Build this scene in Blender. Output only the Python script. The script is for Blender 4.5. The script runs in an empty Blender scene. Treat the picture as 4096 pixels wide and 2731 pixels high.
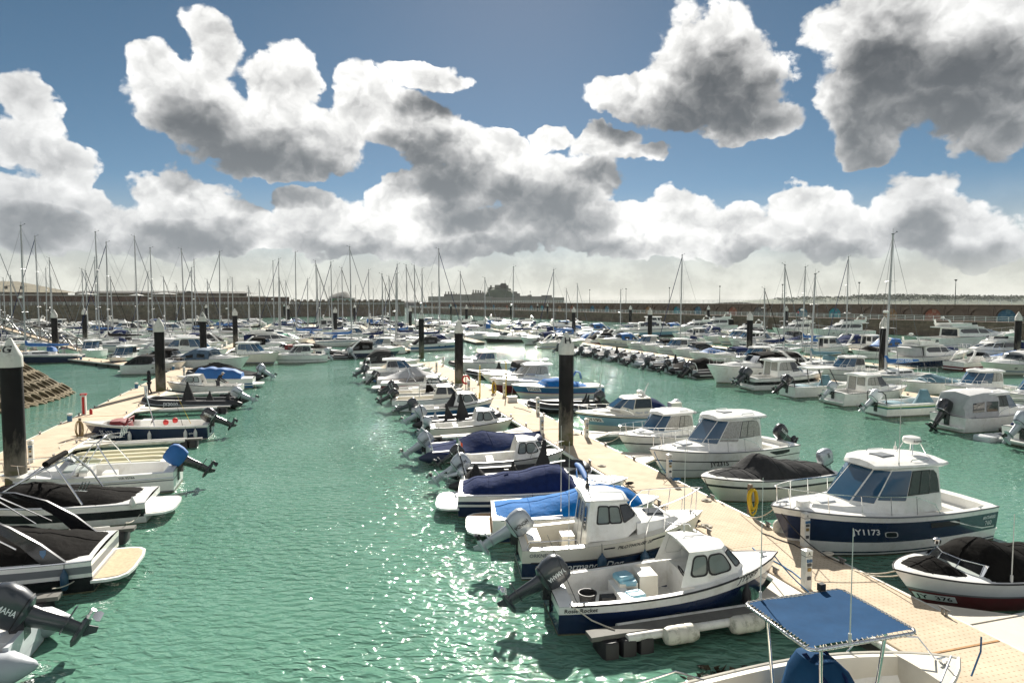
import bpy, math, random
from mathutils import Vector, Matrix
R = math.radians
sc = bpy.context.scene
col = sc.collection

# ------------------------------------------------------------------ camera, sky, sun, exposure
EYE = 7.7                                  # camera height above the water
cam_d = bpy.data.cameras.new('camera'); cam = bpy.data.objects.new('camera', cam_d); col.objects.link(cam)
cam_d.sensor_width = 36.0; cam_d.lens = 2650 / 4096 * 36; cam_d.clip_start = .1; cam_d.clip_end = 20000
cam.location = (0, 0, EYE); cam.rotation_euler = (R(90 - 3.466), 0, 0)
sc.camera = cam
SUN_EL, SUN_AZ = 31.0, 0.5                # degrees; azimuth measured clockwise from +Y
SKY = .05
EXPO = 1.15
sun_d = bpy.data.lights.new('sun', 'SUN'); sun_d.energy = 5.0; sun_d.angle = R(.5); sun_d.color = (1, .95, .86)
sun = bpy.data.objects.new('sun', sun_d); col.objects.link(sun)
sun.rotation_euler = (R(90 - SUN_EL), 0, R(180 - SUN_AZ))
sun.rotation_euler = Vector((math.sin(R(SUN_AZ)) * math.cos(R(SUN_EL)), math.cos(R(SUN_AZ)) * math.cos(R(SUN_EL)), math.sin(R(SUN_EL)))).to_track_quat('Z', 'Y').to_euler()
sc.view_settings.view_transform = 'Standard'; sc.view_settings.look = 'None'
sc.view_settings.exposure = EXPO; sc.view_settings.gamma = 1; sc.view_settings.use_curve_mapping = False
sc.render.engine = 'CYCLES'
cy = sc.cycles
cy.use_denoising = True; cy.denoiser = 'OPENIMAGEDENOISE'; cy.denoising_input_passes = 'RGB_ALBEDO_NORMAL'
cy.max_bounces = 6; cy.diffuse_bounces = 2; cy.glossy_bounces = 3; cy.transmission_bounces = 4; cy.transparent_max_bounces = 8; cy.volume_bounces = 0
cy.caustics_reflective = False; cy.caustics_refractive = False
cy.sample_clamp_indirect = 8.0

world = bpy.data.worlds.new('World'); sc.world = world; world.use_nodes = True
nt = world.node_tree; nt.nodes.clear()
def wn(t, **k):
    n = nt.nodes.new(t)
    for a, b in k.items(): setattr(n, a, b)
    return n
def wl(a, b): nt.links.new(a, b)
def wmath(op, a, b=None, c=None, clamp=False):
    n = wn('ShaderNodeMath', operation=op, use_clamp=clamp)
    for i, q in enumerate((a, b, c)):
        if q is None: continue
        if isinstance(q, (int, float)): n.inputs[i].default_value = q
        else: wl(q, n.inputs[i])
    return n.outputs[0]
def wvec(op, a, b=None, c=None, out=0):
    n = wn('ShaderNodeVectorMath', operation=op)
    for i, q in enumerate((a, b, c)):
        if q is None: continue
        if isinstance(q, (tuple, list)): n.inputs[i].default_value = q
        else: wl(q, n.inputs[i])
    return n.outputs[out]
def wramp(x, a, b, lo=0., hi=1.):
    n = wn('ShaderNodeMapRange', interpolation_type='SMOOTHSTEP')
    wl(x, n.inputs[0])
    for i, q in zip((1, 2, 3, 4), (a, b, lo, hi)): n.inputs[i].default_value = q
    return n.outputs[0]
def wmix(f, a, b):
    n = wn('ShaderNodeMix', data_type='RGBA')
    for s, q in ((n.inputs[0], f), (n.inputs[6], a), (n.inputs[7], b)):
        if isinstance(q, (int, float)): s.default_value = q
        elif isinstance(q, tuple): s.default_value = (*q, 1)
        else: wl(q, s)
    return n.outputs[2]
def wnoise(v, scale, detail, rough=.55, dist=0.):
    n = wn('ShaderNodeTexNoise'); wl(v, n.inputs['Vector'])
    n.inputs['Scale'].default_value = scale; n.inputs['Detail'].default_value = detail
    n.inputs['Roughness'].default_value = rough; n.inputs['Distortion'].default_value = dist
    return n
sky = wn('ShaderNodeTexSky', sky_type='NISHITA'); sky.sun_disc = False
sky.sun_elevation = R(SUN_EL); sky.sun_rotation = R(SUN_AZ); sky.altitude = 2500; sky.air_density = .75; sky.dust_density = .6; sky.ozone_density = .4
hsv = wn('ShaderNodeHueSaturation'); hsv.inputs['Saturation'].default_value = 1.08; hsv.inputs['Value'].default_value = .60; hsv.inputs['Hue'].default_value = .483; wl(sky.outputs[0], hsv.inputs['Color'])
dirv = wn('ShaderNodeTexCoord').outputs['Generated']
sep = wn('ShaderNodeSeparateXYZ'); wl(dirv, sep.inputs[0])
az = wmath('ARCTAN2', sep.outputs[0], sep.outputs[1])
el = wmath('ARCSINE', sep.outputs[2])
DEG = 180 / math.pi
comb = wn('ShaderNodeCombineXYZ')
wl(wmath('MULTIPLY', az, DEG), comb.inputs[0]); wl(wmath('MULTIPLY', el, DEG), comb.inputs[1])
nv = wvec('MULTIPLY', dirv, (1, 1, 1.25))
warpn = wnoise(nv, 9.0, 4, .6)
warp = wvec('MULTIPLY_ADD', warpn.outputs['Color'], (5.5, 5.5, 0), (-2.75, -2.75, 0))
CLOUDS = []   # (azimuth, elevation, half width, half height) in degrees, the cumulus heaps of that afternoon
CLOUDS += [(-28.3,16.1,2.0,2.4),(-23.4,18.9,2.2,2.8),(-25.7,14.7,3.9,2.8),(-19.0,16.9,2.6,3.1),(-21.7,13.2,6.1,2.6),(-17.1,12.6,4.7,2.3),(-12.6,15.5,2.6,3.0),(-9.0,14.0,4.0,2.4),(-5.8,12.6,3.7,2.1),(-19.8,10.4,3.9,1.3),(-24.5,13.3,3.7,2.2),(-34.7,13.4,1.9,1.7),(-35.8,10.7,2.9,2.0),(-33.6,9.8,2.3,1.5),(-35.9,7.2,3.4,1.8),(-32.4,7.2,2.1,1.2),(-7.2,18.1,3.1,1.2),(15.6,18.5,3.9,3.9),(18.6,16.7,4.1,3.5),(13.9,16.4,3.8,2.6),(9.3,17.0,3.1,1.5),(19.4,13.7,3.6,1.3),(27.8,19.1,4.0,3.1),(32.0,16.4,6.9,4.2),(27.7,14.7,3.5,3.3),(27.8,12.0,2.6,1.5),(35.2,13.1,3.7,2.5),(3.8,13.8,1.8,0.8),(8.2,13.2,3.3,1.3),(11.5,12.2,2.1,0.8),(-0.2,13.1,2.2,0.9),(-27.0,8.6,2.7,1.8),(-25.6,7.1,4.2,2.0),(-28.9,5.6,4.6,1.9),(-21.9,6.3,2.2,1.5),(-17.2,7.1,2.7,1.6),(-14.5,5.8,5.9,1.8),(-9.5,8.1,2.9,2.0),(-4.7,9.6,3.3,2.1),(0.1,10.3,4.5,2.7),(4.6,9.6,4.1,2.8),(4.2,6.4,7.4,2.2),(-2.8,6.0,7.4,1.8),(14.0,7.6,2.8,1.9),(9.0,7.4,2.2,1.6),(18.8,6.0,3.0,1.7),(23.7,7.5,2.5,1.8),(25.3,5.4,6.1,1.8),(31.0,7.0,3.0,2.7),(33.7,5.3,3.9,2.1),(36.5,4.0,2.9,1.5),(-34.5,4.7,5.6,1.4),(14.1,4.9,7.0,1.1),(-21.9,4.4,9.6,1.0),(-6.6,4.7,9.2,1.0)]
# elsewhere in the sky the same broken cumulus goes on at random
big = wnoise(dirv, 2.6, 3, .5)
front = wramp(sep.outputs[1], .62, .8, 0., 2.5)
rnd = wmath('MAXIMUM', wmath('ADD', wmath('MULTIPLY_ADD', big.outputs['Fac'], -9.0, 5.3), front), 0.)
def field(shift, small):
    base = wvec('ADD', comb.outputs[0], warp)
    base = wvec('ADD', base, (shift[0], shift[1], 0))
    acc = None
    for (A, E, ra, re) in CLOUDS:
        if ra < small: continue
        w = wvec('MULTIPLY_ADD', base, (1 / ra, 1 / re, 0), (-A / ra, -E / re, 0))
        d2 = wvec('DOT_PRODUCT', w, w, out=1)
        acc = d2 if acc is None else wmath('SMOOTH_MIN', acc, d2, .35)
    return wmath('SUBTRACT', 1.0, wmath('MINIMUM', acc, rnd))
f0 = field((0, 0), 0); f1 = field((-.4, 2.4), 3.0)
def puffs(v, scale, det):
    n = wn('ShaderNodeTexVoronoi', feature='F1', voronoi_dimensions='2D', normalize=True); wl(v, n.inputs['Vector']); n.inputs['Scale'].default_value = scale; n.inputs['Detail'].default_value = det
    n.inputs['Roughness'].default_value = .55; n.inputs['Lacunarity'].default_value = 2.3
    return wmath('SUBTRACT', .5, n.outputs['Distance'])
fine = wnoise(nv, 16.0, 6, .6)
fineN = wmath('SUBTRACT', fine.outputs['Fac'], .5)
nvw = wvec('ADD', comb.outputs[0], wvec('MULTIPLY_ADD', fine.outputs['Color'], (4.2, 3.6, 0), (-2.1, -1.8, 0)))
pf = puffs(nvw, .20, 3.0)
pu = puffs(wvec('ADD', nvw, (-.1, 1.0, 0)), .20, 2.0)
dens = wmath('ADD', wmath('MULTIPLY_ADD', pf, 1.5, f0), wmath('MULTIPLY_ADD', fineN, 1.65, -.02))
alpha = wramp(dens, -.02, .34)
tau = wmath('ADD', wmath('MULTIPLY', wmath('MAXIMUM', f1, -.3), .60), wmath('MULTIPLY', f0, .22))
tau = wmath('ADD', tau, wmath('MULTIPLY', wmath('SUBTRACT', pu, pf), 1.2))
tau = wmath('ADD', tau, wmath('MULTIPLY', fineN, -.3))
dark = wmath('POWER', wramp(tau, -.42, .86), .62)
# rims lit through from behind are strongest near the sun; clouds facing the sun are pale all over
sund = wvec('DOT_PRODUCT', dirv, (math.sin(R(SUN_AZ)) * math.cos(R(SUN_EL)), math.cos(R(SUN_AZ)) * math.cos(R(SUN_EL)), math.sin(R(SUN_EL))), out=1)
near = wramp(sund, .55, .98)
rim = wmix(near, (7.0, 7.2, 7.4), (12., 11.9, 11.6))
core = wmix(wramp(el, 0.03, .36), (2.7, 2.95, 3.15), (.95, 1.06, 1.18))
core = wmix(wramp(sund, -.3, .5), (6.0, 6.2, 6.4), core)
cloud = wmix(dark, rim, core)
lowb = wramp(el, .03, .17, 1., 0.)
skyc = wmix(wmath('MULTIPLY', lowb, .85), hsv.outputs[0], wmix(wramp(fine.outputs['Fac'], .4, .66), (5.6, 5.5, 4.9), (7.6, 7.5, 6.7)))
mixed = wmix(wmath('MULTIPLY', alpha, wramp(el, .005, .075, .12, 1.)), skyc, cloud)
bg = wn('ShaderNodeBackground'); bg.inputs[1].default_value = SKY
wl(mixed, bg.inputs[0]); wo = wn('ShaderNodeOutputWorld'); wl(bg.outputs[0], wo.inputs[0])
world.cycles.sampling_method = 'MANUAL'; world.cycles.sample_map_resolution = 512

# ------------------------------------------------------------------ marina grid: p runs along the pontoons, q across them
TH = R(16.52)
AX = Vector((-math.sin(TH), math.cos(TH), 0)); CX = Vector((math.cos(TH), math.sin(TH), 0))
def W(p, q, z=0.): v = AX * p + CX * q; v.z = z; return v
PITCH = R(3.466)
def ground(u, v, z=0.):            # the spot on the level z that the survey picture shows at (u, v)
    x = (u - 2048) / 2650; y = -(v - 1365.5) / 2650
    d = Vector((x, math.cos(PITCH) + y * math.sin(PITCH), -math.sin(PITCH) + y * math.cos(PITCH)))
    t = (z - EYE) / d.z
    return Vector((d.x * t, d.y * t, z))
def spot(u, d, z=0.): return Vector(((u - 2048) / 2650 * d, d, z))
def height(v, d): return EYE + (1205 - v) * d / 2650
rnd_ = random.Random(7)

# ------------------------------------------------------------------ materials
MATS = {}
def mat(name, color, rough=.5, metal=0., spec=.5, var=.08, scale=3., bump=0., bscale=40., coat=0., alpha=None, dirt=None, dscale=1.5, damt=.5):
    if name in MATS: return MATS[name]
    m = bpy.data.materials.new(name); m.use_nodes = True; n = m.node_tree.nodes; l = m.node_tree.links
    b = n['Principled BSDF']; b.inputs['Roughness'].default_value = rough; b.inputs['Metallic'].default_value = metal
    b.inputs['Specular IOR Level'].default_value = spec; b.inputs['Coat Weight'].default_value = coat; b.inputs['Coat Roughness'].default_value = .08
    tc = n.new('ShaderNodeTexCoord')
    nz = n.new('ShaderNodeTexNoise'); nz.inputs['Scale'].default_value = scale; nz.inputs['Detail'].default_value = 6; nz.inputs['Roughness'].default_value = .6
    l.new(tc.outputs['Object'], nz.inputs['Vector'])
    mr = n.new('ShaderNodeMapRange'); l.new(nz.outputs['Fac'], mr.inputs[0])
    for i, q in zip((1, 2, 3, 4), (.3, .7, 1 - var, 1 + var)): mr.inputs[i].default_value = q
    mx = n.new('ShaderNodeVectorMath'); mx.operation = 'SCALE'; mx.inputs[0].default_value = color; l.new(mr.outputs[0], mx.inputs['Scale'])
    out = mx.outputs[0]
    if dirt:
        n2 = n.new('ShaderNodeTexNoise'); n2.inputs['Scale'].default_value = dscale; n2.inputs['Detail'].default_value = 8; n2.inputs['Roughness'].default_value = .7
        l.new(tc.outputs['Object'], n2.inputs['Vector'])
        r2 = n.new('ShaderNodeMapRange'); l.new(n2.outputs['Fac'], r2.inputs[0])
        for i, q in zip((1, 2, 3, 4), (.5, .72, 0, damt)): r2.inputs[i].default_value = q
        m2 = n.new('ShaderNodeMix'); m2.data_type = 'RGBA'; l.new(r2.outputs[0], m2.inputs[0]); l.new(out, m2.inputs[6]); m2.inputs[7].default_value = (*dirt, 1)
        out = m2.outputs[2]
    l.new(out, b.inputs['Base Color'])
    if bump:
        nb = n.new('ShaderNodeTexNoise'); nb.inputs['Scale'].default_value = bscale; nb.inputs['Detail'].default_value = 4
        l.new(tc.outputs['Object'], nb.inputs['Vector'])
        bp = n.new('ShaderNodeBump'); bp.inputs['Strength'].default_value = bump; bp.inputs['Distance'].default_value = .02 if bump < .6 else .035
        l.new(nb.outputs['Fac'], bp.inputs['Height']); l.new(bp.outputs[0], b.inputs['Normal'])
    if alpha is not None: b.inputs['Alpha'].default_value = alpha
    MATS[name] = m; return m
M_WHITE = mat('white gelcoat', (.80, .79, .75), .28, coat=.4, var=.06, dirt=(.42, .38, .28), dscale=1.9, damt=.45)
M_CREAM = mat('cream gelcoat', (.74, .70, .60), .35, coat=.2, var=.06, dirt=(.45, .4, .3), damt=.4)
M_GREYW = mat('pale grey gelcoat', (.58, .60, .62), .32, coat=.3, var=.05)
M_NAVY = mat('navy gelcoat', (.010, .022, .062), .22, coat=.5, var=.15)
M_BLUEH = mat('blue gelcoat', (.02, .11, .24), .3, coat=.4, var=.1)
M_LBLUE = mat('pale blue gelcoat', (.20, .38, .46), .35, coat=.3, var=.06)
M_REDH = mat('dark red gelcoat', (.14, .012, .016), .3, coat=.4, var=.12)
M_BLACKH = mat('black gelcoat', (.012, .012, .014), .25, coat=.5, var=.15)
M_GREENH = mat('dark green gelcoat', (.01, .05, .035), .3, coat=.4)
M_TEAL = mat('teal trim', (.02, .16, .17), .4)
M_LIME = mat('lime trim', (.35, .5, .05), .4)
M_ANTI = mat('antifoul', (.03, .03, .035), .7, var=.3)
M_SCUM = mat('waterline scum', (.20, .19, .11), .7, var=.4, scale=3, dirt=(.05, .06, .02), dscale=5, damt=.8)
M_STRIPE = mat('grey stripe', (.16, .17, .18), .4)
M_STEEL = mat('stainless steel', (.72, .72, .73), .18, metal=1., var=.05)
M_ALU = mat('aluminium', (.52, .53, .54), .4, metal=.8, var=.1)
M_MASTA = mat('mast alloy', (.42, .42, .42), .45, metal=.3, var=.1)
M_RUBBER = mat('black rubber', (.018, .018, .02), .6, var=.2)
M_HYPB = mat('black hypalon', (.014, .0145, .016), .5, var=.2, bump=.1)
M_HYPG = mat('grey hypalon', (.40, .42, .45), .45, var=.08, dirt=(.25, .25, .25), damt=.3)
M_BLK = mat('black canvas', (.010, .0092, .0085), .9, spec=.04, var=.3, scale=6, bump=.7, bscale=6)
M_GRYC = mat('charcoal canvas', (.036, .036, .037), .9, spec=.06, var=.18, scale=5, bump=.7, bscale=6)
M_LGC = mat('pale grey canvas', (.42, .42, .42), .8, var=.12, bump=.3, bscale=9)
M_NVC = mat('navy canvas', (.013, .024, .080), .9, spec=.06, var=.2, scale=5, bump=.7, bscale=6)
M_BLC = mat('royal blue canvas', (.014, .11, .33), .75, var=.12, bump=.3, bscale=9)
M_SKYC = mat('bright blue canvas', (.003, .125, .38), .8, spec=.1, var=.15, scale=4, bump=.8, bscale=5)
M_BIMC = mat('slate blue canvas', (.013, .055, .130), .85, spec=.08, var=.12, bump=.15, bscale=20)
M_TLC = mat('dusty teal canvas', (.10, .20, .24), .8, var=.15, bump=.35, bscale=9)
M_BEIGE = mat('beige canvas', (.45, .38, .27), .8, var=.1, bump=.3, bscale=9)
M_GRNC = mat('green tarpaulin', (.01, .25, .15), .6, var=.15, bump=.4, bscale=6)
M_REDC = mat('maroon canvas', (.16, .014, .016), .75, var=.15, bump=.3)
M_ORNG = mat('orange plastic', (.65, .07, .01), .5)
M_RED = mat('signal red', (.45, .015, .012), .45, dirt=(.2, .02, .02), damt=.3)
M_YEL = mat('yellow hose', (.62, .42, .02), .5, var=.15)
M_TEAK = mat('teak', (.42, .27, .14), .6, var=.2, scale=12, dirt=(.3, .2, .1))
M_WOOD = mat('weathered timber', (.16, .12, .085), .8, var=.3, scale=9, bump=.5, bscale=25)
M_ROPE = mat('rope', (.50, .46, .38), .9, var=.2)
M_ROPEB = mat('blue rope', (.01, .13, .3), .8, var=.2)
M_ROPEK = mat('dark rope', (.03, .03, .03), .9, var=.2)
M_FEND = mat('white fender vinyl', (.66, .65, .62), .4, dirt=(.2, .19, .12), dscale=3, damt=.5)
M_FENDN = mat('navy fender vinyl', (.015, .06, .11), .4)
M_WEED = mat('weedy float', (.56, .54, .46), .55, dirt=(.05, .055, .012), dscale=4, damt=.9)
M_FLOATK = mat('black float', (.008, .008, .009), .5, var=.3)
M_GLASS = mat('tinted glass', (.012, .018, .022), .05, spec=.7, var=.05)
M_GLASSB = mat('blue screen glass', (.02, .07, .13), .06, spec=.8, var=.1, scale=2)
M_CURT = mat('curtained glass', (.32, .31, .28), .15, spec=.6, var=.3, scale=14)
M_ENGG = mat('grey engine paint', (.036, .041, .049), .3, coat=.5, var=.08)
M_ENGS = mat('silver engine paint', (.40, .43, .46), .3, metal=.35, coat=.5, var=.06)
M_ENGK = mat('black engine paint', (.010, .010, .012), .25, coat=.6, var=.15)
M_ENGW = mat('white engine paint', (.74, .75, .76), .3, coat=.5, var=.04)
M_INK = mat('black lettering', (.01, .01, .012), .5)
M_INKW = mat('white lettering', (.8, .8, .8), .5)
M_INKB = mat('blue lettering', (.05, .13, .3), .5)
M_PLATE = mat('number plate white', (.78, .78, .75), .5)
M_DECKW = mat('non-slip deck', (.66, .64, .58), .6, var=.05, dirt=(.4, .38, .3), damt=.3)
M_CUSH = mat('pale blue cushion', (.22, .46, .56), .55, dirt=(.6, .62, .6), dscale=5, damt=.7)
def clear_glass():
    m = bpy.data.materials.new('clear glass'); m.use_nodes = True; n = m.node_tree.nodes; l = m.node_tree.links
    n.remove(n['Principled BSDF']); o = n['Material Output']
    t = n.new('ShaderNodeBsdfTransparent'); t.inputs[0].default_value = (.62, .68, .68, 1); g = n.new('ShaderNodeBsdfGlossy'); g.inputs['Roughness'].default_value = .04
    f = n.new('ShaderNodeFresnel'); f.inputs[0].default_value = 1.45; x = n.new('ShaderNodeMixShader')
    l.new(f.outputs[0], x.inputs[0]); l.new(t.outputs[0], x.inputs[1]); l.new(g.outputs[0], x.inputs[2]); l.new(x.outputs[0], o.inputs[0])
    MATS['clear'] = m; return m
M_CLEAR = clear_glass()

# ------------------------------------------------------------------ mesh building
class MB:
    def __init__(s): s.v = []; s.f = []; s.m = []
    def add(s, vs, fs, mi=0):
        k = len(s.v); s.v += [tuple(q) for q in vs]; s.f += [tuple(i + k for i in f) for f in fs]; s.m += [mi] * len(fs); return s
    def box(s, c, d, rz=0., mi=0, tap=1.):
        x, y, z = d[0] / 2, d[1] / 2, d[2] / 2; cs, sn = math.cos(rz), math.sin(rz)
        vs = []
        for dz, t in ((-z, 1.), (z, tap)):
            for dx, dy in ((-x, -y), (x, -y), (x, y), (-x, y)):
                vs.append((c[0] + (dx * cs - dy * sn) * t, c[1] + (dx * sn + dy * cs) * t, c[2] + dz))
        return s.add(vs, [(3, 2, 1, 0), (4, 5, 6, 7), (0, 1, 5, 4), (1, 2, 6, 5), (2, 3, 7, 6), (3, 0, 4, 7)], mi)
    def loft(s, rings, cap0=True, cap1=True, closed=True, mi=0):
        n = len(rings[0]); vs = [p for r in rings for p in r]; fs = []
        for i in range(len(rings) - 1):
            for j in range(n if closed else n - 1):
                a = i * n + j; b = i * n + (j + 1) % n; fs.append((a, b, b + n, a + n))
        if cap0: fs.append(tuple(range(n - 1, -1, -1)))
        if cap1: fs.append(tuple(range((len(rings) - 1) * n, len(rings) * n)))
        return s.add(vs, fs, mi)
    def tube(s, pts, r, n=5, mi=0, closed=False, cap=True):
        pts = [Vector(p) for p in pts]; rings = []; N = len(pts); up = None
        for i, p in enumerate(pts):
            if closed: t = pts[(i + 1) % N] - pts[i - 1]
            else: t = pts[min(i + 1, N - 1)] - pts[max(i - 1, 0)]
            if t.length < 1e-9: t = Vector((0, 0, 1))
            t.normalize()
            if up is None: up = Vector((0, 0, 1)) if abs(t.z) < .9 else Vector((1, 0, 0))
            a = t.cross(up)
            if a.length < 1e-6: a = t.cross(Vector((1, .3, 0)))
            a.normalize(); up = a.cross(t)
            rr = r[i] if isinstance(r, (list, tuple)) else r
            rings.append([p + (a * math.cos(k * 2 * math.pi / n) + up * math.sin(k * 2 * math.pi / n)) * rr for k in range(n)])
        if closed: rings.append(rings[0])
        return s.loft(rings, cap and not closed, cap and not closed, mi=mi)
    def ring(s, c, rx, ry, z, n=16, pw=2.):
        o = []
        for k in range(n):
            t = 2 * math.pi * k / n; cs, sn = math.cos(t), math.sin(t)
            o.append((c[0] + rx * math.copysign(abs(cs) ** (2 / pw), cs), c[1] + ry * math.copysign(abs(sn) ** (2 / pw), sn), z))
        return o
    def blob(s, rows, n=16, pw=2.6, mi=0):      # rows of (cx, cy, z, rx, ry)
        return s.loft([s.ring((a, b), rx, ry, z, n, pw) for a, b, z, rx, ry in rows], mi=mi)
    def lathe(s, prof, c=(0, 0, 0), n=12, mi=0):
        return s.loft([[(c[0] + r * math.cos(2 * math.pi * k / n), c[1] + r * math.sin(2 * math.pi * k / n), c[2] + z) for k in range(n)] for r, z in prof], mi=mi)
    def xform(s, M): s.v = [tuple(M @ Vector(p)) for p in s.v]; return s
    def build(s, name, m, parent=None, smooth=35, loc=None):
        me = bpy.data.meshes.new(name); me.from_pydata(s.v, [], s.f)
        for q in (m if isinstance(m, (list, tuple)) else [m]): me.materials.append(q)
        if any(s.m): me.polygons.foreach_set('material_index', s.m)
        if smooth:
            me.polygons.foreach_set('use_smooth', [True] * len(me.polygons)); me.set_sharp_from_angle(angle=R(smooth))
        me.update(); o = bpy.data.objects.new(name, me); col.objects.link(o)
        if parent: o.parent = parent
        if loc is not None: o.location = loc
        return o
def tag(o, label, cat, group=None, kind=None):
    if label: o['label'] = label
    if cat: o['category'] = cat
    if group: o['group'] = group
    if kind: o['kind'] = kind
    return o
def empty(name, loc, rz=0., label=None, cat=None, group=None):
    o = bpy.data.objects.new(name, None); col.objects.link(o); o.location = loc; o.rotation_euler = (0, 0, rz); o.empty_display_size = .2
    return tag(o, label, cat, group)
def kids(o): return KIDS.get(o.name, []) if KIDS is not None else list(o.children)
KIDS = None
def copy_tree(o, parent=None, tree=None):
    c = o.copy(); col.objects.link(c); c.parent = parent
    for ch in tree[o]: copy_tree(ch, c, tree)
    return c
def tree_of(o):
    d = {}
    def rec(x):
        d[x] = [q for q in ALLKIDS.get(x, [])]
        for q in d[x]: rec(q)
    rec(o); return d
ALLKIDS = {}
def index_kids():
    ALLKIDS.clear()
    for q in bpy.data.objects:
        if q.parent: ALLKIDS.setdefault(q.parent, []).append(q)
def struct(name, mb, m, parent=None, smooth=35):
    o = mb.build(name, m, parent, smooth)
    if parent is None: o['kind'] = 'structure'
    return o
TXT = {}
def text_shape(s, bold=0.):
    if (s, bold) in TXT: return TXT[(s, bold)]
    cu = bpy.data.curves.new('lettering_curve', 'FONT'); cu.body = s; cu.size = 1.0; cu.offset = bold; cu.resolution_u = 2
    o = bpy.data.objects.new('lettering_curve', cu); me = bpy.data.meshes.new_from_object(o)
    vs = [(v.co.x, v.co.y) for v in me.vertices]; fs = [tuple(p.vertices) for p in me.polygons]
    bpy.data.objects.remove(o); bpy.data.curves.remove(cu); bpy.data.meshes.remove(me)
    w = max((x for x, y in vs), default=1); TXT[(s, bold)] = (vs, fs, w); return TXT[(s, bold)]
def text_flat(s, org, xd, yd, h, m, parent, bold=.012, name='lettering', center=False):
    vs, fs, w = text_shape(s, bold); org = Vector(org); xd = Vector(xd).normalized(); yd = Vector(yd).normalized(); k = h / .7
    dx = -w / 2 if center else 0
    mb = MB(); mb.add([org + xd * ((x + dx) * k) + yd * (y * k) for x, y in vs], fs)
    return mb.build(name, m, parent, 0)

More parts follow.
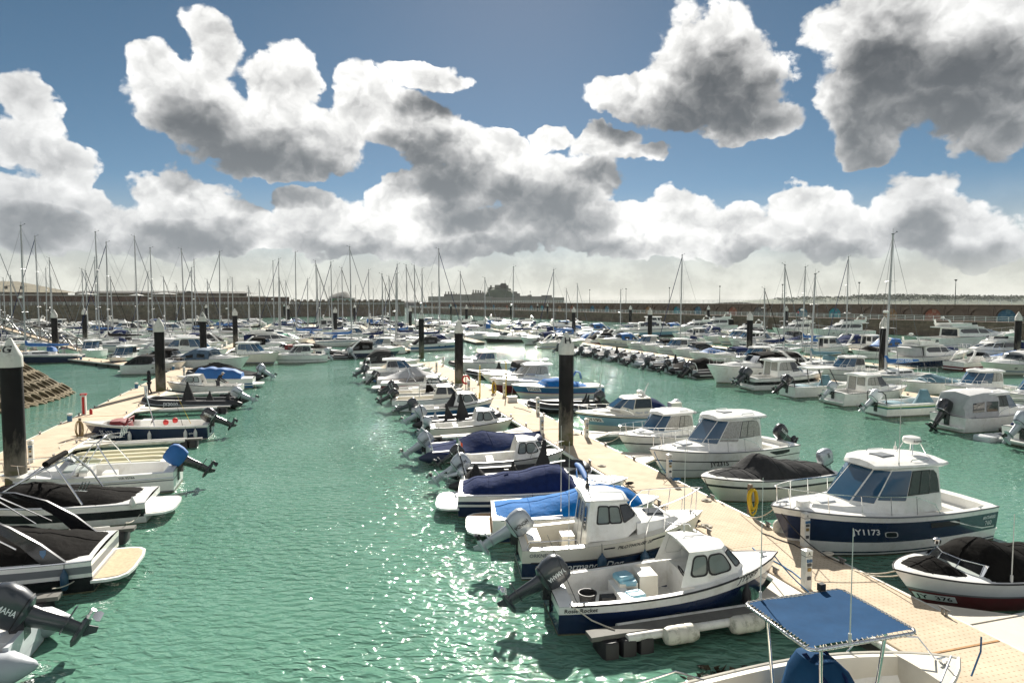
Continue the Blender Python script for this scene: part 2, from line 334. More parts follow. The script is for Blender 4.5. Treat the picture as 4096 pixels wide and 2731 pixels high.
# ------------------------------------------------------------------ boats
BOATS = []
class Boat:
    """x runs forward from the transom (0) to the stem (L); y to port; z up from the waterline."""
    def __init__(s, name, label, stern, bow, B=2.2, fs=.75, fb=1.1, rake=.7, tb=.88, full=2.3, peak=.42, cat='boat', group=None, world=None, L=None):
        if world: loc, ang, s.L = world[0], world[1], L
        else:
            a, b = W(*stern), W(*bow); d = b - a; s.L = d.length; loc = (a + b) / 2; ang = math.atan2(d.y, d.x)
        s.B, s.fs, s.fb, s.rake, s.tb, s.full, s.peak = B, fs, fb, rake, tb, full, peak
        s.root = empty(name, loc, ang, label, cat, group); s.loc = Vector(loc); s.ang = ang
        BOATS.append((loc[0], loc[1], ang, s.L, B))
        s.rn = random.Random(hash(round(loc[0] * 100) + round(loc[1] * 7)))
    def b(s, t):
        if t < s.peak: return s.B / 2 * (s.tb + (1 - s.tb) * math.sin(t / s.peak * math.pi / 2))
        q = (t - s.peak) / (1 - s.peak); return s.B / 2 * max(0., 1 - q ** s.full) ** .85
    def zs(s, t): return s.fs + (s.fb - s.fs) * t ** 1.9
    def S(s, t, v, side=1):
        b = s.b(t); wf = .88 - .30 * t * t
        y = b * (wf + (1 - wf) * max(0, min(v, 1.2)) ** .75); z = v * s.zs(t)
        return Vector((t * (s.L - s.rake * (1 - v)), side * y, z))
    def t_at(s, X): return max(0., min(1., X / s.L))
    def put(s, mb, name, m, smooth=35, parent=None):
        if parent is None or parent is s.root:
            mb.v = [(x - s.L / 2, y, z) for x, y, z in mb.v]; return mb.build(name, m, s.root, smooth)
        mb.v = [(x - s.L / 2, y, z) for x, y, z in mb.v]; return mb.build(name, m, parent, smooth)
    def hull(s, bands, n=18):       # bands: (upper v, material) from the waterline up
        bands = [(min(.045, bands[0][0] * .6), M_SCUM)] + list(bands)
        ts = [i / n for i in range(n)] + [.97, .99, 1.]; ts = sorted(set(ts)); mats = []; mb = MB()
        rows = [(-.5, None)] + [(0., M_ANTI)] + list(bands); ev = [-.5, 0.]; bm = [M_ANTI]
        prev = 0.
        for v, m in bands:
            k = 2 if v - prev > .3 else 1
            for j in range(k): ev.append(prev + (v - prev) * (j + 1) / k); bm.append(m)
            prev = v
        for m in bm:
            if m not in mats: mats.append(m)
        for sd in (1, -1):
            vs = []; fs = []; mis = []
            for t in ts:
                for v in ev:
                    p = s.S(t, max(v, 0), sd)
                    if v < 0: p = Vector((t * (s.L - s.rake) , p.y * .55, -.45))
                    vs.append(p)
            k = len(ev)
            for i in range(len(ts) - 1):
                for j in range(k - 1):
                    f = (i * k + j, (i + 1) * k + j, (i + 1) * k + j + 1, i * k + j + 1)
                    mb.add([], []); fs.append(f if sd < 0 else f[::-1]); mis.append(mats.index(bm[j]))
            k0 = len(mb.v); mb.v += [tuple(q) for q in vs]; mb.f += [tuple(i + k0 for i in f) for f in fs]; mb.m += mis
        k = len(ev); half = len(mb.v) // 2                                   # transom
        for j in range(k - 1):
            mb.f.append((half + j, j, j + 1, half + j + 1)); mb.m.append(mats.index(bm[j]))
        s.hullo = s.put(mb, 'hull', mats, 40); return s.hullo
    def rub(s, m, r=.03, v=1.0, t1=1.):
        mb = MB()
        pts = [s.S(t1 * (1 - i / 20), v, 1) for i in range(21)]; mb.tube(pts + [s.S(t1 * i / 20, v, -1) for i in range(1 if t1 == 1. else 0, 21)], r, 5)
        return s.put(mb, 'rub_rail', m)
    def deck(s, m, ck=None, camber=.05, m2=None, name='deck', rise=0., cap=.0):
        """foredeck and side decks; ck = (X0, X1, side deck width, floor z) opens a cockpit well"""
        mb = MB(); n = 26; ts = [i / n for i in range(n + 1)]
        if ck:
            for X in (ck[0], ck[1]): ts += [s.t_at(X) - 1e-4, s.t_at(X) + 1e-4]
        ts = sorted(t for t in set(ts) if 0 <= t <= 1); sec = []
        for t in ts:
            o = s.S(t, 1.); z = o.z + .004; X = t * s.L; bb = o.y; inside = ck and ck[0] < X < ck[1]
            if inside:
                w = max(.03, bb - ck[2]); w = min(w, bb)
                row = [(X, bb, z), (X, w, z + .01), (X, w * .98, ck[3]), (X, 0, ck[3])]
            else:
                c = camber * min(1, bb / .8) + rise * max(0, min(1, bb / .6))
                row = [(X, bb, z), (X, bb * .8, z + c * .5), (X, bb * .4, z + c * .85), (X, 0, z + c)]
            sec.append(row)
        for sd in (1, -1):
            vs = [(x, y * sd, z) for r in sec for x, y, z in r]; fs = []; k0 = len(mb.v)
            for i in range(len(sec) - 1):
                for j in range(3):
                    f = (i * 4 + j, (i + 1) * 4 + j, (i + 1) * 4 + j + 1, i * 4 + j + 1); fs.append(f if sd > 0 else f[::-1])
            mb.v += vs; mb.f += [tuple(i + k0 for i in f) for f in fs]; mb.m += [0] * len(fs)
        return s.put(mb, name, m, 30)
    def house(s, base, top, m, name='cabin', camber=.06, roof=True, rear=True):
        h = House(s, base, top); mb = MB(); n = len(base)
        for sd in (1, -1):
            for i in range(n - 1):
                q = h.q[('s', i, sd)]; N = 4; g = [((q[0] * (1 - a / N) + q[1] * (a / N)) * (1 - c / N) + (q[3] * (1 - a / N) + q[2] * (a / N)) * (c / N)) for a in range(N + 1) for c in range(N + 1)]
                fs = [(a * 5 + c, (a + 1) * 5 + c, (a + 1) * 5 + c + 1, a * 5 + c + 1) for a in range(N) for c in range(N)]; mb.add(g, fs if sd < 0 else [f[::-1] for f in fs])
        if rear: mb.add(h.q['rear'], [(0, 1, 2, 3)])
        if base[-1][1] > .02: mb.add(h.q['front'], [(0, 1, 2, 3)])
        if roof:
            vs = []
            for x, y, z in top: vs += [(x, y, z), (x, y * .5, z + camber * .8), (x, 0, z + camber), (x, -y * .5, z + camber * .8), (x, -y, z)]
            fs = [(i * 5 + j, (i + 1) * 5 + j, (i + 1) * 5 + j + 1, i * 5 + j + 1) for i in range(n - 1) for j in range(4)]
            fs += [(0, 1, 2, 3, 4), tuple(len(vs) - 5 + k for k in (4, 3, 2, 1, 0))]
            mb.add(vs, [f[::-1] for f in fs])
        h.obj = s.put(mb, name, m, 28); return h
    def slab(s, pts, z, th, m, name='roof', camber=.05, rnd=.05):
        """roof plate from half outline pts (x, y, dz) rear to front"""
        mb = MB(); n = len(pts)
        rings = []
        for x, y, dz in pts:
            zz = z + dz; r = []
            for k, (fy, fz) in enumerate(((-1 + rnd, 0), (-1, .45), (-1 + rnd * .6, .9), (-.5, 1 + camber / th * .7), (0, 1 + camber / th), (.5, 1 + camber / th * .7), (1 - rnd * .6, .9), (1, .45), (1 - rnd, 0))):
                r.append((x, y * fy, zz + th * fz))
            rings.append(r)
        e0 = [(rings[0][k][0] - .03, rings[0][k][1] * .97, z + pts[0][2] + th * .4) for k in range(9)]
        e1 = [(rings[-1][k][0] + .05, rings[-1][k][1] * .93, z + pts[-1][2] + th * .35) for k in range(9)]
        mb.loft([e0] + rings + [e1]); return s.put(mb, name, m, 40)
    def cover(s, X0, X1, ridge, m, name='canvas_cover', pw=1.6, k=1.0, skirt=.10, wr=.03, n=30, v=1., drop=None):
        mb = MB(); rows = []
        for i in range(n + 1):
            X = X0 + (X1 - X0) * i / n; t = s.t_at(X); o = s.S(t, v); bb = o.y * k + .015; z0 = o.z + .012
            h = 0.
            for (xa, ha), (xb, hb) in zip(ridge, ridge[1:]):
                if xa <= X <= xb + 1e-6: q = (X - xa) / (xb - xa); q = q * q * (3 - 2 * q) * .5 + q * .5; h = ha + (hb - ha) * q
            r = [(X, -bb - .01, z0 - skirt), (X, -bb, z0)]; N = 16; c_ = .90 + .20 * abs(((X - X0) / (X1 - X0) * 4 + .5) % 1 - .5)
            for j in range(1, N):
                u = -1 + 2 * j / N; sag = wr * .55 * (math.sin(X * 4.3 + u * 3 + s.L) + .5 * math.sin(X * 11.1 - u * 7) + .45 * math.sin(u * 19 + X * 2.1)) * min(1, 3 * (1 - abs(u)))
                r.append((X, bb * u, z0 + h * c_ * (1 - abs(u) ** pw) ** .9 + sag * min(1, h * 4)))
            r += [(X, bb, z0), (X, bb + .01, z0 - skirt)]; rows.append(r)
        mb.loft(rows, cap0=True, cap1=True, closed=False); o = s.put(mb, name, m, 50)
        sm = MB(); sm.tube([(x, y, z + .004) for x, y, z in (r[9] for r in rows)], .011, 4)
        for i in (n // 4, n // 2, 3 * n // 4): sm.tube([(x, y, z + .004) for x, y, z in rows[i][1:-1]], .011, 4)
        s.put(sm, 'seams', m, 50, o)['kind'] = 'stuff'
        return o
    def rail(s, pts, r=.014, posts=(), m=None, name='rail', both=True):
        for sd in ((1, -1) if both else (1,)):
            mb = MB(); mb.tube([(x, y * sd, z) for x, y, z in pts], r, 5); o = s.put(mb, name, m or M_STEEL)
        return o
    def bow_rail(s, X0, h=.55, n=4, r=.014, inset=.10, gap=0., X1=None):
        """pulpit following the sheer from X0 round the stem"""
        mb = MB(); X1 = X1 or s.L - .08
        def P(X, z):
            t = s.t_at(X); o = s.S(t, 1.); return Vector((X, max(.05, o.y - inset), o.z + z))
        N = 12; side = [P(X0, 0)] + [P(X0 + (X1 - X0) * (i + .6) / N, h * min(1, .55 + i * .25)) for i in range(N)]
        for sd in (1, -1): mb.tube([(p.x, p.y * sd, p.z) for p in side], r)
        e = side[-1]; mb.tube([(e.x, e.y, e.z), (e.x + .12, 0, e.z), (e.x, -e.y, e.z)], r)
        for i in range(n):
            X = X0 + (X1 - X0) * (i + 1) / (n + .4)
            for sd in (1, -1): a = P(X, 0); b = P(X + .06, h); mb.tube([(a.x, a.y * sd, a.z), (b.x, b.y * sd, b.z)], r * .85)
        return s.put(mb, 'bow_rail', M_STEEL)
    def on_hull(s, txt, X, v, h, side, m, bold=.015, name='lettering', plate=None):
        """lettering laid on the topside, starting at X (from the transom) and reading correctly from outside"""
        vs, fs, w = text_shape(txt, bold); k = h / .7; d = 1 if side < 0 else -1
        def pt(a, b, off):
            XX = X + d * a; t = XX / s.L
            for _ in range(3): t = XX / (s.L - s.rake * (1 - v))
            t = max(0, min(.995, t)); p = s.S(t, v, side); q = s.S(min(1, t + .01), v, side); r = s.S(t, v + .05, side)
            ux = (q - p).normalized(); uz = (r - p).normalized(); nn = ux.cross(uz) if side > 0 else uz.cross(ux)
            if nn.y * side < 0: nn = -nn
            return p + uz * b + nn * off
        o = None
        if plate:
            mb = MB(); A = [(-.08 * 1 + (w * k + .16) * i / 6) for i in range(7)]
            mb.loft([[pt(a, -h * .35, .012), pt(a, h * 1.3, .012)] for a in A], False, False, False); o = s.put(mb, 'number_plate', plate, 0)
        mb = MB(); mb.add([pt(x * k, y * k, .018 if plate else .012) for x, y in vs], fs)
        return s.put(mb, name, m, 0, o)
    def text(s, txt, org, xd, yd, h, m, bold=.012):
        org = Vector(org); org.x -= s.L / 2; return text_flat(txt, org, xd, yd, h, m, s.root, bold)
    def outboard(s, m, y=0., sc_=1., tilt=52., X=-.12, z=None, name='outboard_engine', txt=None, cover=None, turn=0., inkm=None):
        z = s.fs - .02 if z is None else z; k = sc_
        g = empty(name, (X - s.L / 2, y, z)); g.parent = s.root
        M = Matrix.Rotation(R(turn), 4, 'Z') @ Matrix.Rotation(R(tilt), 4, 'Y') @ Matrix.Scale(k, 4)
        a = MB(); a.blob([(-.22, 0, .02, .20, .13), (-.24, 0, .08, .31, .19), (-.26, 0, .30, .36, .215), (-.27, 0, .52, .36, .21), (-.25, 0, .66, .31, .18), (-.22, 0, .72, .22, .13), (-.2, 0, .735, .08, .05)], 18, 3.0); a.xform(M)
        c = a.build('cowling', cover or m, g, 40)
        if not cover:
            st = MB(); st.blob([(-.245, 0, .115, .335, .203), (-.248, 0, .135, .338, .205)], 18, 3.0); st.xform(M); st.build('trim_band', M_INK if m is not M_ENGK else M_STEEL, g)
        b = MB(); b.blob([(-.24, 0, .05, .19, .12), (-.26, 0, -.15, .17, .10), (-.30, 0, -.40, .15, .075), (-.32, 0, -.62, .14, .05), (-.33, 0, -.80, .13, .045)], 14, 2.4)
        b.blob([(-.42, 0, -.56, .26, .13), (-.42, 0, -.585, .28, .14)], 14, 2.4); b.xform(M); b.build('drive_leg', m if m is not M_ENGW else M_ENGS, g, 40)
        q = MB(); q.loft([[(x, r * math.cos(j * math.pi / 4), -.84 + r * math.sin(j * math.pi / 4)) for j in range(8)] for x, r in ((-.02, .02), (-.1, .06), (-.3, .075), (-.5, .07), (-.58, .055))])
        q.loft([[(-.22, .012, -.88), (-.46, .012, -.88), (-.5, .006, -1.06), (-.4, .006, -1.08)], [(-.22, -.012, -.88), (-.46, -.012, -.88), (-.5, -.006, -1.06), (-.4, -.006, -1.08)]]); q.xform(M); q.build('gearcase', m if m is not M_ENGW else M_ENGS, g, 40)
        pr = MB(); pr.loft([[(x, r * math.cos(j * math.pi / 4), -.84 + r * math.sin(j * math.pi / 4)) for j in range(8)] for x, r in ((-.58, .05), (-.74, .045))])
        for j in range(3):
            th = j * 2 * math.pi / 3 + .4; vs = []
            for r, tw, wd in ((.04, .9, .05), (.12, .75, .09), (.18, .6, .07)):
                cy_, sy_ = math.cos(th), math.sin(th)
                for e in (-1, 1):
                    off = e * wd; vs.append((-.66 + off * math.cos(tw), r * cy_ - off * math.sin(tw) * sy_, -.84 + r * sy_ + off * math.sin(tw) * cy_))
            pr.add(vs, [(0, 1, 3, 2), (2, 3, 5, 4)])
        pr.xform(M); pr.build('propeller', M_STEEL if m in (M_ENGG,) else M_ENGK, g, 40)
        br = MB(); br.box((.02, 0, .05), (.22, .28, .42)); br.box((.1, 0, -.22), (.07, .24, .5)); br.xform(Matrix.Scale(k, 4)); br.build('bracket', M_ENGK, g)
        if txt:
            for sd in (1, -1):
                o_ = Vector((-.30 if sd < 0 else -.24, .222 * sd, .62)); 
                vs, fs, w = text_shape(txt, .015); kk = .11 / .7; tb = MB()
                # reads down the cowling side
                tb.add([M @ (o_ + Vector((y_ * kk * (1 if sd < 0 else -1), .004 * sd, -x * kk * .46 / max(.46, w * kk)))) for x, y_ in vs], fs); tb.build('lettering', inkm or (M_INKW if m in (M_ENGK, M_ENGG) else M_INK), g, 0)
        return g
    def antenna(s, X, y, z, h, r=.012, lean=0., m=None, name='antenna'):
        mb = MB(); mb.tube([(X, y, z), (X, y, z + .18)], r * 2.2, 6); mb.tube([(X, y, z + .15), (X - lean * h, y, z + h)], [r, r * .5], 5); return s.put(mb, name, m or M_FEND)
    def fender(s, X, side, m=None, z=.25, L=.5, r=.11, top=None):
        t = s.t_at(X); o = s.S(t, 1., side); q = s.S(t, max(0., z / max(.1, o.z)), side); y = q.y + side * r * 1.05; mb = MB()
        mb.lathe([(.02, L / 2 + .08), (.035, L / 2 + .02), (r * .7, L / 2 - .04), (r, L / 2 - .12), (r, -L / 2 + .12), (r * .7, -L / 2 + .04), (.03, -L / 2)], (X, y, z), 10)
        f = s.put(mb, 'fender', m or M_FEND, 50); ln = MB(); ln.tube([(X, y, z + L / 2 + .05), (X, o.y, o.z + .05)], .008, 4); s.put(ln, 'lanyard', M_ROPEK, 35, f); return f
    def radar(s, X, z, legs=.35, r=.28, txt=None):
        for dx, dy in ((.22, .2), (.22, -.2), (-.22, .2), (-.22, -.2)): mb = MB(); mb.tube([(X + dx * 1.5, dy * 1.6, z), (X + dx * .8, dy * .9, z + legs)], .014); s.put(mb, 'radar_leg', M_STEEL)
        d = MB(); d.lathe([(r * .8, 0), (r, .05), (r * 1.02, .12), (r * .9, .2), (r * .3, .24), (.01, .245)], (X, 0, z + legs), 18); o = s.put(d, 'radar_dome', M_WHITE, 50)
        if txt: s.text(txt, (X + .26, r + .012, z + legs + .07), (-1, 0, 0), (0, 0, 1), .09, M_INK)
        return o
    def wheel(s, X, y, z, r=.18, tilt=60):
        mb = MB(); M = Matrix.Translation((X, y, z)) @ Matrix.Rotation(R(tilt), 4, 'Y')
        mb.tube([(r * math.cos(k * math.pi / 8), r * math.sin(k * math.pi / 8), 0) for k in range(16)], .018, 5, closed=True)
        for k in range(3): mb.tube([(0, 0, -.03), (r * math.cos(k * 2.094), r * math.sin(k * 2.094), 0)], .014, 4)
        mb.xform(M); return s.put(mb, 'steering_wheel', M_INK)
    def tubes(s, r, m, z0=.32, zb=.62, cone=.55, name='inflatable_tube', band=None):
        """U-shaped inflatable collar of a RIB"""
        pts = []; rad = []; w = s.B / 2 - r; L = s.L
        def add(x, y, z, q): pts.append(Vector((x, y, z))); rad.append(q)
        side = [(-cone, .02), (-cone + .06, .10), (-cone * .55, r * .62), (-.08, r * .97), (.15, r)]
        for x, q in side: add(x, w, z0, q)
        bx = L - r - w * 1.25
        for i in range(1, 5): add(.15 + (bx - .15) * i / 4, w, z0 + (zb - z0) * .35 * (i / 4) ** 2, r)
        for i in range(1, 8):
            a = i / 8 * math.pi / 2; add(bx + w * 1.25 * math.sin(a), w * math.cos(a), z0 + (zb - z0) * (.35 + .65 * math.sin(a)), r)
        add(L - r, 0, zb, r); n0 = len(pts) - 1
        for i in range(n0 - 1, -1, -1): add(pts[i].x, -pts[i].y, pts[i].z, rad[i])
        mb = MB(); mb.tube(pts, rad, 12); o = s.put(mb, name, m, 60)
        if band:
            g = MB(); off = [Vector((p.x, p.y, p.z)) for p in pts[4:-4]]; out = []
            for i, p in enumerate(off):
                t = (off[min(i + 1, len(off) - 1)] - off[max(i - 1, 0)]); nrm = Vector((t.y, -t.x, 0)).normalized(); 
                c_ = Vector((L * .45, 0, p.z)); nrm = nrm if nrm.dot(p - c_) > 0 else -nrm; out.append(p + nrm * (r + .005) - Vector((0, 0, .04)))
            g.tube(out, .035, 5); s.put(g, 'rubbing_strake', band, 35, o)
        return o
    def fin(s, X, y, z, L_, Wd, h, m, name='console_cover', top=.12, lean=0., pw=3.):
        """fabric hood drawn up to a peak over a console or seat"""
        mb = MB(); rows = []
        for i in range(8):
            q = i / 7; e = (1 - q) ** 1.25; rows.append((X + lean * q * h, y, z + h * q, (L_ / 2) * (top + (1 - top) * e), (Wd / 2) * (top + (1 - top) * e ** .8)))
        for a in rows[:]: pass
        rows.append((X + lean * h, y, z + h + .02, L_ * .02, Wd * .02)); n0 = 16
        rings = []
        for k_, (cx_, cy_, z_, rx, ry) in enumerate(rows):
            rg = mb.ring((cx_, cy_), rx, ry, z_, n0, pw); rings.append([(px + .015 * math.sin(5 * j + k_), py + .012 * math.cos(7 * j + 2 * k_), pz) for j, (px, py, pz) in enumerate(rg)])
        mb.loft(rings); return s.put(mb, name, m, 50)
class House:
    def __init__(s, bt, base, top):
        s.bt = bt; s.base, s.top = base, top; s.q = {}; n = len(base)
        for sd in (1, -1):
            f = lambda p: Vector((p[0], p[1] * sd, p[2]))
            for i in range(n - 1): s.q[('s', i, sd)] = [f(base[i]), f(base[i + 1]), f(top[i + 1]), f(top[i])]
        a, b = base[0], top[0]; s.q['rear'] = [Vector((a[0], a[1], a[2])), Vector((a[0], -a[1], a[2])), Vector((b[0], -b[1], b[2])), Vector((b[0], b[1], b[2]))]
        a, b = base[-1], top[-1]; s.q['front'] = [Vector((a[0], -a[1], a[2])), Vector((a[0], a[1], a[2])), Vector((b[0], b[1], b[2])), Vector((b[0], -b[1], b[2]))]
    def pane(s, key, u0=.08, u1=.92, v0=.15, v1=.9, m=None, frame=None, rnd=.12, name='window', fw=.03, poly=None):
        """a pane let into one face: u along it, v up it; own edges, seated 12 mm proud in its frame"""
        q = s.q[key]; c = (q[0] + q[1] + q[2] + q[3]) / 4
        nn = (q[1] - q[0]).cross(q[3] - q[0]).normalized(); ctr = Vector((sum(p[0] for p in s.base + s.top) / (2 * len(s.base)), 0, c.z))
        if nn.dot(c - ctr) < 0: nn = -nn
        def bil(u, v): return (q[0] * (1 - u) + q[1] * u) * (1 - v) + (q[3] * (1 - u) + q[2] * u) * v
        wdt = ((q[1] - q[0]).length + (q[2] - q[3]).length) / 2; hgt = ((q[3] - q[0]).length + (q[2] - q[1]).length) / 2
        def outline(g):
            if poly: 
                pu = sum(p[0] for p in poly) / len(poly); pv = sum(p[1] for p in poly) / len(poly)
                return [(u + math.copysign(g / wdt, u - pu), v + math.copysign(g / hgt, v - pv)) for u, v in poly]
            a0, a1, b0, b1 = u0 - g / wdt, u1 + g / wdt, v0 - g / hgt, v1 + g / hgt
            rr = rnd * min((a1 - a0) * wdt, (b1 - b0) * hgt); ru, rv = rr / wdt, rr / hgt; o = []
            for cx_, cy_, st in ((a1 - ru, b0 + rv, -90), (a1 - ru, b1 - rv, 0), (a0 + ru, b1 - rv, 90), (a0 + ru, b0 + rv, 180)):
                for k in range(4): t = R(st + 30 * k); o.append((cx_ + ru * math.cos(t), cy_ + rv * math.sin(t)))
            return o
        par = s.obj
        if frame:
            mb = MB(); o = outline(fw); o2 = outline(-.01); mb.loft([[bil(u, v) - nn * .01 for u, v in o], [bil(u, v) + nn * .018 for u, v in o], [bil(u, v) + nn * .018 for u, v in o2]], False, False); fr = s.bt.put(mb, 'window_frame', frame, 0, par)
        mb = MB(); o = outline(0); cu = sum(u for u, v in o) / len(o); cv = sum(v for u, v in o) / len(o)
        mb.loft([[bil(u, v) - nn * .005 for u, v in o]] + [[bil(cu + (u - cu) * f, cv + (v - cv) * f) + nn * .014 for u, v in o] for f in (1., .66, .33)], False, True)
        return s.bt.put(mb, name, m or M_GLASS, 40, par)
    def panes(s, lst, **k):
        for a in lst: s.pane(*a, **k)

# ------------------------------------------------------------------ water
def water_mat():
    m = bpy.data.materials.new('harbour water'); m.use_nodes = True; n = m.node_tree.nodes; l = m.node_tree.links; b = n['Principled BSDF']
    tc = n.new('ShaderNodeTexCoord')
    big = n.new('ShaderNodeTexNoise'); big.inputs['Scale'].default_value = .035; big.inputs['Detail'].default_value = 3; l.new(tc.outputs['Object'], big.inputs['Vector'])
    mx = n.new('ShaderNodeMix'); mx.data_type = 'RGBA'; l.new(big.outputs['Fac'], mx.inputs[0]); mx.inputs[6].default_value = (.072, .180, .122, 1); mx.inputs[7].default_value = (.125, .262, .196, 1)
    l.new(mx.outputs[2], b.inputs['Base Color']); b.inputs['Roughness'].default_value = .03; b.inputs['IOR'].default_value = 1.42
    mp = n.new('ShaderNodeMapping'); mp.inputs['Rotation'].default_value = (0, 0, R(12)); mp.inputs['Scale'].default_value = (1, 1.8, 1); l.new(tc.outputs['Object'], mp.inputs[0])
    def nz(sc_, det, rough, src): 
        q = n.new('ShaderNodeTexNoise'); q.inputs['Scale'].default_value = sc_; q.inputs['Detail'].default_value = det; q.inputs['Roughness'].default_value = rough; q.inputs['Distortion'].default_value = .4; l.new(src, q.inputs['Vector']); return q.outputs['Fac']
    a = nz(2.7, 2, .45, mp.outputs[0]); c = nz(.32, 2, .5, tc.outputs['Object']); e = nz(9.0, 2, .6, mp.outputs[0])
    patch = nz(.06, 2, .5, tc.outputs['Object'])
    mr = n.new('ShaderNodeMapRange'); l.new(patch, mr.inputs[0])
    for i, q in zip((1, 2, 3, 4), (.35, .65, .35, 1.35)): mr.inputs[i].default_value = q
    ae = n.new('ShaderNodeMath'); ae.operation = 'MULTIPLY_ADD'; l.new(e, ae.inputs[0]); ae.inputs[1].default_value = .06; l.new(a, ae.inputs[2])
    am = n.new('ShaderNodeMath'); am.operation = 'MULTIPLY'; l.new(ae.outputs[0], am.inputs[0]); l.new(mr.outputs[0], am.inputs[1])
    b1 = n.new('ShaderNodeBump'); b1.inputs['Distance'].default_value = .148; b1.inputs['Strength'].default_value = 1.; l.new(am.outputs[0], b1.inputs['Height'])
    b2 = n.new('ShaderNodeBump'); b2.inputs['Distance'].default_value = .16; b2.inputs['Strength'].default_value = 1.; l.new(c, b2.inputs['Height']); l.new(b2.outputs[0], b1.inputs['Normal'])
    l.new(b1.outputs[0], b.inputs['Normal']); return m
M_WATER = water_mat()
mb = MB(); xs = [-4000, -600, -150, -60, -25, 0, 25, 60, 150, 600, 4000]; ys = [-60, 0, 20, 45, 80, 140, 260, 600, 1600, 5000]
mb.add([(x, y, 0) for y in ys for x in xs], [(j * 11 + i, j * 11 + i + 1, (j + 1) * 11 + i + 1, (j + 1) * 11 + i) for j in range(9) for i in range(10)])
struct('water', mb, M_WATER, smooth=0)

# ------------------------------------------------------------------ pontoons
def deck_mat():
    m = mat('pontoon grating', (.53, .435, .32), .9, spec=.12, var=.12, scale=.9, dirt=(.30, .23, .16), dscale=.7, damt=.55); n = m.node_tree.nodes; l = m.node_tree.links; b = n['Principled BSDF']
    src = b.inputs['Base Color'].links[0].from_socket; tc = n.new('ShaderNodeTexCoord')
    vo = n.new('ShaderNodeTexVoronoi'); vo.inputs['Scale'].default_value = 7.5; vo.inputs['Randomness'].default_value = 0.; l.new(tc.outputs['Object'], vo.inputs['Vector'])
    r = n.new('ShaderNodeMapRange'); l.new(vo.outputs['Distance'], r.inputs[0])
    for i, q in zip((1, 2, 3, 4), (.16, .3, 1, 0)): r.inputs[i].default_value = q
    mx = n.new('ShaderNodeMix'); mx.data_type = 'RGBA'; l.new(r.outputs[0], mx.inputs[0]); l.new(src, mx.inputs[6]); mx.inputs[7].default_value = (.24, .16, .09, 1); l.new(mx.outputs[2], b.inputs['Base Color'])
    bp = n.new('ShaderNodeBump'); bp.inputs['Distance'].default_value = .01; bp.inputs['Strength'].default_value = .6; bp.invert = True; l.new(r.outputs[0], bp.inputs['Height']); l.new(bp.outputs[0], b.inputs['Normal']); return m
M_DECK = deck_mat()
M_EDGE = mat('pontoon edge tube', (.66, .65, .60), .5, dirt=(.25, .23, .15), dscale=2.5, damt=.7)
M_FLOAT = mat('pontoon float', (.05, .05, .045), .8, var=.4, dirt=(.03, .045, .02), damt=.8)
M_JOINT = mat('rusty joint strip', (.36, .19, .07), .8, var=.3, scale=8)
M_CLEAT = mat('galvanised cleat', (.22, .21, .2), .5, metal=.6, var=.2)
def pontoon(label, p0, p1, q0, q1, step=6.0, org=None, ang=None, joints=()):
    L = p1 - p0; wd = q1 - q0
    root = empty('pontoon', org if org is not None else W(p0, (q0 + q1) / 2), ang if ang is not None else TH, label, 'pontoon', 'walkway pontoons')
    n = max(1, round(L / step)); st = L / n; pm = None
    for i in range(n):
        if pm is None:
            mb = MB(); mb.loft([[(-wd / 2, y, .36), (wd / 2, y, .36), (wd / 2, y, .495), (wd / 2 - .012, y, .505), (-wd / 2 + .012, y, .505), (-wd / 2, y, .495)] for y in (.006, st - .006)]); o = mb.build('deck_panel', M_DECK, root, 30); pm = o.data
        else: o = bpy.data.objects.new('deck_panel', pm); col.objects.link(o); o.parent = root
        o.location = (0, i * st, 0)
        if i % 2: 
            j = MB(); j.box((0, 0, .51), (wd - .08, .05, .012)); j = j.build('joint_strip', M_JOINT, root); j.location = (0, i * st, 0)
    for sd in (-1, 1):
        mb = MB(); mb.tube([(sd * (wd / 2 + .07), 0, .40), (sd * (wd / 2 + .07), L, .40)], .085, 10); mb.build('edge_tube', M_EDGE, root, 60)
    fm = None; k = int(L / 3)
    for i in range(k):
        if fm is None: mb = MB(); mb.box((0, 1.25, .05), (wd - .15, 2.5, .6)); o = mb.build('float', M_FLOAT, root); fm = o.data
        else: o = bpy.data.objects.new('float', fm); col.objects.link(o); o.parent = root
        o.location = (0, i * 3 + .25, 0)
    cm = None
    for i in range(int(L / 3.1)):
        for sd in (-1, 1):
            if cm is None:
                mb = MB(); mb.tube([(0, -.14, .14), (0, .14, .14)], .024, 6); mb.box((0, -.05, .06), (.05, .04, .12)); mb.box((0, .05, .06), (.05, .04, .12)); o = mb.build('cleat', M_CLEAT, root); cm = o.data
            else: o = bpy.data.objects.new('cleat', cm); col.objects.link(o); o.parent = root
            o.location = (sd * (wd / 2 - .09), 1.2 + i * 3.1, .505)
    return root
pontoon('long beige walkway pontoon between the two nearest boat rows', 4, 78, 11.5, 13.85)
pontoon('beige walkway pontoon at left with a hooded man standing on it', 6, 76, -14.5, -11.65)
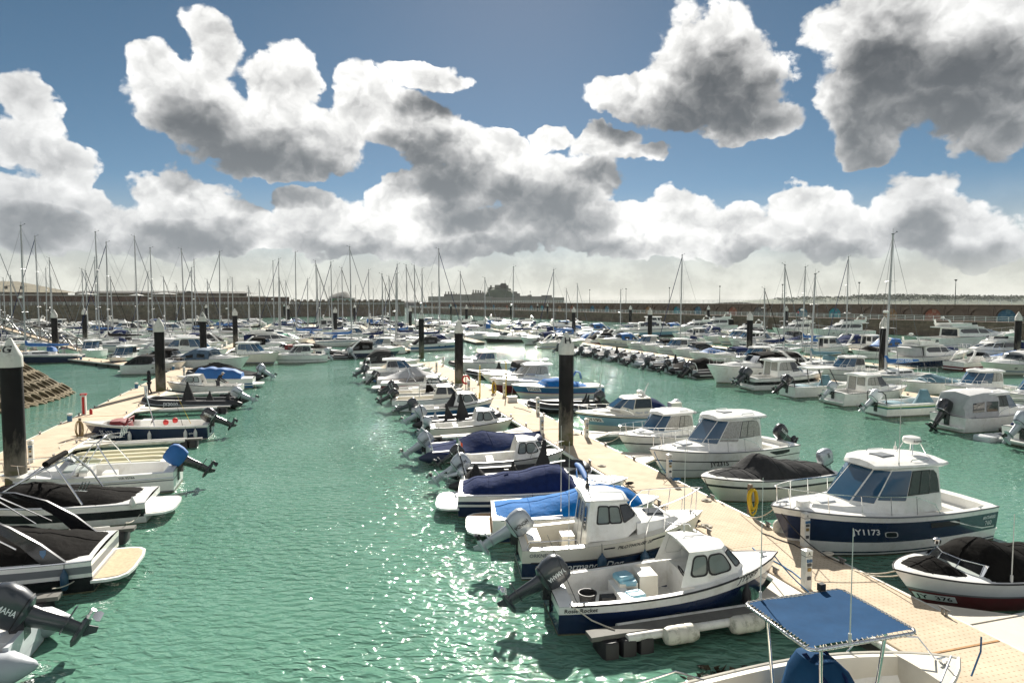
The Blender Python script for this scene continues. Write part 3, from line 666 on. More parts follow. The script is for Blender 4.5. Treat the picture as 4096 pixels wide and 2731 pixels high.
# the branch that leads off to the left towards the gangway
e0, e1 = ground(745, 1478, .5), ground(-60, 1392, .5)
pontoon('beige cross walkway leading left towards the lattice gangway', 0, (e1 - e0).length, -1.1, 1.1, 5., org=(e0.x, e0.y, 0), ang=math.atan2((e1 - e0).y, (e1 - e0).x) - math.pi / 2)
M_GRP = mat('white grating', (.58, .53, .44), .7, var=.08, dirt=(.4, .36, .28))
M_FDECK = mat('finger deck', (.13, .125, .11), .8, var=.25, dirt=(.06, .06, .05))
def finger(label, p, q0, q1, w=.34, gus=True, endk=True, barrels=(), num=None):
    d = 1 if q1 > q0 else -1; L = abs(q1 - q0); root = empty('finger_pontoon', W(p, q0), TH, label, 'pontoon', 'finger pontoons between the berths')
    mb = MB(); mb.box((d * L / 2, 0, .40), (L, w, .10)); mb.build('deck_strip', M_GRP if w > 1 else M_FDECK, root)
    for sd in (-1, 1):
        mb = MB(); mb.tube([(0, sd * (w / 2 + .08), .36), (d * (L - .8), sd * (w / 2 + .08), .36)], .095, 10); mb.build('side_tube', M_EDGE, root, 60)
    if endk:
        mb = MB()
        for i in range(3): mb.blob([(d * (L - 1.25 + i * .42), 0, -.35, .2, w / 2 + .2), (d * (L - 1.25 + i * .42), 0, .30, .2, w / 2 + .2), (d * (L - 1.25 + i * .42), 0, .36, .17, w / 2 + .16)], 12, 5)
        mb.build('end_float', M_FLOATK, root, 40)
    if gus:
        mb = MB()
        for sd in (-1, 1): mb.loft([[(d * .02, sd * w / 2, z), (d * 1.5, sd * w / 2, z), (d * .02, sd * (w / 2 + 1.1), z)] for z in (.38, .47)])
        mb.build('gusset_plate', M_GRP, root, 20)
    for x in barrels:
        mb = MB(); M = Matrix.Translation((d * x, -(w / 2 + .2), .34)) @ Matrix.Rotation(R(90), 4, 'Y')
        mb.lathe([(.05, -.42), (.17, -.38), (.2, -.28), (.2, -.13), (.185, -.11), (.2, -.09), (.2, .09), (.185, .11), (.2, .13), (.2, .28), (.17, .38), (.05, .42)], n=14); mb.xform(M); mb.build('barrel_fender', M_WEED, root, 40)
    if num:
        mb = MB(); mb.box((d * .45, -(w / 2 + .18), .36), (.36, .02, .2)); pl = mb.build('number_plate', M_NAVY, root); text_flat(num, (d * .45, -(w / 2 + .195), .30), (1, 0, 0), (0, 0, 1), .13, M_INKW, pl, center=True)
    return root
FING = [finger('narrow finger pontoon with two weedy white barrel fenders by the open fishing boat', 13.0, 11.4, 5.6, barrels=(2.05, 3.75)),
 finger('finger pontoon between the two dark covered inflatables on the centre row', 35.0, 11.4, 5.6),
 finger('finger pontoon under the boat with the black console hood', 48.6, 11.4, 5.6), finger('finger pontoon beside the red and white speedboat', 54.6, 11.4, 5.6),
 finger('wide beige finger pontoon with grating gusset by the red speedboat', 10.3, 13.95, 19.5, 1.3),
 finger('finger pontoon between the two white hardtop cruisers', 27.6, 13.95, 19.), finger('finger pontoon beside the pale blue and white cruiser', 33.2, 13.95, 19.5),
 finger('finger pontoon beside the black inflatable with the grey hood', 45.6, 13.95, 19.), finger('finger pontoon beside the maroon hulled cabin boat', 54.8, 13.95, 19.5),
 finger('finger pontoon with black end float nearest the grey inflatable', 18.6, -11.5, -6.2), finger('finger pontoon with black end float beside the tower speedboat', 23.6, -11.5, -5.7),
 finger('finger pontoon with a blue 14 plate beside the navy open boat', 38.2, -11.5, -5.9, num='14'), finger('finger pontoon behind the navy open boat', 43.6, -11.5, -6.),
 finger('finger pontoon with a blue 10 plate beside the black inflatable', 49.4, -11.5, -5.8, num='10'), finger('finger pontoon under the boat with the blue sun awning', 57.2, -11.5, -6.)]

# ------------------------------------------------------------------ piles
M_PILE = mat('black pile', (.007, .0066, .0066), .75, spec=.25, var=.5, scale=1.2, dirt=(.20, .18, .15), dscale=1.1, damt=.0)
def pile_mat():
    n = M_PILE.node_tree.nodes; l = M_PILE.node_tree.links; b = n['Principled BSDF']; src = b.inputs['Base Color'].links[0].from_socket
    tc = n.new('ShaderNodeTexCoord'); sp = n.new('ShaderNodeSeparateXYZ'); l.new(tc.outputs['Object'], sp.inputs[0])
    nz = n.new('ShaderNodeTexNoise'); nz.inputs['Scale'].default_value = 2.2; nz.inputs['Detail'].default_value = 8; nz.inputs['Roughness'].default_value = .7
    mp = n.new('ShaderNodeMapping'); mp.inputs['Scale'].default_value = (1, 1, .35); l.new(tc.outputs['Object'], mp.inputs[0]); l.new(mp.outputs[0], nz.inputs['Vector'])
    # dried tide growth below the high-water line
    r = n.new('ShaderNodeMapRange'); l.new(sp.outputs[2], r.inputs[0])
    for i, q in zip((1, 2, 3, 4), (3.7, 1.0, -.16, .44)): r.inputs[i].default_value = q
    ad = n.new('ShaderNodeMath'); l.new(nz.outputs['Fac'], ad.inputs[0]); l.new(r.outputs[0], ad.inputs[1])
    r2 = n.new('ShaderNodeMapRange'); l.new(ad.outputs[0], r2.inputs[0])
    for i, q in zip((1, 2, 3, 4), (.6, .82, 0, .85)): r2.inputs[i].default_value = q
    mx = n.new('ShaderNodeMix'); mx.data_type = 'RGBA'; l.new(r2.outputs[0], mx.inputs[0]); l.new(src, mx.inputs[6]); mx.inputs[7].default_value = (.17, .155, .12, 1)
    nz2 = n.new('ShaderNodeTexNoise'); nz2.inputs['Scale'].default_value = 3; l.new(tc.outputs['Object'], nz2.inputs['Vector'])
    r3 = n.new('ShaderNodeMapRange'); l.new(sp.outputs[2], r3.inputs[0])
    for i, q in zip((1, 2, 3, 4), (1.9, .5, -.3, .4)): r3.inputs[i].default_value = q
    a3 = n.new('ShaderNodeMath'); a3.use_clamp = True; l.new(nz2.outputs['Fac'], a3.inputs[0]); l.new(r3.outputs[0], a3.inputs[1])
    r4 = n.new('ShaderNodeMapRange'); l.new(a3.outputs[0], r4.inputs[0])
    for i, q in zip((1, 2, 3, 4), (.6, .85, 0, .8)): r4.inputs[i].default_value = q
    m2 = n.new('ShaderNodeMix'); m2.data_type = 'RGBA'; l.new(r4.outputs[0], m2.inputs[0]); l.new(mx.outputs[2], m2.inputs[6]); m2.inputs[7].default_value = (.07, .075, .02, 1); l.new(m2.outputs[2], b.inputs['Base Color'])
pile_mat()
M_CAP = mat('white pile cap', (.60, .585, .53), .5, dirt=(.2, .18, .13), dscale=2.5, damt=.8)
PL = {}
def pile(u, d, top=6.35, letter=None, label=None, dia=.74, at=None):
    loc = at or spot(u, d); key = (round(dia, 2), top)
    r = empty('mooring_pile', (loc[0], loc[1], 0), rnd_.uniform(0, 6), label or 'black pile', 'pile', 'mooring piles')
    if key not in PL:
        a = MB(); k = dia / 2; a.lathe([(k, -1.), (k, .6), (k * 1.004, 1.4), (k, top - 1.1)], n=24); c = MB(); c.lathe([(k * 1.06, top - 1.14), (k * 1.06, top - .74), (k * 1.0, top - .66), (.05, top - .02), (.0, top)], n=24)
        PL[key] = (a.build('shaft', M_PILE, r, 40), c.build('cap', M_CAP, r, 40))
    else:
        for q in PL[key]: o = q.copy(); col.objects.link(o); o.parent = r
    if letter:
        r.rotation_euler.z = 0; vs, fs, w = text_shape(letter, .03); k = .5; mb = MB(); rb = dia / 2
        pts = []
        for x, y in vs:
            h_ = top - .56 + y * k * .75; rr = rb + (.05 - rb) * max(0., (h_ - top + .66)) / .64 + .016; a = (x - w / 2) * k / max(.15, rr) - math.pi / 2 + R(8); pts.append((rr * math.cos(a), rr * math.sin(a), h_))
        mb.add(pts, fs); mb.build('letter', M_INK, r, 0)
    return r
PILES = [(36, None, 6.3, 'G', 'nearest black pile at the left edge with a G on its white cap', spot(36, 25.6)),
 (635, 53, 6.4, None, 'tall black pile behind the hooded man on the left pontoon', None), (811, 77, 6.5, 'G', 'black pile with a small G behind the peaked grey boat cover', None),
 (217, 90, 6.6, None, 'black pile standing on the cross walkway left of centre', None), (338, 112, 6.6, None, 'black pile beside the lattice gangway end', None), (940, 104, 6.6, None, 'black pile beside the hardtop cruiser with arched windows', None),
 (826, 208, 6.8, None, 'thin far pile left of the green tarpaulin boat', None), (1154, 180, 6.8, None, 'far pile right of the green tarpaulin boat', None), (1341, 129, 6.6, None, 'dark pile in front of the far rock islet', None),
 (1418, 208, 6.8, None, 'small far pile near the harbour mouth', None), (1138, 270, 6.8, None, 'very small far pile before the dark harbour wall', None), (1641, 150, 6.6, None, 'black pile left of the H pile amid the far boats', None),
 (1685, 90, 6.5, 'H', 'black pile with a small H at the far end of the centre pontoon', None), (1835, 57, 6.1, None, 'tall dark pile on the centre pontoon beyond the life ring', None), (1866, 180, 6.8, None, 'far pile right of the red canopy boat', None),
 (1804, 270, 6.8, None, 'tiny far pile in front of the arched wall below the castle', None), (2043, 270, 6.8, None, 'tiny far pile right of the castle keep', None), (2268, 33.2, 6.2, 'H', 'biggest pile, black with an H on its white cone, on the centre pontoon', spot(2266, 33)),
 (2295, 135, 6.6, None, 'black pile just right of the big H pile cone', None), (2521, 170, 6.7, None, 'pile beside the white and blue passenger launch', None), (2600, 112, 6.6, None, 'dark pile in front of the passenger launch bow', None),
 (2833, 170, 6.7, None, 'pile in front of the flybridge yacht by the arched wall', None), (2150, 300, 6.8, None, 'thin pile against the stone quay under the blue murals', None), (2190, 285, 6.8, None, 'second thin pile against the stone quay under the blue murals', None),
 (3000, 86, 6.4, None, 'black pile with clean white cone behind the big white cruiser bow', None), (3145, 147, 6.7, None, 'pile beside the white flybridge boat before the arches', None), (3538, 62, 6.3, None, 'broad black pile behind the boat with the blue sail cover', None),
 (3556, 168, 6.7, None, 'pile partly hidden behind the broad black pile', None), (4074, 84, 6.4, None, 'black pile at the right edge in front of the big motor yacht', None)]
for u, d, top, let, lab, at in PILES: pile(u, d, top, let, lab, at=at)

# ------------------------------------------------------------------ service pedestals and other pontoon furniture
M_PED = mat('pedestal white', (.70, .69, .64), .5, dirt=(.3, .27, .2), dscale=4, damt=.5)
M_SOCK = mat('socket grey', (.05, .055, .06), .5); M_BRASS = mat('brass tap', (.35, .25, .1), .4, metal=.7)
ped0 = empty('service_pedestal', (0, 0, 0), TH)
mb = MB(); mb.box((0, 0, .42), (.19, .17, .84)); mb.build('body', M_PED, ped0)
mb = MB(); mb.box((0, 0, .85), (.196, .176, .02)); mb.build('band', M_INK, ped0)
mb = MB(); mb.box((0, 0, .92), (.2, .18, .13)); mb.add([(-.11, -.1, .985), (.11, -.1, .985), (.11, .1, .985), (-.11, .1, .985), (0, 0, 1.03)], [(0, 1, 4), (1, 2, 4), (2, 3, 4), (3, 0, 4), (3, 2, 1, 0)]); mb.build('head', M_PED, ped0, 20)
for dx, z, w, h, m in ((-.04, .74, .06, .07, M_BLUEH), (.045, .74, .06, .07, M_BLUEH), (0, .64, .11, .07, M_SOCK), (0, .52, .09, .08, M_BRASS), (0, .30, .09, .08, M_SOCK)):
    mb = MB(); mb.box((dx, -.095, z), (w, .04, h)); mb.build('socket', m, ped0)
index_kids(); ped_tree = tree_of(ped0)
PEDS = [(3224, 2352, 'A', 'white service pedestal lettered A beside the blue canopy boat'), (3219, 2182, '6', 'white service pedestal numbered 6 in front of the navy hulled cruiser'), (2676, 1912, '10', 'white service pedestal numbered 10 at the bow of the hardtop cruiser'),
 (2346, 1748, '14', 'white service pedestal just right of the big H pile'), (2151, 1650, '18', 'white service pedestal by the bow of the black inflatable'), (2167, 1735, 'C', 'white service pedestal lettered C behind the navy covered inflatable'), (2017, 1583, '17', 'white service pedestal left of the white dock box'),
 (1917, 1532, '21', 'white service pedestal by the maroon hulled cabin boat'), (1875, 1570, 'E', 'white service pedestal beside the red life ring'), (1746, 1487, 'F', 'white service pedestal near the far end of the centre pontoon'), (1773, 1462, '25', 'farthest white service pedestal on the centre pontoon'),
 (126, 1849, '3', 'white service pedestal numbered 3 beside the left edge pile'), (585, 1599, '1', 'white service pedestal in front of the hooded man'), (737, 1510, '5', 'white service pedestal by the grey covered inflatable')]
for i, (u, v, t, lab) in enumerate(PEDS):
    o = ped0 if i == 0 else copy_tree(ped0, None, ped_tree); o.location = ground(u, v, .505); tag(o, lab, 'pedestal', 'service pedestals')
    text_flat(t, (0, -.093, .885), (1, 0, 0), (0, 0, 1), .075, M_INK, o, .02, center=True)
lit0 = empty('pontoon_light', (0, 0, 0)); M_LITB = mat('blue light post', (.03, .13, .26), .5, dirt=(.2, .2, .2))
mb = MB(); mb.lathe([(.13, 0), (.13, .36)], n=12); mb.build('post', M_LITB, lit0, 40); mb = MB(); mb.lathe([(.13, .361), (.13, .40), (.15, .41), (.15, .47), (.02, .50)], n=12); mb.build('lamp_cap', M_PED, lit0, 40)
index_kids(); lt = tree_of(lit0)
for i, (u, v, lab) in enumerate([(279, 1685, 'short blue and white light post nearest the left pile'), (546, 1553, 'short blue and white light post left of the hooded man'), (324, 1438, 'short blue light post on the cross walkway at far left'), (561, 1460, 'short blue light post on the cross walkway before the moored launch'), (693, 1479, 'short blue light post where the two walkways meet')]):
    o = lit0 if i == 0 else copy_tree(lit0, None, lt); o.location = ground(u, v, .505); tag(o, lab, 'light post', 'short blue pontoon lights')
f = empty('fire_point', ground(337, 1658, .505), TH, 'red and white fire point post standing on the left pontoon', 'fire point')
mb = MB(); mb.box((0, 0, .62), (.26, .2, 1.24)); mb.build('cabinet', M_PED, f); mb = MB(); mb.box((0, -.115, .6), (.13, .03, 1.1)); mb.build('door', M_RED, f); mb = MB(); mb.box((0, 0, 1.3), (.34, .26, .1)); mb.build('top', M_RED, f); text_flat('SOS', (0, -.14, 1.265), (1, 0, 0), (0, 0, 1), .07, M_INKW, f, center=True)
mb = MB(); mb.blob([(.38, 0, 0, .09, .09), (.38, 0, .3, .09, .09), (.38, 0, .36, .04, .04)], 12, 2); mb.build('extinguisher', M_RED, f)
def hose(loc, label, m, post=1.0, coils=6, hang=.5):
    r = empty('hose_post', loc, TH, label, 'hose'); mb = MB(); mb.box((0, 0, post / 2), (.12, .12, post), .1); mb.build('post', M_WOOD, r, 0)
    mb = MB(); rn = random.Random(int(loc[0] * 10))
    for k in range(coils):
        w = .14 + .03 * rn.random(); h = hang * (.75 + .35 * rn.random()); y = -.08 - .018 * k; dx = rn.uniform(-.03, .03)
        mb.tube([(dx + w * math.cos(a), y + .02 * math.sin(3 * a), post - .12 - h + h * math.sin(a)) for a in [i * math.pi / 7 for i in range(14)]], .02, 5, closed=True)
    mb.build('hose_coil', m, r, 60); return r
hose(ground(2998, 2052, .505), 'bright yellow hose coiled on a post by the navy cruiser bow', M_YEL, coils=10, hang=.42)
hose(ground(1974, 1572, .505), 'yellow hose coiled on a post by the maroon hulled cabin boat', M_YEL)
hose(ground(322, 1746, .505), 'old tan hose coiled on a post by the navy open boat', mat('tan hose', (.30, .22, .1), .6), hang=.5)
hose(ground(590, 1445, .505), 'yellow hose coiled on a post on the cross walkway', M_YEL)
for u, v, vt, lab in ((1920, 1594, 1462, 'tall thin yellow pole on the centre pontoon'), (2024, 1586, 1447, 'tall thin yellow pole beside the blue and white speedboat'), (1917, 1592, 1572, 'stub of a yellow pole')):
    g = ground(u, v, .505); h = height(vt, g.y) - .5; mb = MB(); mb.tube([(0, 0, 0), (0, 0, h)], .04, 8); mb.lathe([(.09, 0), (.09, .04), (.04, .05)], n=8); o = mb.build('yellow_pole', mat('pole yellow', (.6, .45, .06), .5, var=.15), None, 40, g); tag(o, lab, 'pole')
b = empty('dock_box', ground(2050, 1606, .505), TH, 'small white dock box on the centre pontoon edge', 'box'); mb = MB(); mb.box((0, 0, .17), (.62, .4, .34)); mb.build('body', M_PED, b); mb = MB(); mb.box((0, 0, .37), (.68, .46, .06), tap=.95); mb.build('lid', M_PED, b)
lr = empty('life_ring_stand', ground(1863, 1556, .505), TH, 'red life ring on a white stand on the centre pontoon', 'life ring'); mb = MB(); mb.box((0, 0, .6), (.1, .1, 1.2)); mb.build('stand', M_PED, lr)
mb = MB(); mb.tube([(.29 * math.cos(a), -.1, .8 + .33 * math.sin(a)) for a in [i * math.pi / 10 for i in range(20)]], .07, 8, closed=True); mb.build('ring', M_RED, lr, 60)

# ------------------------------------------------------------------ honeycomb sea defence at the left
M_CONC = mat('weathered concrete', (.14, .108, .06), .9, spec=.2, var=.4, scale=2, bump=.5, bscale=12, dirt=(.06, .05, .03), dscale=1.0, damt=.9)
M_HOLE = mat('dark bank core', (.016, .013, .010), .9, var=.4, scale=4)  # near-black core colour that shows through the cell holes
bank = empty('sea_defence', (-55, 47, 0), 0, 'curved concrete sea defence of oval honeycomb cells at left', 'sea defence')
mb = MB(); N = 40; rr = [(20.6, -.6), (11, 6.6), (0, 6.8)]
mb.loft([[(r * math.cos(k * 2 * math.pi / N), r * math.sin(k * 2 * math.pi / N), z - .32) for k in range(N)] for r, z in rr], False, False); mb.build('core', M_HOLE, bank, 60)
cell = None
for row in range(9):
    rb, rt = 20.6 - row * .80, 20.6 - (row + 1) * .80; zb, zt = -.35 + row * .60, -.35 + (row + 1) * .60; n = 120
    mb = MB(); w = math.pi / n * .97
    def P(a, h, dep=0.): r_ = rb + (rt - rb) * h; return (r_ * math.cos(a) - dep * .6 * math.cos(a), r_ * math.sin(a) - dep * .6 * math.sin(a), zb + (zt - zb) * h - dep * .8)
    out = []; inn = []; dn = []
    for k in range(16):
        t = k * 2 * math.pi / 16; cs, sn = math.cos(t), math.sin(t); q = max(abs(cs), abs(sn)); out.append(P(w * cs / q, .5 + .485 * sn / q)); inn.append(P(w * .80 * cs, .5 + .40 * sn, .03)); dn.append(P(w * .70 * cs, .5 + .34 * sn, .34))
    edge = [P(w * math.cos(k * math.pi / 8) / max(abs(math.cos(k * math.pi / 8)), abs(math.sin(k * math.pi / 8))), .5 + .485 * math.sin(k * math.pi / 8) / max(abs(math.cos(k * math.pi / 8)), abs(math.sin(k * math.pi / 8))), .3) for k in range(16)]
    mb.loft([edge, out, inn, dn], False, False); me = None
    for k in range(33):
        a = R(-72) + (k + .5 * (row % 2)) * 2 * math.pi / n
        if me is None: o = mb.build('block', M_CONC, bank, 30); me = o.data
        else: o = bpy.data.objects.new('block', me); col.objects.link(o); o.parent = bank
        o.rotation_euler.z = a + rnd_.uniform(-.004, .004); o.location.z = rnd_.uniform(-.03, .03)

# ------------------------------------------------------------------ harbour walls, quay, far shore
def stone_mat(name, c1, c2, mortar, sc_=1., bw=1.1, bh=.42):
    m = bpy.data.materials.new(name); m.use_nodes = True; n = m.node_tree.nodes; l = m.node_tree.links; b = n['Principled BSDF']; b.inputs['Roughness'].default_value = .9
    tc = n.new('ShaderNodeTexCoord'); sp = n.new('ShaderNodeSeparateXYZ'); l.new(tc.outputs['Object'], sp.inputs[0]); cb = n.new('ShaderNodeCombineXYZ'); l.new(sp.outputs[0], cb.inputs[0]); l.new(sp.outputs[2], cb.inputs[1])
    br = n.new('ShaderNodeTexBrick'); l.new(cb.outputs[0], br.inputs['Vector']); br.inputs['Scale'].default_value = sc_; br.inputs['Brick Width'].default_value = bw; br.inputs['Row Height'].default_value = bh; br.inputs['Mortar Size'].default_value = .025
    br.inputs['Color1'].default_value = (*c1, 1); br.inputs['Color2'].default_value = (*c2, 1); br.inputs['Mortar'].default_value = (*mortar, 1); br.inputs['Bias'].default_value = 0
    nz = n.new('ShaderNodeTexNoise'); nz.inputs['Scale'].default_value = .5; nz.inputs['Detail'].default_value = 8; nz.inputs['Roughness'].default_value = .7; l.new(tc.outputs['Object'], nz.inputs['Vector'])
    mr = n.new('ShaderNodeMapRange'); l.new(nz.outputs['Fac'], mr.inputs[0])
    for i, q in zip((1, 2, 3, 4), (.3, .7, .55, 1.4)): mr.inputs[i].default_value = q
    vm = n.new('ShaderNodeVectorMath'); vm.operation = 'SCALE'; l.new(br.outputs['Color'], vm.inputs[0]); l.new(mr.outputs[0], vm.inputs['Scale']); l.new(vm.outputs[0], b.inputs['Base Color'])
    bp = n.new('ShaderNodeBump'); bp.inputs['Strength'].default_value = .7; bp.inputs['Distance'].default_value = .05; l.new(br.outputs['Fac'], bp.inputs['Height']); bp.invert = True; l.new(bp.outputs[0], b.inputs['Normal']); MATS[name] = m; return m
M_QUAY = stone_mat('quay granite', (.19, .135, .09), (.125, .09, .063), (.05, .04, .03), 1., 1.3, .55)
M_ARCHW = mat('arch wall render', (.155, .112, .082), .9, var=.18, scale=.6, dirt=(.08, .065, .05), dscale=.8, damt=.6)
M_RECESS = mat('arch infill', (.19, .142, .105), .9, var=.15, scale=.8)
M_BRICK = stone_mat('red brick wall', (.15, .085, .06), (.12, .07, .05), (.07, .055, .045), 1., .7, .22)
M_RAILW = mat('railing white', (.76, .76, .74), .5); M_LAMP = mat('lamp post green', (.03, .045, .04), .5)
WA = R(28.2); wd_ = Vector((-math.sin(WA), math.cos(WA), 0)); wn_ = Vector((-math.cos(WA), -math.sin(WA), 0))     # along the wall, towards the basin
W0 = Vector((122, 112, 0)); WL = 390
wall = empty('arched_wall', W0, math.atan2(wd_.y, wd_.x), 'long sea wall of painted blind arches with a white railing on top', 'wall')   # local x along, +y to the basin
quay = empty('stone_quay', W0, math.atan2(wd_.y, wd_.x), 'lower granite quay with white railing below the arches', 'quay')
sy = 1
mb = MB(); mb.box((WL / 2, 4.6, 1.1), (WL, 9.2, 4.4)); mb.build('quay_wall', M_QUAY, quay, 0); mb = MB(); mb.box((WL / 2, 4.55, 3.38), (WL, 9.5, .16)); mb.build('coping', M_ARCHW, quay, 0)
AW = 5.0; nb = int(WL / AW)
mb = MB(); zb, zt = 3.46, 6.8; hw = AW / 2; aw = 1.95; spring = 4.35; y0 = 3.6; y1 = 3.05
prof = [(-aw, zb)] + [(-aw * math.cos(k * math.pi / 12), spring + 1.75 * math.sin(k * math.pi / 12)) for k in range(13)] + [(aw, zb)]
outer = [(-hw, zb), (-hw, spring)] + [(-hw, 5.6), (-hw, zt), (-hw * .7, zt), (-hw * .45, zt), (-hw * .2, zt), (0, zt), (hw * .2, zt), (hw * .45, zt), (hw * .7, zt), (hw, zt), (hw, 5.6)] + [(hw, spring), (hw, zb)]
mb.loft([[(x, y0, z) for x, z in outer], [(x, y0, z) for x, z in prof], [(x, y1, z) for x, z in prof]], False, False, closed=False, mi=0); k0 = len(mb.v)
mb.add([(x, y1, z) for x, z in prof], [tuple(range(len(prof)))], 1); bay = None
mb.box((-hw, y0 + .12, 4.9), (.55, .26, 2.9)); mb.box((-hw, y0 + .2, 6.2), (.8, .45, .5))
MUR = [mat('mural %d' % i, c, .8, var=.3, scale=1.5, dirt=d, dscale=1.1, damt=1.) for i, (c, d) in enumerate([((.03, .13, .22), (.15, .3, .35)), ((.32, .17, .06), (.4, .35, .28)), ((.05, .18, .26), (.4, .42, .38)), ((.32, .1, .06), (.45, .35, .25)), ((.03, .3, .35), (.3, .1, .2)), ((.12, .12, .12), (.4, .38, .33))])]
mur = None
for i in range(nb):
    if bay is None: o = mb.build('arch_bay', [M_ARCHW, M_RECESS], wall, 30); bay = o.data
    else: o = bpy.data.objects.new('arch_bay', bay); col.objects.link(o); o.parent = wall
    o.location = (hw + i * AW, 0, 0)
    if (i * 7 + 3) % 5 < 2 and i > 1:
        p2 = MB(); p2.add([(x * .93, y1 + .03, zb + (z - zb) * .96) for x, z in prof], [tuple(range(len(prof)))]); q = p2.build('mural', MUR[(i * 5) % 6], wall, 0); q.location = (hw + i * AW, 0, 0)
mb = MB(); mb.box((WL / 2, 0.5, 6.88), (WL, 6.7, .2)); mb.box((WL / 2, -1, 5), (WL, 6, 3.4)); mb.build('parapet_deck', M_ARCHW, wall, 0)
def railing(parent, x0, x1, y, z, h=1.1, step=2.1, rails=(.35, .68, 1.)):
    mb = MB(); n = int((x1 - x0) / step)
    for i in range(n + 1): mb.box((x0 + i * step, y, z + h / 2), (.09, .09, h))
    o = mb.build('railing_posts', M_RAILW, parent, 0); o['kind'] = 'stuff'
    for k in rails: mb = MB(); mb.box(((x0 + x1) / 2, y, z + h * k - .03), (x1 - x0, .06, .07)); mb.build('railing_bar', M_RAILW, parent, 0)
railing(wall, 0, WL, 3.6, 6.98); railing(quay, 0, WL, 9.0, 3.46)
lamp0 = empty('lamp_post', (0, 0, 0)); mb = MB(); mb.tube([(0, 0, 0), (0, 0, 5.2)], [.1, .06], 8); mb.build('post', M_LAMP, lamp0, 50)
mb = MB(); mb.lathe([(.08, 5.2), (.32, 5.55), (.3, 5.6), (.03, 5.62)], n=10); mb.build('lantern', M_LAMP, lamp0, 50); index_kids(); ltree = tree_of(lamp0)
def wall_s(u): k = (u - 2048) / 2650; return (W0.x - k * W0.y) / (k * wd_.y - wd_.x)
for i, (u, lab) in enumerate([(3841, 'lamp post on the arched wall nearest the right edge'), (3456, 'lamp post on the arched wall left of the tallest right mast'), (3150, 'lamp post on the arched wall where the wooded hill begins'), (2899, 'lamp post on the arched wall above the pale mural'), (2697, 'lamp post on the arched wall beside a tall mast'), (2523, 'lamp post on the arched wall in open sky, right of centre'), (2377, 'lamp post on the arched wall just right of the low fort'), (2138, 'lamp post rising in front of the fort right of the keep'), (1955, 'lamp post in front of the castle keep'), (1877, 'lamp post in front of the castle chimneys'), (1746, 'lamp post at the left end of the arched wall')]):
    o = lamp0 if i == 0 else copy_tree(lamp0, None, ltree); pt = W0 + wd_ * wall_s(u) + wn_ * 2.4; o.location = (pt.x, pt.y, 6.98); tag(o, lab, 'lamp post', 'lamp posts on the sea wall')
# left harbour wall
A0, A1 = Vector((-185, 190, 0)), Vector((-112, 335, 0)); dv = A1 - A0; lw = empty('harbour_wall', A0, math.atan2(dv.y, dv.x), 'long brown brick harbour wall at left behind the masts', 'wall'); LL = dv.length
mb = MB(); mb.box((LL / 2, 2.0, 8.0), (LL, 3, 3.4)); mb.build('upper_wall', M_BRICK, lw, 0); mb = MB(); mb.box((LL / 2, -1.5, 2.9), (LL, 10, 6.8)); mb.build('lower_wall', M_QUAY, lw, 0)
mb = MB(); mb.box((LL / 2, 2.0, 9.8), (LL + .2, 3.4, .25)); mb.build('coping', mat('pale coping', (.45, .43, .38), .8), lw, 0); railing(lw, 0, LL, -6.2, 6.3)
for i in range(int(LL / 6)):
    mb = MB(); mb.box((i * 6 + 3, .35, 8.), (.7, .5, 3.2)); mb.build('pier', M_BRICK, lw, 0)
B0, B1 = A1 + Vector((0, 0, 0)), Vector((-58, 355, 0)); dv2 = B1 - B0; pw_ = empty('pier_head_wall', B0, math.atan2(dv2.y, dv2.x), 'low dark crenellated pier wall towards the harbour mouth', 'wall'); L2 = dv2.length
mb = MB(); mb.box((L2 / 2, 0, 3.4), (L2, 6, 9)); mb.build('wall', M_QUAY, pw_, 0)
for i in range(int(L2 / 3)): mb = MB(); mb.box((1 + i * 3, -2, 8.25), (1.6, 1.2, .7)); mb.build('merlon', M_QUAY, pw_, 0)
railing(pw_, 0, L2, -3.2, 5.9)
h = empty('harbour_hut', spot(1385, 345, 6.2), -.2, 'small pale green control hut at the harbour mouth', 'hut'); mb = MB(); mb.box((0, 0, 1.5), (8, 4, 3.)); mb.build('body', mat('hut paint', (.42, .5, .46), .6), h, 0); mb = MB(); mb.box((0, 0, 3.1), (8.6, 4.6, .25)); mb.build('roof', M_ARCHW, h, 0)
mb = MB(); mb.box((-1.5, -2.03, 1.7), (3, .08, 1.2)); mb.build('window', M_GLASS, h, 0); mb = MB(); mb.box((-6, 0, 1.4), (3.5, 3, 2.8)); mb.build('annex', mat('hut green', (.02, .2, .08), .6), h, 0)
# warehouse and sheds over the left wall
M_ROOFT = mat('mossy tiled roof', (.16, .14, .09), .9, var=.2, scale=.4, bump=.3, bscale=2)
wh = empty('warehouse', (-196, 236, 0), R(60), 'large warehouse with a mossy hipped roof at far left', 'building')
mb = MB(); mb.box((0, 0, 7), (58, 26, 8)); mb.build('wall', mat('warehouse render', (.3, .27, .22), .9), wh, 0)
mb = MB(); mb.add([(-31, -15, 11.), (31, -15, 11.), (31, 15, 11.), (-31, 15, 11.), (-20, 0, 15.2), (18, 0, 15.2)], [(0, 1, 5, 4), (1, 2, 5), (2, 3, 4, 5), (3, 0, 4)]); rf = mb.build('roof', M_ROOFT, wh, 0)
for i in range(7): mb = MB(); mb.box((-14 + i * 5, -7.2, 13.18), (.9, 6, .12)); q = mb.build('roof_light', M_ARCHW, wh, 0)
mb = MB(); mb.box((4, -17, 9.9), (50, 8, .35)); mb.build('canopy', mat('pale canopy', (.5, .5, .47), .7), wh, 0)
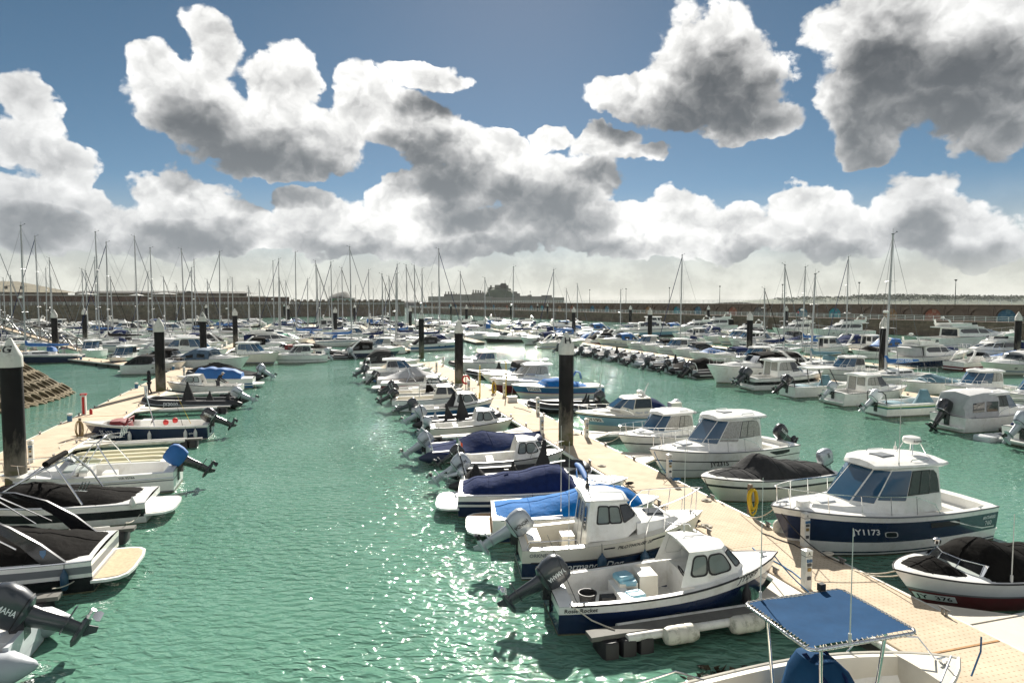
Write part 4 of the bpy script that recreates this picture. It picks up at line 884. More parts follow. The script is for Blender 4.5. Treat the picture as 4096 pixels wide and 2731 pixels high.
for i, (u0, u1, v, d, lab) in enumerate([(330, 760, 1164, 330, 'long low dark shed behind the left harbour wall'), (700, 975, 1166, 345, 'dark sloping roofed shed at the end of the harbour wall'), (905, 1060, 1184, 350, 'low reddish shed towards the pier')]):
    z = height(v, d); x0, x1 = (u0 - 2048) / 2650 * d, (u1 - 2048) / 2650 * d; s_ = empty('shed', ((x0 + x1) / 2, d, 0), 0, lab, 'building')
    mb = MB(); mb.box((0, 0, z / 2 - .5), (x1 - x0, 10, z - 1)); mb.build('wall', M_ARCHW, s_, 0); mb = MB(); w = (x1 - x0) / 2; mb.loft([[(-w - .5, -5.6, z - 1), (w + 8 * (i == 1), -5.6, z - 1), (w, -1, z), (-w, -1, z)], [(-w - .5, 5.6, z - 1), (w + 8 * (i == 1), 5.6, z - 1), (w, 1, z), (-w, 1, z)]]); mb.build('roof', mat('dark shed roof', (.07, .065, .055), .8) if i < 2 else M_BRICK, s_, 0)
for i, (u0, u1, v, d) in enumerate([(318, 378, 1172, 260), (528, 572, 1176, 275), (612, 708, 1171, 280)]):
    z = height(v, d); x0, x1 = (u0 - 2048) / 2650 * d, (u1 - 2048) / 2650 * d
    k = empty('kiosk', ((x0 + x1) / 2, d, 6), 0, ['white awning roof on the harbour wall at left', 'small white van shaped kiosk on the harbour wall', 'pale pyramid roofed kiosk on the harbour wall'][i], 'kiosk'); w = (x1 - x0) / 2
    mb = MB(); mb.box((0, 0, (z - 6) / 2 - .3), (w * 1.5, 3, z - 6.6)); mb.build('body', M_ARCHW, k, 0); mb = MB(); mb.add([(-w, -2, z - 6.6), (w, -2, z - 6.6), (w, 2, z - 6.6), (-w, 2, z - 6.6), (0, 0, z - 5.9)], [(0, 1, 4), (1, 2, 4), (2, 3, 4), (3, 0, 4), (3, 2, 1, 0)]); mb.build('roof', mat('pale canopy', (.5, .5, .47), .7), k, 0)
# islet and rocks at the mouth, castle, hill
M_ROCK = mat('far rock', (.075, .075, .065), .95, var=.3, scale=.05)
def rock(name, label, cx, cy, prof, dep, kind=None, m=M_ROCK, seed=1):
    mb = MB(); rn = random.Random(seed); rings = []
    for j in range(7):
        f = j / 6; s_ = math.sin(f * math.pi) ** .5 if 0 < f < 1 else .02
        rings.append([(cx + x * (.9 + .1 * s_) + rn.uniform(-1, 1) * .6, cy - dep + 2 * dep * f, (z * s_ + rn.uniform(-.5, .5)) if z > 0 else -2) for x, z in prof])
    mb.loft(rings, True, True, closed=False); o = mb.build(name, m, None, 25); return tag(o, label, 'rock')
def sil(pts, d, cx): return [((u - 2048) / 2650 * d - cx, height(v, d)) for u, v in pts]
cx = (1365 - 2048) / 2650 * 800
rock('rock_islet', 'grey domed rock islet beyond the harbour mouth', cx, 800, [((1318 - 2048) / 2650 * 800 - cx, -2)] + sil([(1322, 1196), (1328, 1183), (1342, 1174), (1358, 1171), (1368, 1168), (1374, 1165), (1384, 1167), (1392, 1172), (1400, 1185), (1404, 1197)], 800, cx) + [((1408 - 2048) / 2650 * 800 - cx, -2)], 25)
rk = random.Random(5)
for i, (u0, u1, v) in enumerate([(1400, 1462, 1198), (1478, 1530, 1197), (1535, 1600, 1202), (1595, 1700, 1203)]):
    cx = ((u0 + u1) / 2 - 2048) / 2650 * 850; pts = [(u0 + (u1 - u0) * k / 12, v + rk.uniform(-1, 3) + 3 * abs(k - 6) / 6) for k in range(13)]
    rock('rock_reef', ['low reef just right of the domed islet', 'low reef with a hut shaped crest near the sea gap', 'very low reef in the sea gap', 'low reef left of the castle causeway'][i], cx, 850, [((u0 - 3 - 2048) / 2650 * 850 - cx, -2)] + sil(pts, 850, cx) + [((u1 + 3 - 2048) / 2650 * 850 - cx, -2)], 20, seed=i)
M_CAST = mat('castle granite', (.17, .155, .13), .95, var=.2, scale=.06)
D = 900.; cas = empty('castle', spot(1990, D, 0), 0, 'hazy hilltop castle with keep, barracks and chimneys on the skyline', 'castle')
def cpx(X): return (1600 + X / 3.36 - 1990) / 2650 * D
def cz(Y): return height(1050 + Y / 3.36, D)
def cbox(x0, x1, y, name, dep=14, dy=0, z0=0, m=None): mb = MB(); mb.box(((cpx(x0) + cpx(x1)) / 2, dy, (cz(y) + z0) / 2), (cpx(x1) - cpx(x0), dep, cz(y) - z0)); return mb.build(name, m or M_CAST, cas, 0)
cbox(400, 1250, 457, 'curtain_wall', dy=-8); cbox(1250, 2195, 470, 'curtain_wall', dy=-8); cbox(600, 770, 424, 'barracks'); cbox(775, 985, 430, 'barracks'); cbox(968, 1135, 408, 'barracks')
for a, b_, y in ((612, 622, 390), (648, 664, 390), (684, 700, 390), (722, 732, 393), (756, 766, 410), (790, 800, 414), (978, 992, 368), (1012, 1030, 370), (1044, 1062, 372), (1074, 1092, 375), (1108, 1122, 384)): cbox(a, b_, y, 'chimney', 4)
for a, b_, y in ((1600, 1716, 448), (1715, 1768, 436), (1768, 1900, 455), (1900, 2035, 440), (1515, 1575, 392), (1570, 1612, 415)): cbox(a, b_, y, 'bastion', 18)
for a, b_, y in ((1190, 1285, 335), (1212, 1232, 308), (1275, 1360, 303), (1355, 1426, 284), (1350, 1432, 290), (1420, 1458, 308), (1455, 1490, 352)): cbox(a, b_, y, 'keep', 22, 6)
for k in range(7): cbox(1355 + k * 10.5, 1361 + k * 10.5, 279, 'merlon', 22, 6, z0=cz(285))
mb = MB(); mb.add([(cpx(1375), -12, cz(415)), (cpx(1485), -12, cz(415)), (cpx(1485), 4, cz(415)), (cpx(1375), 4, cz(415)), (cpx(1430), -12, cz(368)), (cpx(1430), 4, cz(368))], [(0, 1, 4), (3, 2, 5), (0, 4, 5, 3), (1, 2, 5, 4)]); mb.build('gable_roof', M_CAST, cas, 0); cbox(1378, 1482, 415, 'gatehouse', 15, -4)
mb = MB(); rn = random.Random(3); prof = [(1120, 470), (1150, 420), (1180, 372), (1230, 345), (1300, 335), (1380, 330), (1450, 345), (1490, 372), (1530, 415), (1580, 470)]
mb.loft([[(cpx(x) * (1 if j else 1), -14 + j * 12, max(0, (cz(y) + rn.uniform(-1.5, 1.5)) * (1, 1.02, .9, .3)[j] - (3 if j == 0 else 0))) for x, y in prof] for j in range(4)], True, True, closed=False); mb.build('castle_rock', mat('castle rock', (.06, .075, .045), .95, var=.3, scale=.08), cas, 25)
mb = MB(); mb.tube([(cpx(1412), 6, cz(280)), (cpx(1412), 6, cz(232))], .25, 5); mb.build('flagpole', M_LAMP, cas)
# wooded headland at right
D2 = 1150.; rn = random.Random(9); top = [(2960, 1204), (3010, 1199), (3070, 1192), (3140, 1188), (3230, 1185), (3330, 1183), (3420, 1182), (3560, 1178), (3700, 1180), (3850, 1182), (4000, 1185), (4150, 1187), (4400, 1186), (4700, 1190)]
def ridge(u):
    for (a, b_), (c_, d_) in zip(top, top[1:]):
        if a <= u <= c_: return b_ + (d_ - b_) * (u - a) / (c_ - a)
mb = MB(); us = [2960 + 20 * i for i in range(87)]
mb.loft([[((u - 2048) / 2650 * D2, D2 + dy, max(-1, height(ridge(u) + 5, D2) * f + rn.uniform(-.8, .8))) for u in us] for dy, f in ((-160, -.1), (-90, .45), (0, 1.), (120, .8), (260, -.1))], False, False, closed=False); struct('headland', mb, mat('headland scrub', (.05, .065, .03), .95, var=.35, scale=.03))
mb = MB()
for i in range(2600):
    u = rn.uniform(3080, 4600); f = rn.random() ** .6; dy = -90 * (1 - f); z = height(ridge(u) + 5, D2) * (.45 + .55 * f); x = (u - 2048) / 2650 * D2; r_ = rn.uniform(1.2, 3.4) * (1 if u > 3400 else .6); ps = []
    for k in range(6):
        c_ = Vector((x + rn.gauss(0, r_ * .5), D2 + dy + rn.gauss(0, 2), z + rn.uniform(.1, 1.3) * r_)); a, b_ = Vector((rn.gauss(0, 1), rn.gauss(0, 1), rn.gauss(0, .7))) * r_ * .35, Vector((rn.gauss(0, 1), rn.gauss(0, 1), rn.gauss(0, .7))) * r_ * .35; mb.add([c_ - a, c_ + b_, c_ + a, c_ - b_], [(0, 1, 2, 3)])
o = mb.build('headland_woods', mat('far foliage', (.055, .075, .03), .9, var=.4, scale=.1), None, 0); tag(o, 'dark band of woodland along the top of the far headland', 'woodland', kind='stuff')

# lattice gangway at the left
M_GANG = mat('galvanised truss', (.2, .2, .19), .5, metal=.5, var=.1)
ga, gb = spot(-70, 96, 4.8), spot(322, 92, .9); dv = gb - ga; gw = empty('gangway', ga, math.atan2(dv.y, dv.x), 'grey lattice gangway bridge sloping down at far left', 'gangway'); gl = math.hypot(dv.x, dv.y); sl = dv.z / gl; n = 11
for y in (-.8, .8):
    for zz, nm in ((0, 'bottom_chord'), (1.35, 'top_chord')):
        mb = MB(); mb.tube([(0, y, zz), (gl, y, zz + sl * gl)], .09, 6); mb.build(nm, M_GANG, gw)
    for i in range(n):
        x0, x1 = gl * i / n, gl * (i + 1) / n; mb = MB(); mb.tube([(x0, y, sl * x0 + (0 if i % 2 else 1.35)), (x1, y, sl * x1 + (1.35 if i % 2 else 0))], .07, 5); mb.build('diagonal', M_GANG, gw)
        mb = MB(); mb.tube([(x1, y, sl * x1), (x1, y, sl * x1 + 1.35)], .05, 5); mb.build('upright', M_GANG, gw)
mb = MB(); mb.loft([[(0, y, -.05), (gl, y, sl * gl - .05), (gl, y, sl * gl - .15), (0, y, -.15)] for y in (-.75, .75)]); mb.build('walkway', M_DECK, gw)

# ------------------------------------------------------------------ kinds of boat
def bm_(s): return Matrix.Translation(s.loc) @ Matrix.Rotation(s.ang, 4, 'Z') @ Matrix.Translation((-s.L / 2, 0, 0))
def aboard(s, name, mb, m, X, y, z, label, cat, rz=0., smooth=35):       # something that merely lies in a boat
    o = mb.build(name, m, None, smooth); o.matrix_world = bm_(s) @ Matrix.Translation((X, y, z)) @ Matrix.Rotation(rz, 4, 'Z'); tag(o, label, cat); return o
def seatbox(s, X, y, z, d, m, name='seat', tap=.94): mb = MB(); mb.box((X, y, z + d[2] / 2), d, tap=tap); return s.put(mb, name, m, 0)
def bollard(s):
    z = s.zs(.9)
    for sd in (1, -1):
        mb = MB(); o = s.S(.1, 1., sd); mb.tube([(o.x - .1, o.y * .93, o.z + .06), (o.x + .1, o.y * .93, o.z + .06)], .016); mb.box((o.x, o.y * .93, o.z + .03), (.05, .03, .06)); s.put(mb, 'deck_cleat', M_STEEL)
    mb = MB(); mb.tube([(s.L * .93 - .1, 0, z + .12), (s.L * .93 + .1, 0, z + .12)], .018); mb.box((s.L * .93, 0, z + .05), (.05, .03, .12)); return s.put(mb, 'deck_cleat', M_STEEL)
def hatch(s, X, z, w=.5, m=None): mb = MB(); mb.box((X, 0, z), (w, w * .95, .05), tap=.94); return s.put(mb, 'hatch', m or M_GREYW, 0)

def cuddy(label, st, bw, bands, B=2.0, fs=.62, fb=1.1, hm=None, eng=M_ENGG, tilt=55, es=.85, k=None, dm=None, rails=False, glass=None, world=None, L=None, group=None, detail=True):
    s = Boat('fishing_boat', label, st, bw, B, fs, fb, .55, .86, 2.2, world=world, L=L, group=group); L = s.L; hm = hm or M_WHITE; dm = dm or hm
    s.hull(bands); s.rub(M_RUBBER, .025); s.deck(dm, (.06 * L, .56 * L, .16, .22)); z = s.zs(.6)
    base = [(.50 * L, .40 * B, z), (.62 * L, .385 * B, z + .02), (.78 * L, .27 * B, z + .10), (.83 * L, .14 * B, z + .13)]
    top = [(.545 * L, .33 * B, z + .78), (.62 * L, .33 * B, z + .80), (.70 * L, .24 * B, z + .76), (.735 * L, .12 * B, z + .73)]
    h = s.house(base, top, hm, 'cuddy', rear=False); g = glass or M_CLEAR
    for sd in (1, -1):
        h.pane(('s', 0, sd), .32, .95, .30, .86, g, M_INK, .25); h.pane(('s', 1, sd), .06, .86, .26, .84, g, M_INK, .3); h.pane(('s', 2, sd), .12, .9, .3, .84, g, M_INK, .25)
    h.pane('front', .1, .9, .3, .84, g, M_INK, .2)
    if detail:
        mb = MB(); mb.box((.30 * L, 0, .42), (.30, B * .55, .4)); s.put(mb, 'thwart', dm, 0); s.wheel(.55 * L, -.25, z + .12, .17)
        if rails: s.bow_rail(.6 * L, .42, 3)
        bollard(s)
    if eng: s.outboard(eng, 0, es, tilt)
    return s

def hardtop(label, st, bw, bands, B=2.7, fs=1.0, fb=1.5, group=None, win=None, scr=None, eng=None, ne=1, tilt=50, rails=True, roofm=None, hm=None, world=None, L=None, detail=True, es=1., arch=False, curtains=False, name='cabin_cruiser', txt=None):
    s = Boat(name, label, st, bw, B, fs, fb, .9, .9, 2.4, world=world, L=L, group=group); L = s.L; hm = hm or M_WHITE; k = L / 7.5; win = win or M_GLASS; scr = scr or M_GLASSB
    s.hull(bands); s.rub(M_STRIPE, .025); s.deck(hm, (.05 * L, .33 * L, .2, .35)); z = s.zs(.45); H_ = 1.28 * k
    base = [(.30 * L, .41 * B, z), (.50 * L, .41 * B, z + .01), (.64 * L, .33 * B, z + .10 * k), (.71 * L, .18 * B, z + .16 * k)]
    top = [(.31 * L, .37 * B, z + H_), (.445 * L, .37 * B, z + H_ + .03), (.52 * L, .30 * B, z + H_), (.555 * L, .16 * B, z + H_ - .02)]
    tb_ = [(.60 * L, .36 * B, s.zs(.62) + .0), (.74 * L, .27 * B, s.zs(.75)), (.86 * L, .13 * B, s.zs(.86))]; tt = [(.60 * L, .32 * B, z + .30 * k), (.73 * L, .23 * B, z + .30 * k), (.83 * L, .08 * B, s.zs(.84) + .12 * k)]
    s.house(tb_, tt, hm, 'coachroof', .05)
    h = s.house(base, top, hm, 'cabin', rear=True)
    for sd in (1, -1):
        if detail:
            h.pane(('s', 0, sd), .03, .34, .42, .93, win, hm, .02, poly=[(.06, .42), (.34, .42), (.34, .93), (.22, .93), (.12, .85), (.07, .7)]); h.pane(('s', 0, sd), .36, .66, .42, .93, win, M_INK, .02, fw=.015); h.pane(('s', 0, sd), .68, .985, .42, .93, win, M_INK, .02, fw=.015)
        else: h.pane(('s', 0, sd), .06, .97, .40, .93, win, None, .1)
        h.pane(('s', 1, sd), .03, .97, .30, .95, scr if not arch else win, M_INK if not detail else None, .04); h.pane(('s', 2, sd), .04, .96, .22, .95, scr, None, .04)
    h.pane('front', .04, .96, .2, .95, scr, None, .04); h.pane('rear', .12, .46, .06, .9, win, M_STRIPE, .06, 'door'); h.pane('rear', .54, .9, .4, .9, win, M_STRIPE, .08)
    ro = s.slab([(.245 * L, .35 * B, .0), (.29 * L, .40 * B, .02), (.44 * L, .40 * B, .05), (.52 * L, .345 * B, .035), (.575 * L, .22 * B, -.01)], z + H_ - .03, .12 * k, roofm or hm, 'roof', .09)
    if detail:
        hatch(s, .76 * L, z + .36 * k, .55 * k); hatch(s, .46 * L, z + H_ + .22 * k, .5 * k, M_STRIPE); bollard(s)
        for sd in (1, -1): mb = MB(); mb.tube([(.33 * L, sd * .3 * B, z + H_ + .12 * k), (.34 * L, sd * .3 * B, z + H_ + .2 * k), (.42 * L, sd * .3 * B, z + H_ + .21 * k), (.43 * L, sd * .3 * B, z + H_ + .13 * k)], .014); s.put(mb, 'roof_rail', M_STEEL)
        mb = MB(); mb.box((.17 * L, 0, .55), (.25 * L, B * .5, .02)); mb.box((.07 * L, 0, .62), (.10 * L, B * .7, .5)); s.put(mb, 'aft_bench', hm, 0)
    if detail:
        for sd in (1, -1): mb = MB(); mb.tube([(.665 * L, sd * .12 * B, z + .30 * k), (.61 * L, sd * .2 * B, z + .75 * k)], .012, 4); s.put(mb, 'wiper', M_INK)
    if rails: s.bow_rail(.33 * L, .55 * k, 5)
    mb = MB(); mb.loft([[(-.32, -B * .36, .25), (-.32, B * .36, .25), (.02, B * .4, .25), (.02, -B * .4, .25)], [(-.32, -B * .36, .32), (-.32, B * .36, .32), (.02, B * .4, .32), (.02, -B * .4, .32)]]); s.put(mb, 'swim_platform', hm, 0)
    if eng:
        for i in range(ne): s.outboard(eng, (i - (ne - 1) / 2) * .62, es, tilt, txt=txt, X=-.18)
    return s

def platform(s, m, depth=.6, z=.33, w=.9, teak=None):
    mb = MB(); b = s.b(0) * w; out = [(.04, b), (-depth * .4, b), (-depth * .72, b * .93), (-depth * .92, b * .75), (-depth, b * .4), (-depth, -b * .4), (-depth * .92, -b * .75), (-depth * .72, -b * .93), (-depth * .4, -b), (.04, -b)]
    mb.loft([[(x, y, z - .07) for x, y in out], [(x, y, z) for x, y in out]]); o = s.put(mb, 'swim_platform', m, 25)
    if teak: mb = MB(); mb.loft([[(x * .9 - .02, y * .9, z + .002) for x, y in out], [(x * .9 - .02, y * .9, z + .012) for x, y in out]]); s.put(mb, 'teak_mat', teak, 0, o)
    return o

def windscreen(s, X, z, w, h, rake, m=None, back=.9):
    """wrapped screen: three panes in a bright frame"""
    o = []
    b0 = [(X - back, w, z), (X, w * .92, z + .04), (X + .28, w * .35, z + .06)]; b1 = [(X - back - rake * .4, w * .93, z + h * .45), (X - rake, w * .82, z + h), (X + .28 - rake, w * .32, z + h + .03)]
    h_ = s.house(b0, b1, M_STEEL, 'windscreen_frame', roof=False, rear=False)
    # only slender frame members remain; panes fill the bays
    me = h_.obj.data; bpy.data.objects.remove(h_.obj); mb = MB()
    for sd in (1, -1):
        T = [(x, y * sd, zz) for x, y, zz in b1]; Bm = [(x, y * sd, zz) for x, y, zz in b0]; mb.tube(T, .016); mb.tube(Bm, .014)
        for a, c in zip(T, Bm): mb.tube([a, c], .014)
    mb.tube([b1[-1], (b1[-1][0], -b1[-1][1], b1[-1][2])], .016); h_.obj = s.put(mb, 'windscreen_frame', M_STEEL)
    for sd in (1, -1): h_.pane(('s', 0, sd), .02, .98, .02, .98, m or M_CLEAR, None, .02); h_.pane(('s', 1, sd), .02, .98, .02, .98, m or M_CLEAR, None, .02)
    h_.pane('front', .02, .98, .02, .98, m or M_CLEAR, None, .02); return h_

def express(label, st, bw, bands, B=2.9, fs=1.0, fb=1.45, canopy=None, arch=None, group=None, world=None, L=None, detail=True, hm=None, rails=True, ports=True, plat=True, eng=None, hard=False, name='sports_cruiser', ch=.95):
    s = Boat(name, label, st, bw, B, fs, fb, 1.1, .9, 2.5, world=world, L=L, group=group); L = s.L; hm = hm or M_WHITE; k = L / 8.5
    s.hull(bands); s.rub(M_STRIPE if bands[-1][1] is M_WHITE else M_STEEL, .025); s.deck(hm, (.04 * L, .46 * L, .22, .45), .06); z = s.zs(.5)
    base = [(.44 * L, .40 * B, z), (.58 * L, .36 * B, s.zs(.58)), (.76 * L, .24 * B, s.zs(.76)), (.88 * L, .08 * B, s.zs(.88))]; top = [(.44 * L, .34 * B, z + .34 * k), (.56 * L, .30 * B, z + .36 * k), (.72 * L, .17 * B, z + .33 * k), (.83 * L, .04 * B, s.zs(.83) + .10)]
    c = s.house(base, top, hm, 'coachroof', .07)
    if detail: hatch(s, .66 * L, z + .44 * k, .5 * k, M_GLASS)
    windscreen(s, .56 * L, z + .30 * k, .36 * B, .55 * k, .5 * k, M_GLASS if not detail else None, .14 * L)
    if ports:
        for sd in (1, -1):
            for X in (.56, .68):
                t = X; p = s.S(t, .62, sd); mb = MB(); a = s.S(t + .02, .62, sd); d_ = (a - p).normalized(); up = Vector((0, 0, 1)); nn = Vector((0, sd, 0)); mb.loft([[p + d_ * (.16 * k * math.cos(q)) + up * (.065 * k * math.sin(q)) + nn * o for q in [i * math.pi / 6 for i in range(12)]] for o in (-.02, .03)], False, True); s.put(mb, 'porthole', M_GLASS, 0)
    if canopy:
        x0, x1 = .06 * L, .50 * L; hh = ch * k + .25; mb = MB(); rows = []
        for i in range(9):
            q = i / 8; X = x0 + (x1 - x0) * q; w = min(s.b(s.t_at(X)) - .1, .40 * B); zz = s.zs(s.t_at(X)); e = hh * (math.sin(min(1, .12 + q * 1.5) * math.pi / 2) if q < .6 else 1 - .12 * ((q - .6) / .4) ** 2); wr = .025 * math.sin(i * 2.1 + s.L)
            rows.append([(X, -w, zz), (X, -w * .97, zz + e * .55 + wr), (X, -w * .82, zz + e * .9), (X, -w * .4, zz + e + .02), (X, 0, zz + e + .05 + wr), (X, w * .4, zz + e + .02), (X, w * .82, zz + e * .9), (X, w * .97, zz + e * .55 - wr), (X, w, zz)])
        mb.loft(rows, True, True, closed=False); cn = s.put(mb, 'canopy', canopy, 40)
        for sd in (0, 8):
            mb = MB(); a = 1 if sd == 0 else 7; 
            for i0, i1 in ((2, 4), (5, 7)):
                qs = [Vector(rows[i0][sd]).lerp(Vector(rows[i0][a]), .35), Vector(rows[i1][sd]).lerp(Vector(rows[i1][a]), .35), Vector(rows[i1][a]), Vector(rows[i0][a])]; off = Vector((0, -.02 if sd == 0 else .02, .0)); mb.add([p + off for p in qs], [(0, 1, 2, 3)])
            s.put(mb, 'clear_panel', M_GLASS, 0, cn)
    if arch:
        mb = MB()
        for sd in (1, -1):
            mb.loft([[(X + dx, sd * y, zz) for dx, y in ((0, yy), (.34 * k, yy), (.34 * k, yy - .08), (0, yy - .08))] for X, yy, zz in ((.10 * L, .42 * B, s.zs(.15)), (.19 * L, .40 * B, s.zs(.2) + .8 * k), (.25 * L, .33 * B, s.zs(.2) + 1.25 * k), (.27 * L, .2 * B, s.zs(.2) + 1.36 * k), (.27 * L, 0, s.zs(.2) + 1.38 * k))], True, False)
        s.put(mb, 'radar_arch', arch, 40)
        if detail: s.radar(.29 * L, s.zs(.2) + 1.40 * k, .12, .22); s.antenna(.29 * L, .25 * B, s.zs(.2) + 1.3 * k, 1.2)
    if hard: s.slab([(.16 * L, .33 * B, .1), (.22 * L, .36 * B, .12), (.44 * L, .36 * B, .12), (.52 * L, .26 * B, 0)], z + 1.05 * k, .12, hm, 'hardtop')
    if rails: s.bow_rail(.5 * L, .5 * k, 4)
    if plat: platform(s, hm, .6 * k)
    if eng: s.outboard(eng, 0, 1.05, 50)
    return s

def flybridge(label, st, bw, bands, B=3.6, fs=1.3, fb=2.0, group=None, world=None, L=None, detail=True, canopy=None, win=None, name='motor_yacht'):
    s = Boat(name, label, st, bw, B, fs, fb, 1.6, .92, 2.5, world=world, L=L, group=group); L = s.L; k = min(1.2, L / 11.); win = win or M_GLASS
    s.hull(bands); s.rub(M_STEEL, .03); s.deck(M_WHITE, (.03 * L, .24 * L, .25, .7)); z = s.zs(.45)
    base = [(.22 * L, .41 * B, z), (.46 * L, .41 * B, z), (.62 * L, .34 * B, z + .05), (.80 * L, .14 * B, s.zs(.8))]; top = [(.22 * L, .37 * B, z + 1.15 * k), (.42 * L, .37 * B, z + 1.2 * k), (.53 * L, .30 * B, z + 1.1 * k), (.60 * L, .12 * B, z + .95 * k)]
    h = s.house(base, top, M_WHITE, 'saloon', .08)
    for sd in (1, -1):
        h.pane(('s', 0, sd), .06, .96, .38, .88, win, None, .2, poly=[(.05, .62), (.2, .4), (.97, .38), (.97, .9), (.3, .9), (.12, .85)]); h.pane(('s', 1, sd), .03, .94, .36, .9, win, None, .2); h.pane(('s', 2, sd), .05, .75, .45, .93, win, None, .2)
    h.pane('front', .1, .9, .4, .9, win, None, .1); h.pane('rear', .1, .9, .05, .85, win, M_STEEL, .05, 'door')
    z2 = z + 1.2 * k; s.slab([(.10 * L, .36 * B, 0), (.2 * L, .41 * B, .03), (.42 * L, .41 * B, .03), (.52 * L, .30 * B, -.02)], z2 - .02, .14 * k, M_WHITE, 'flybridge_deck', .03)
    fb_ = [(.16 * L, .36 * B, z2 + .14 * k), (.36 * L, .36 * B, z2 + .14 * k), (.47 * L, .24 * B, z2 + .12 * k), (.50 * L, .1 * B, z2 + .1 * k)]; ft = [(.14 * L, .37 * B, z2 + .6 * k), (.36 * L, .37 * B, z2 + .62 * k), (.45 * L, .25 * B, z2 + .6 * k), (.475 * L, .1 * B, z2 + .58 * k)]
    f = s.house(fb_, ft, M_WHITE, 'flybridge', roof=False); 
    for sd in (1, -1): f.pane(('s', 1, sd), .0, 1., .6, 1.25, win, None, .05, 'flybridge_screen'); f.pane(('s', 2, sd), 0, 1, .6, 1.25, win, None, .05, 'flybridge_screen')
    mb = MB()
    for sd in (1, -1): mb.loft([[(X, sd * y, zz), (X + .3 * k, sd * y, zz), (X + .3 * k, sd * (y - .08), zz), (X, sd * (y - .08), zz)] for X, y, zz in ((.15 * L, .34 * B, z2 + .2 * k), (.12 * L, .3 * B, z2 + 1.1 * k), (.12 * L, 0, z2 + 1.2 * k))], True, False)
    s.put(mb, 'radar_arch', M_WHITE, 40); s.radar(.13 * L + .2, z2 + 1.22 * k, .1, .25 * k)
    if canopy: mb = MB(); mb.blob([(.14 * L, 0, z, .09 * L, .36 * B), (.13 * L, 0, z + 1.0 * k, .085 * L, .34 * B), (.13 * L, 0, z + 1.1 * k, .06 * L, .28 * B)], 16, 4.5); s.put(mb, 'aft_canopy', canopy, 40)
    for sd in (1, -1):
        for X in (.5, .62, .74):
            p = s.S(X, .6, sd); mb = MB(); d_ = (s.S(X + .02, .6, sd) - p).normalized(); mb.loft([[p + d_ * (.22 * k * math.cos(q)) + Vector((0, sd * o, .09 * k * math.sin(q))) for q in [i * math.pi / 6 for i in range(12)]] for o in (-.02, .03)], False, True); s.put(mb, 'porthole', M_GLASS, 0)
    s.bow_rail(.45 * L, .6 * k, 6); platform(s, M_WHITE, .8 * k); return s

def covered(label, st, bw, bands, cov, ridge, B=2.2, fs=.7, fb=1.0, X0=.16, X1=.8, group=None, world=None, L=None, hm=None, plat=None, eng=None, bimini=None, rails=False, pw=1.6, name='covered_speedboat', wr=.03, skirt=.1):
    s = Boat(name, label, st, bw, B, fs, fb, .9, .9, 2.6, world=world, L=L, group=group); L = s.L; hm = hm or M_WHITE
    s.hull(bands); s.rub(M_RUBBER if not plat else M_STEEL, .022); s.deck(hm, None, .09)
    s.cover(X0 * L, X1 * L, [(a * L, h) for a, h in ridge], cov, k=.92, pw=pw, wr=wr, skirt=skirt)
    if plat: platform(s, hm, .85, .36, 1.0, teak=plat if plat is not True else None)
    if eng: s.outboard(eng, 0, .95, 50)
    if rails: s.bow_rail(.62 * L, .4, 3)
    return s

def rib(label, st, bw, tube, B=2.3, r=.25, eng=M_ENGS, tilt=55, es=1., fins=(), frame=True, cov=None, hull=None, group=None, world=None, L=None, txt=None, etxt=None, arch=True, detail=True, zb=.66, tm=None, band=M_GREYW, name='inflatable_boat', seats=True, inkm=None):
    s = Boat(name, label, st, bw, B, .42, .62, .9, .9, 2.4, world=world, L=L, group=group); L = s.L; hull = hull or M_GREYW
    s.B = B - r * 1.6; s.hull([(.5, hull), (1., hull)]); s.deck(M_DECKW, None, .0); s.B = B
    s.tubes(r, tube, .36, zb, band=band)
    mb = MB(); mb.box((.04, 0, .5), (.10, B - 2.6 * r, .5)); s.put(mb, 'transom', hull, 0)
    if cov: s.B = B + .04; s.fs, s.fb = .55, .85; s.cover(.02 * L, .985 * L, [(a * L, h) for a, h in cov[1]], cov[0], pw=cov[2] if len(cov) > 2 else 1.3, k=1.0, skirt=.22)
    s.fs, s.fb = .42, .62
    for X, y, Lx, Wy, h, m, ln in fins: s.fin(X * L, y, .45, Lx, Wy, h, m, 'console_cover' if h > .8 else 'seat_cover', lean=ln)
    if seats and not cov and not fins:
        seatbox(s, .52 * L, 0, .42, (.5, .6, .75), M_WHITE, 'console'); s.wheel(.46 * L, 0, 1.12, .17); seatbox(s, .36 * L, 0, .42, (.6, .5, .5), M_BLK, 'jockey_seat')
    if arch:
        mb = MB()
        for sd in (1, -1): mb.tube([(.16, sd * (B / 2 - r * 1.4), .6), (.02, sd * (B / 2 - r * 1.6), 1.25), (-.05, sd * (B / 2 - r * 2.2), 1.5)], .03, 6)
        mb.tube([(-.05, B / 2 - r * 2.2, 1.5), (-.05, -B / 2 + r * 2.2, 1.5)], .03, 6); s.put(mb, 'roll_bar', M_BLACKH if arch is True else arch)
        s.antenna(-.05, .3, 1.5, 1.3)
    if eng: s.outboard(eng, 0, es, tilt, z=.62, txt=etxt, inkm=inkm)
    if txt:
        for sd in (1, -1):
            text_flat(txt, (L * .12 + (.0 if sd < 0 else .9) , sd * (B / 2 + .012), .34), (1 if sd < 0 else -1, 0, 0), (0, 0, 1), .2, M_INKW, s.root)
    return s

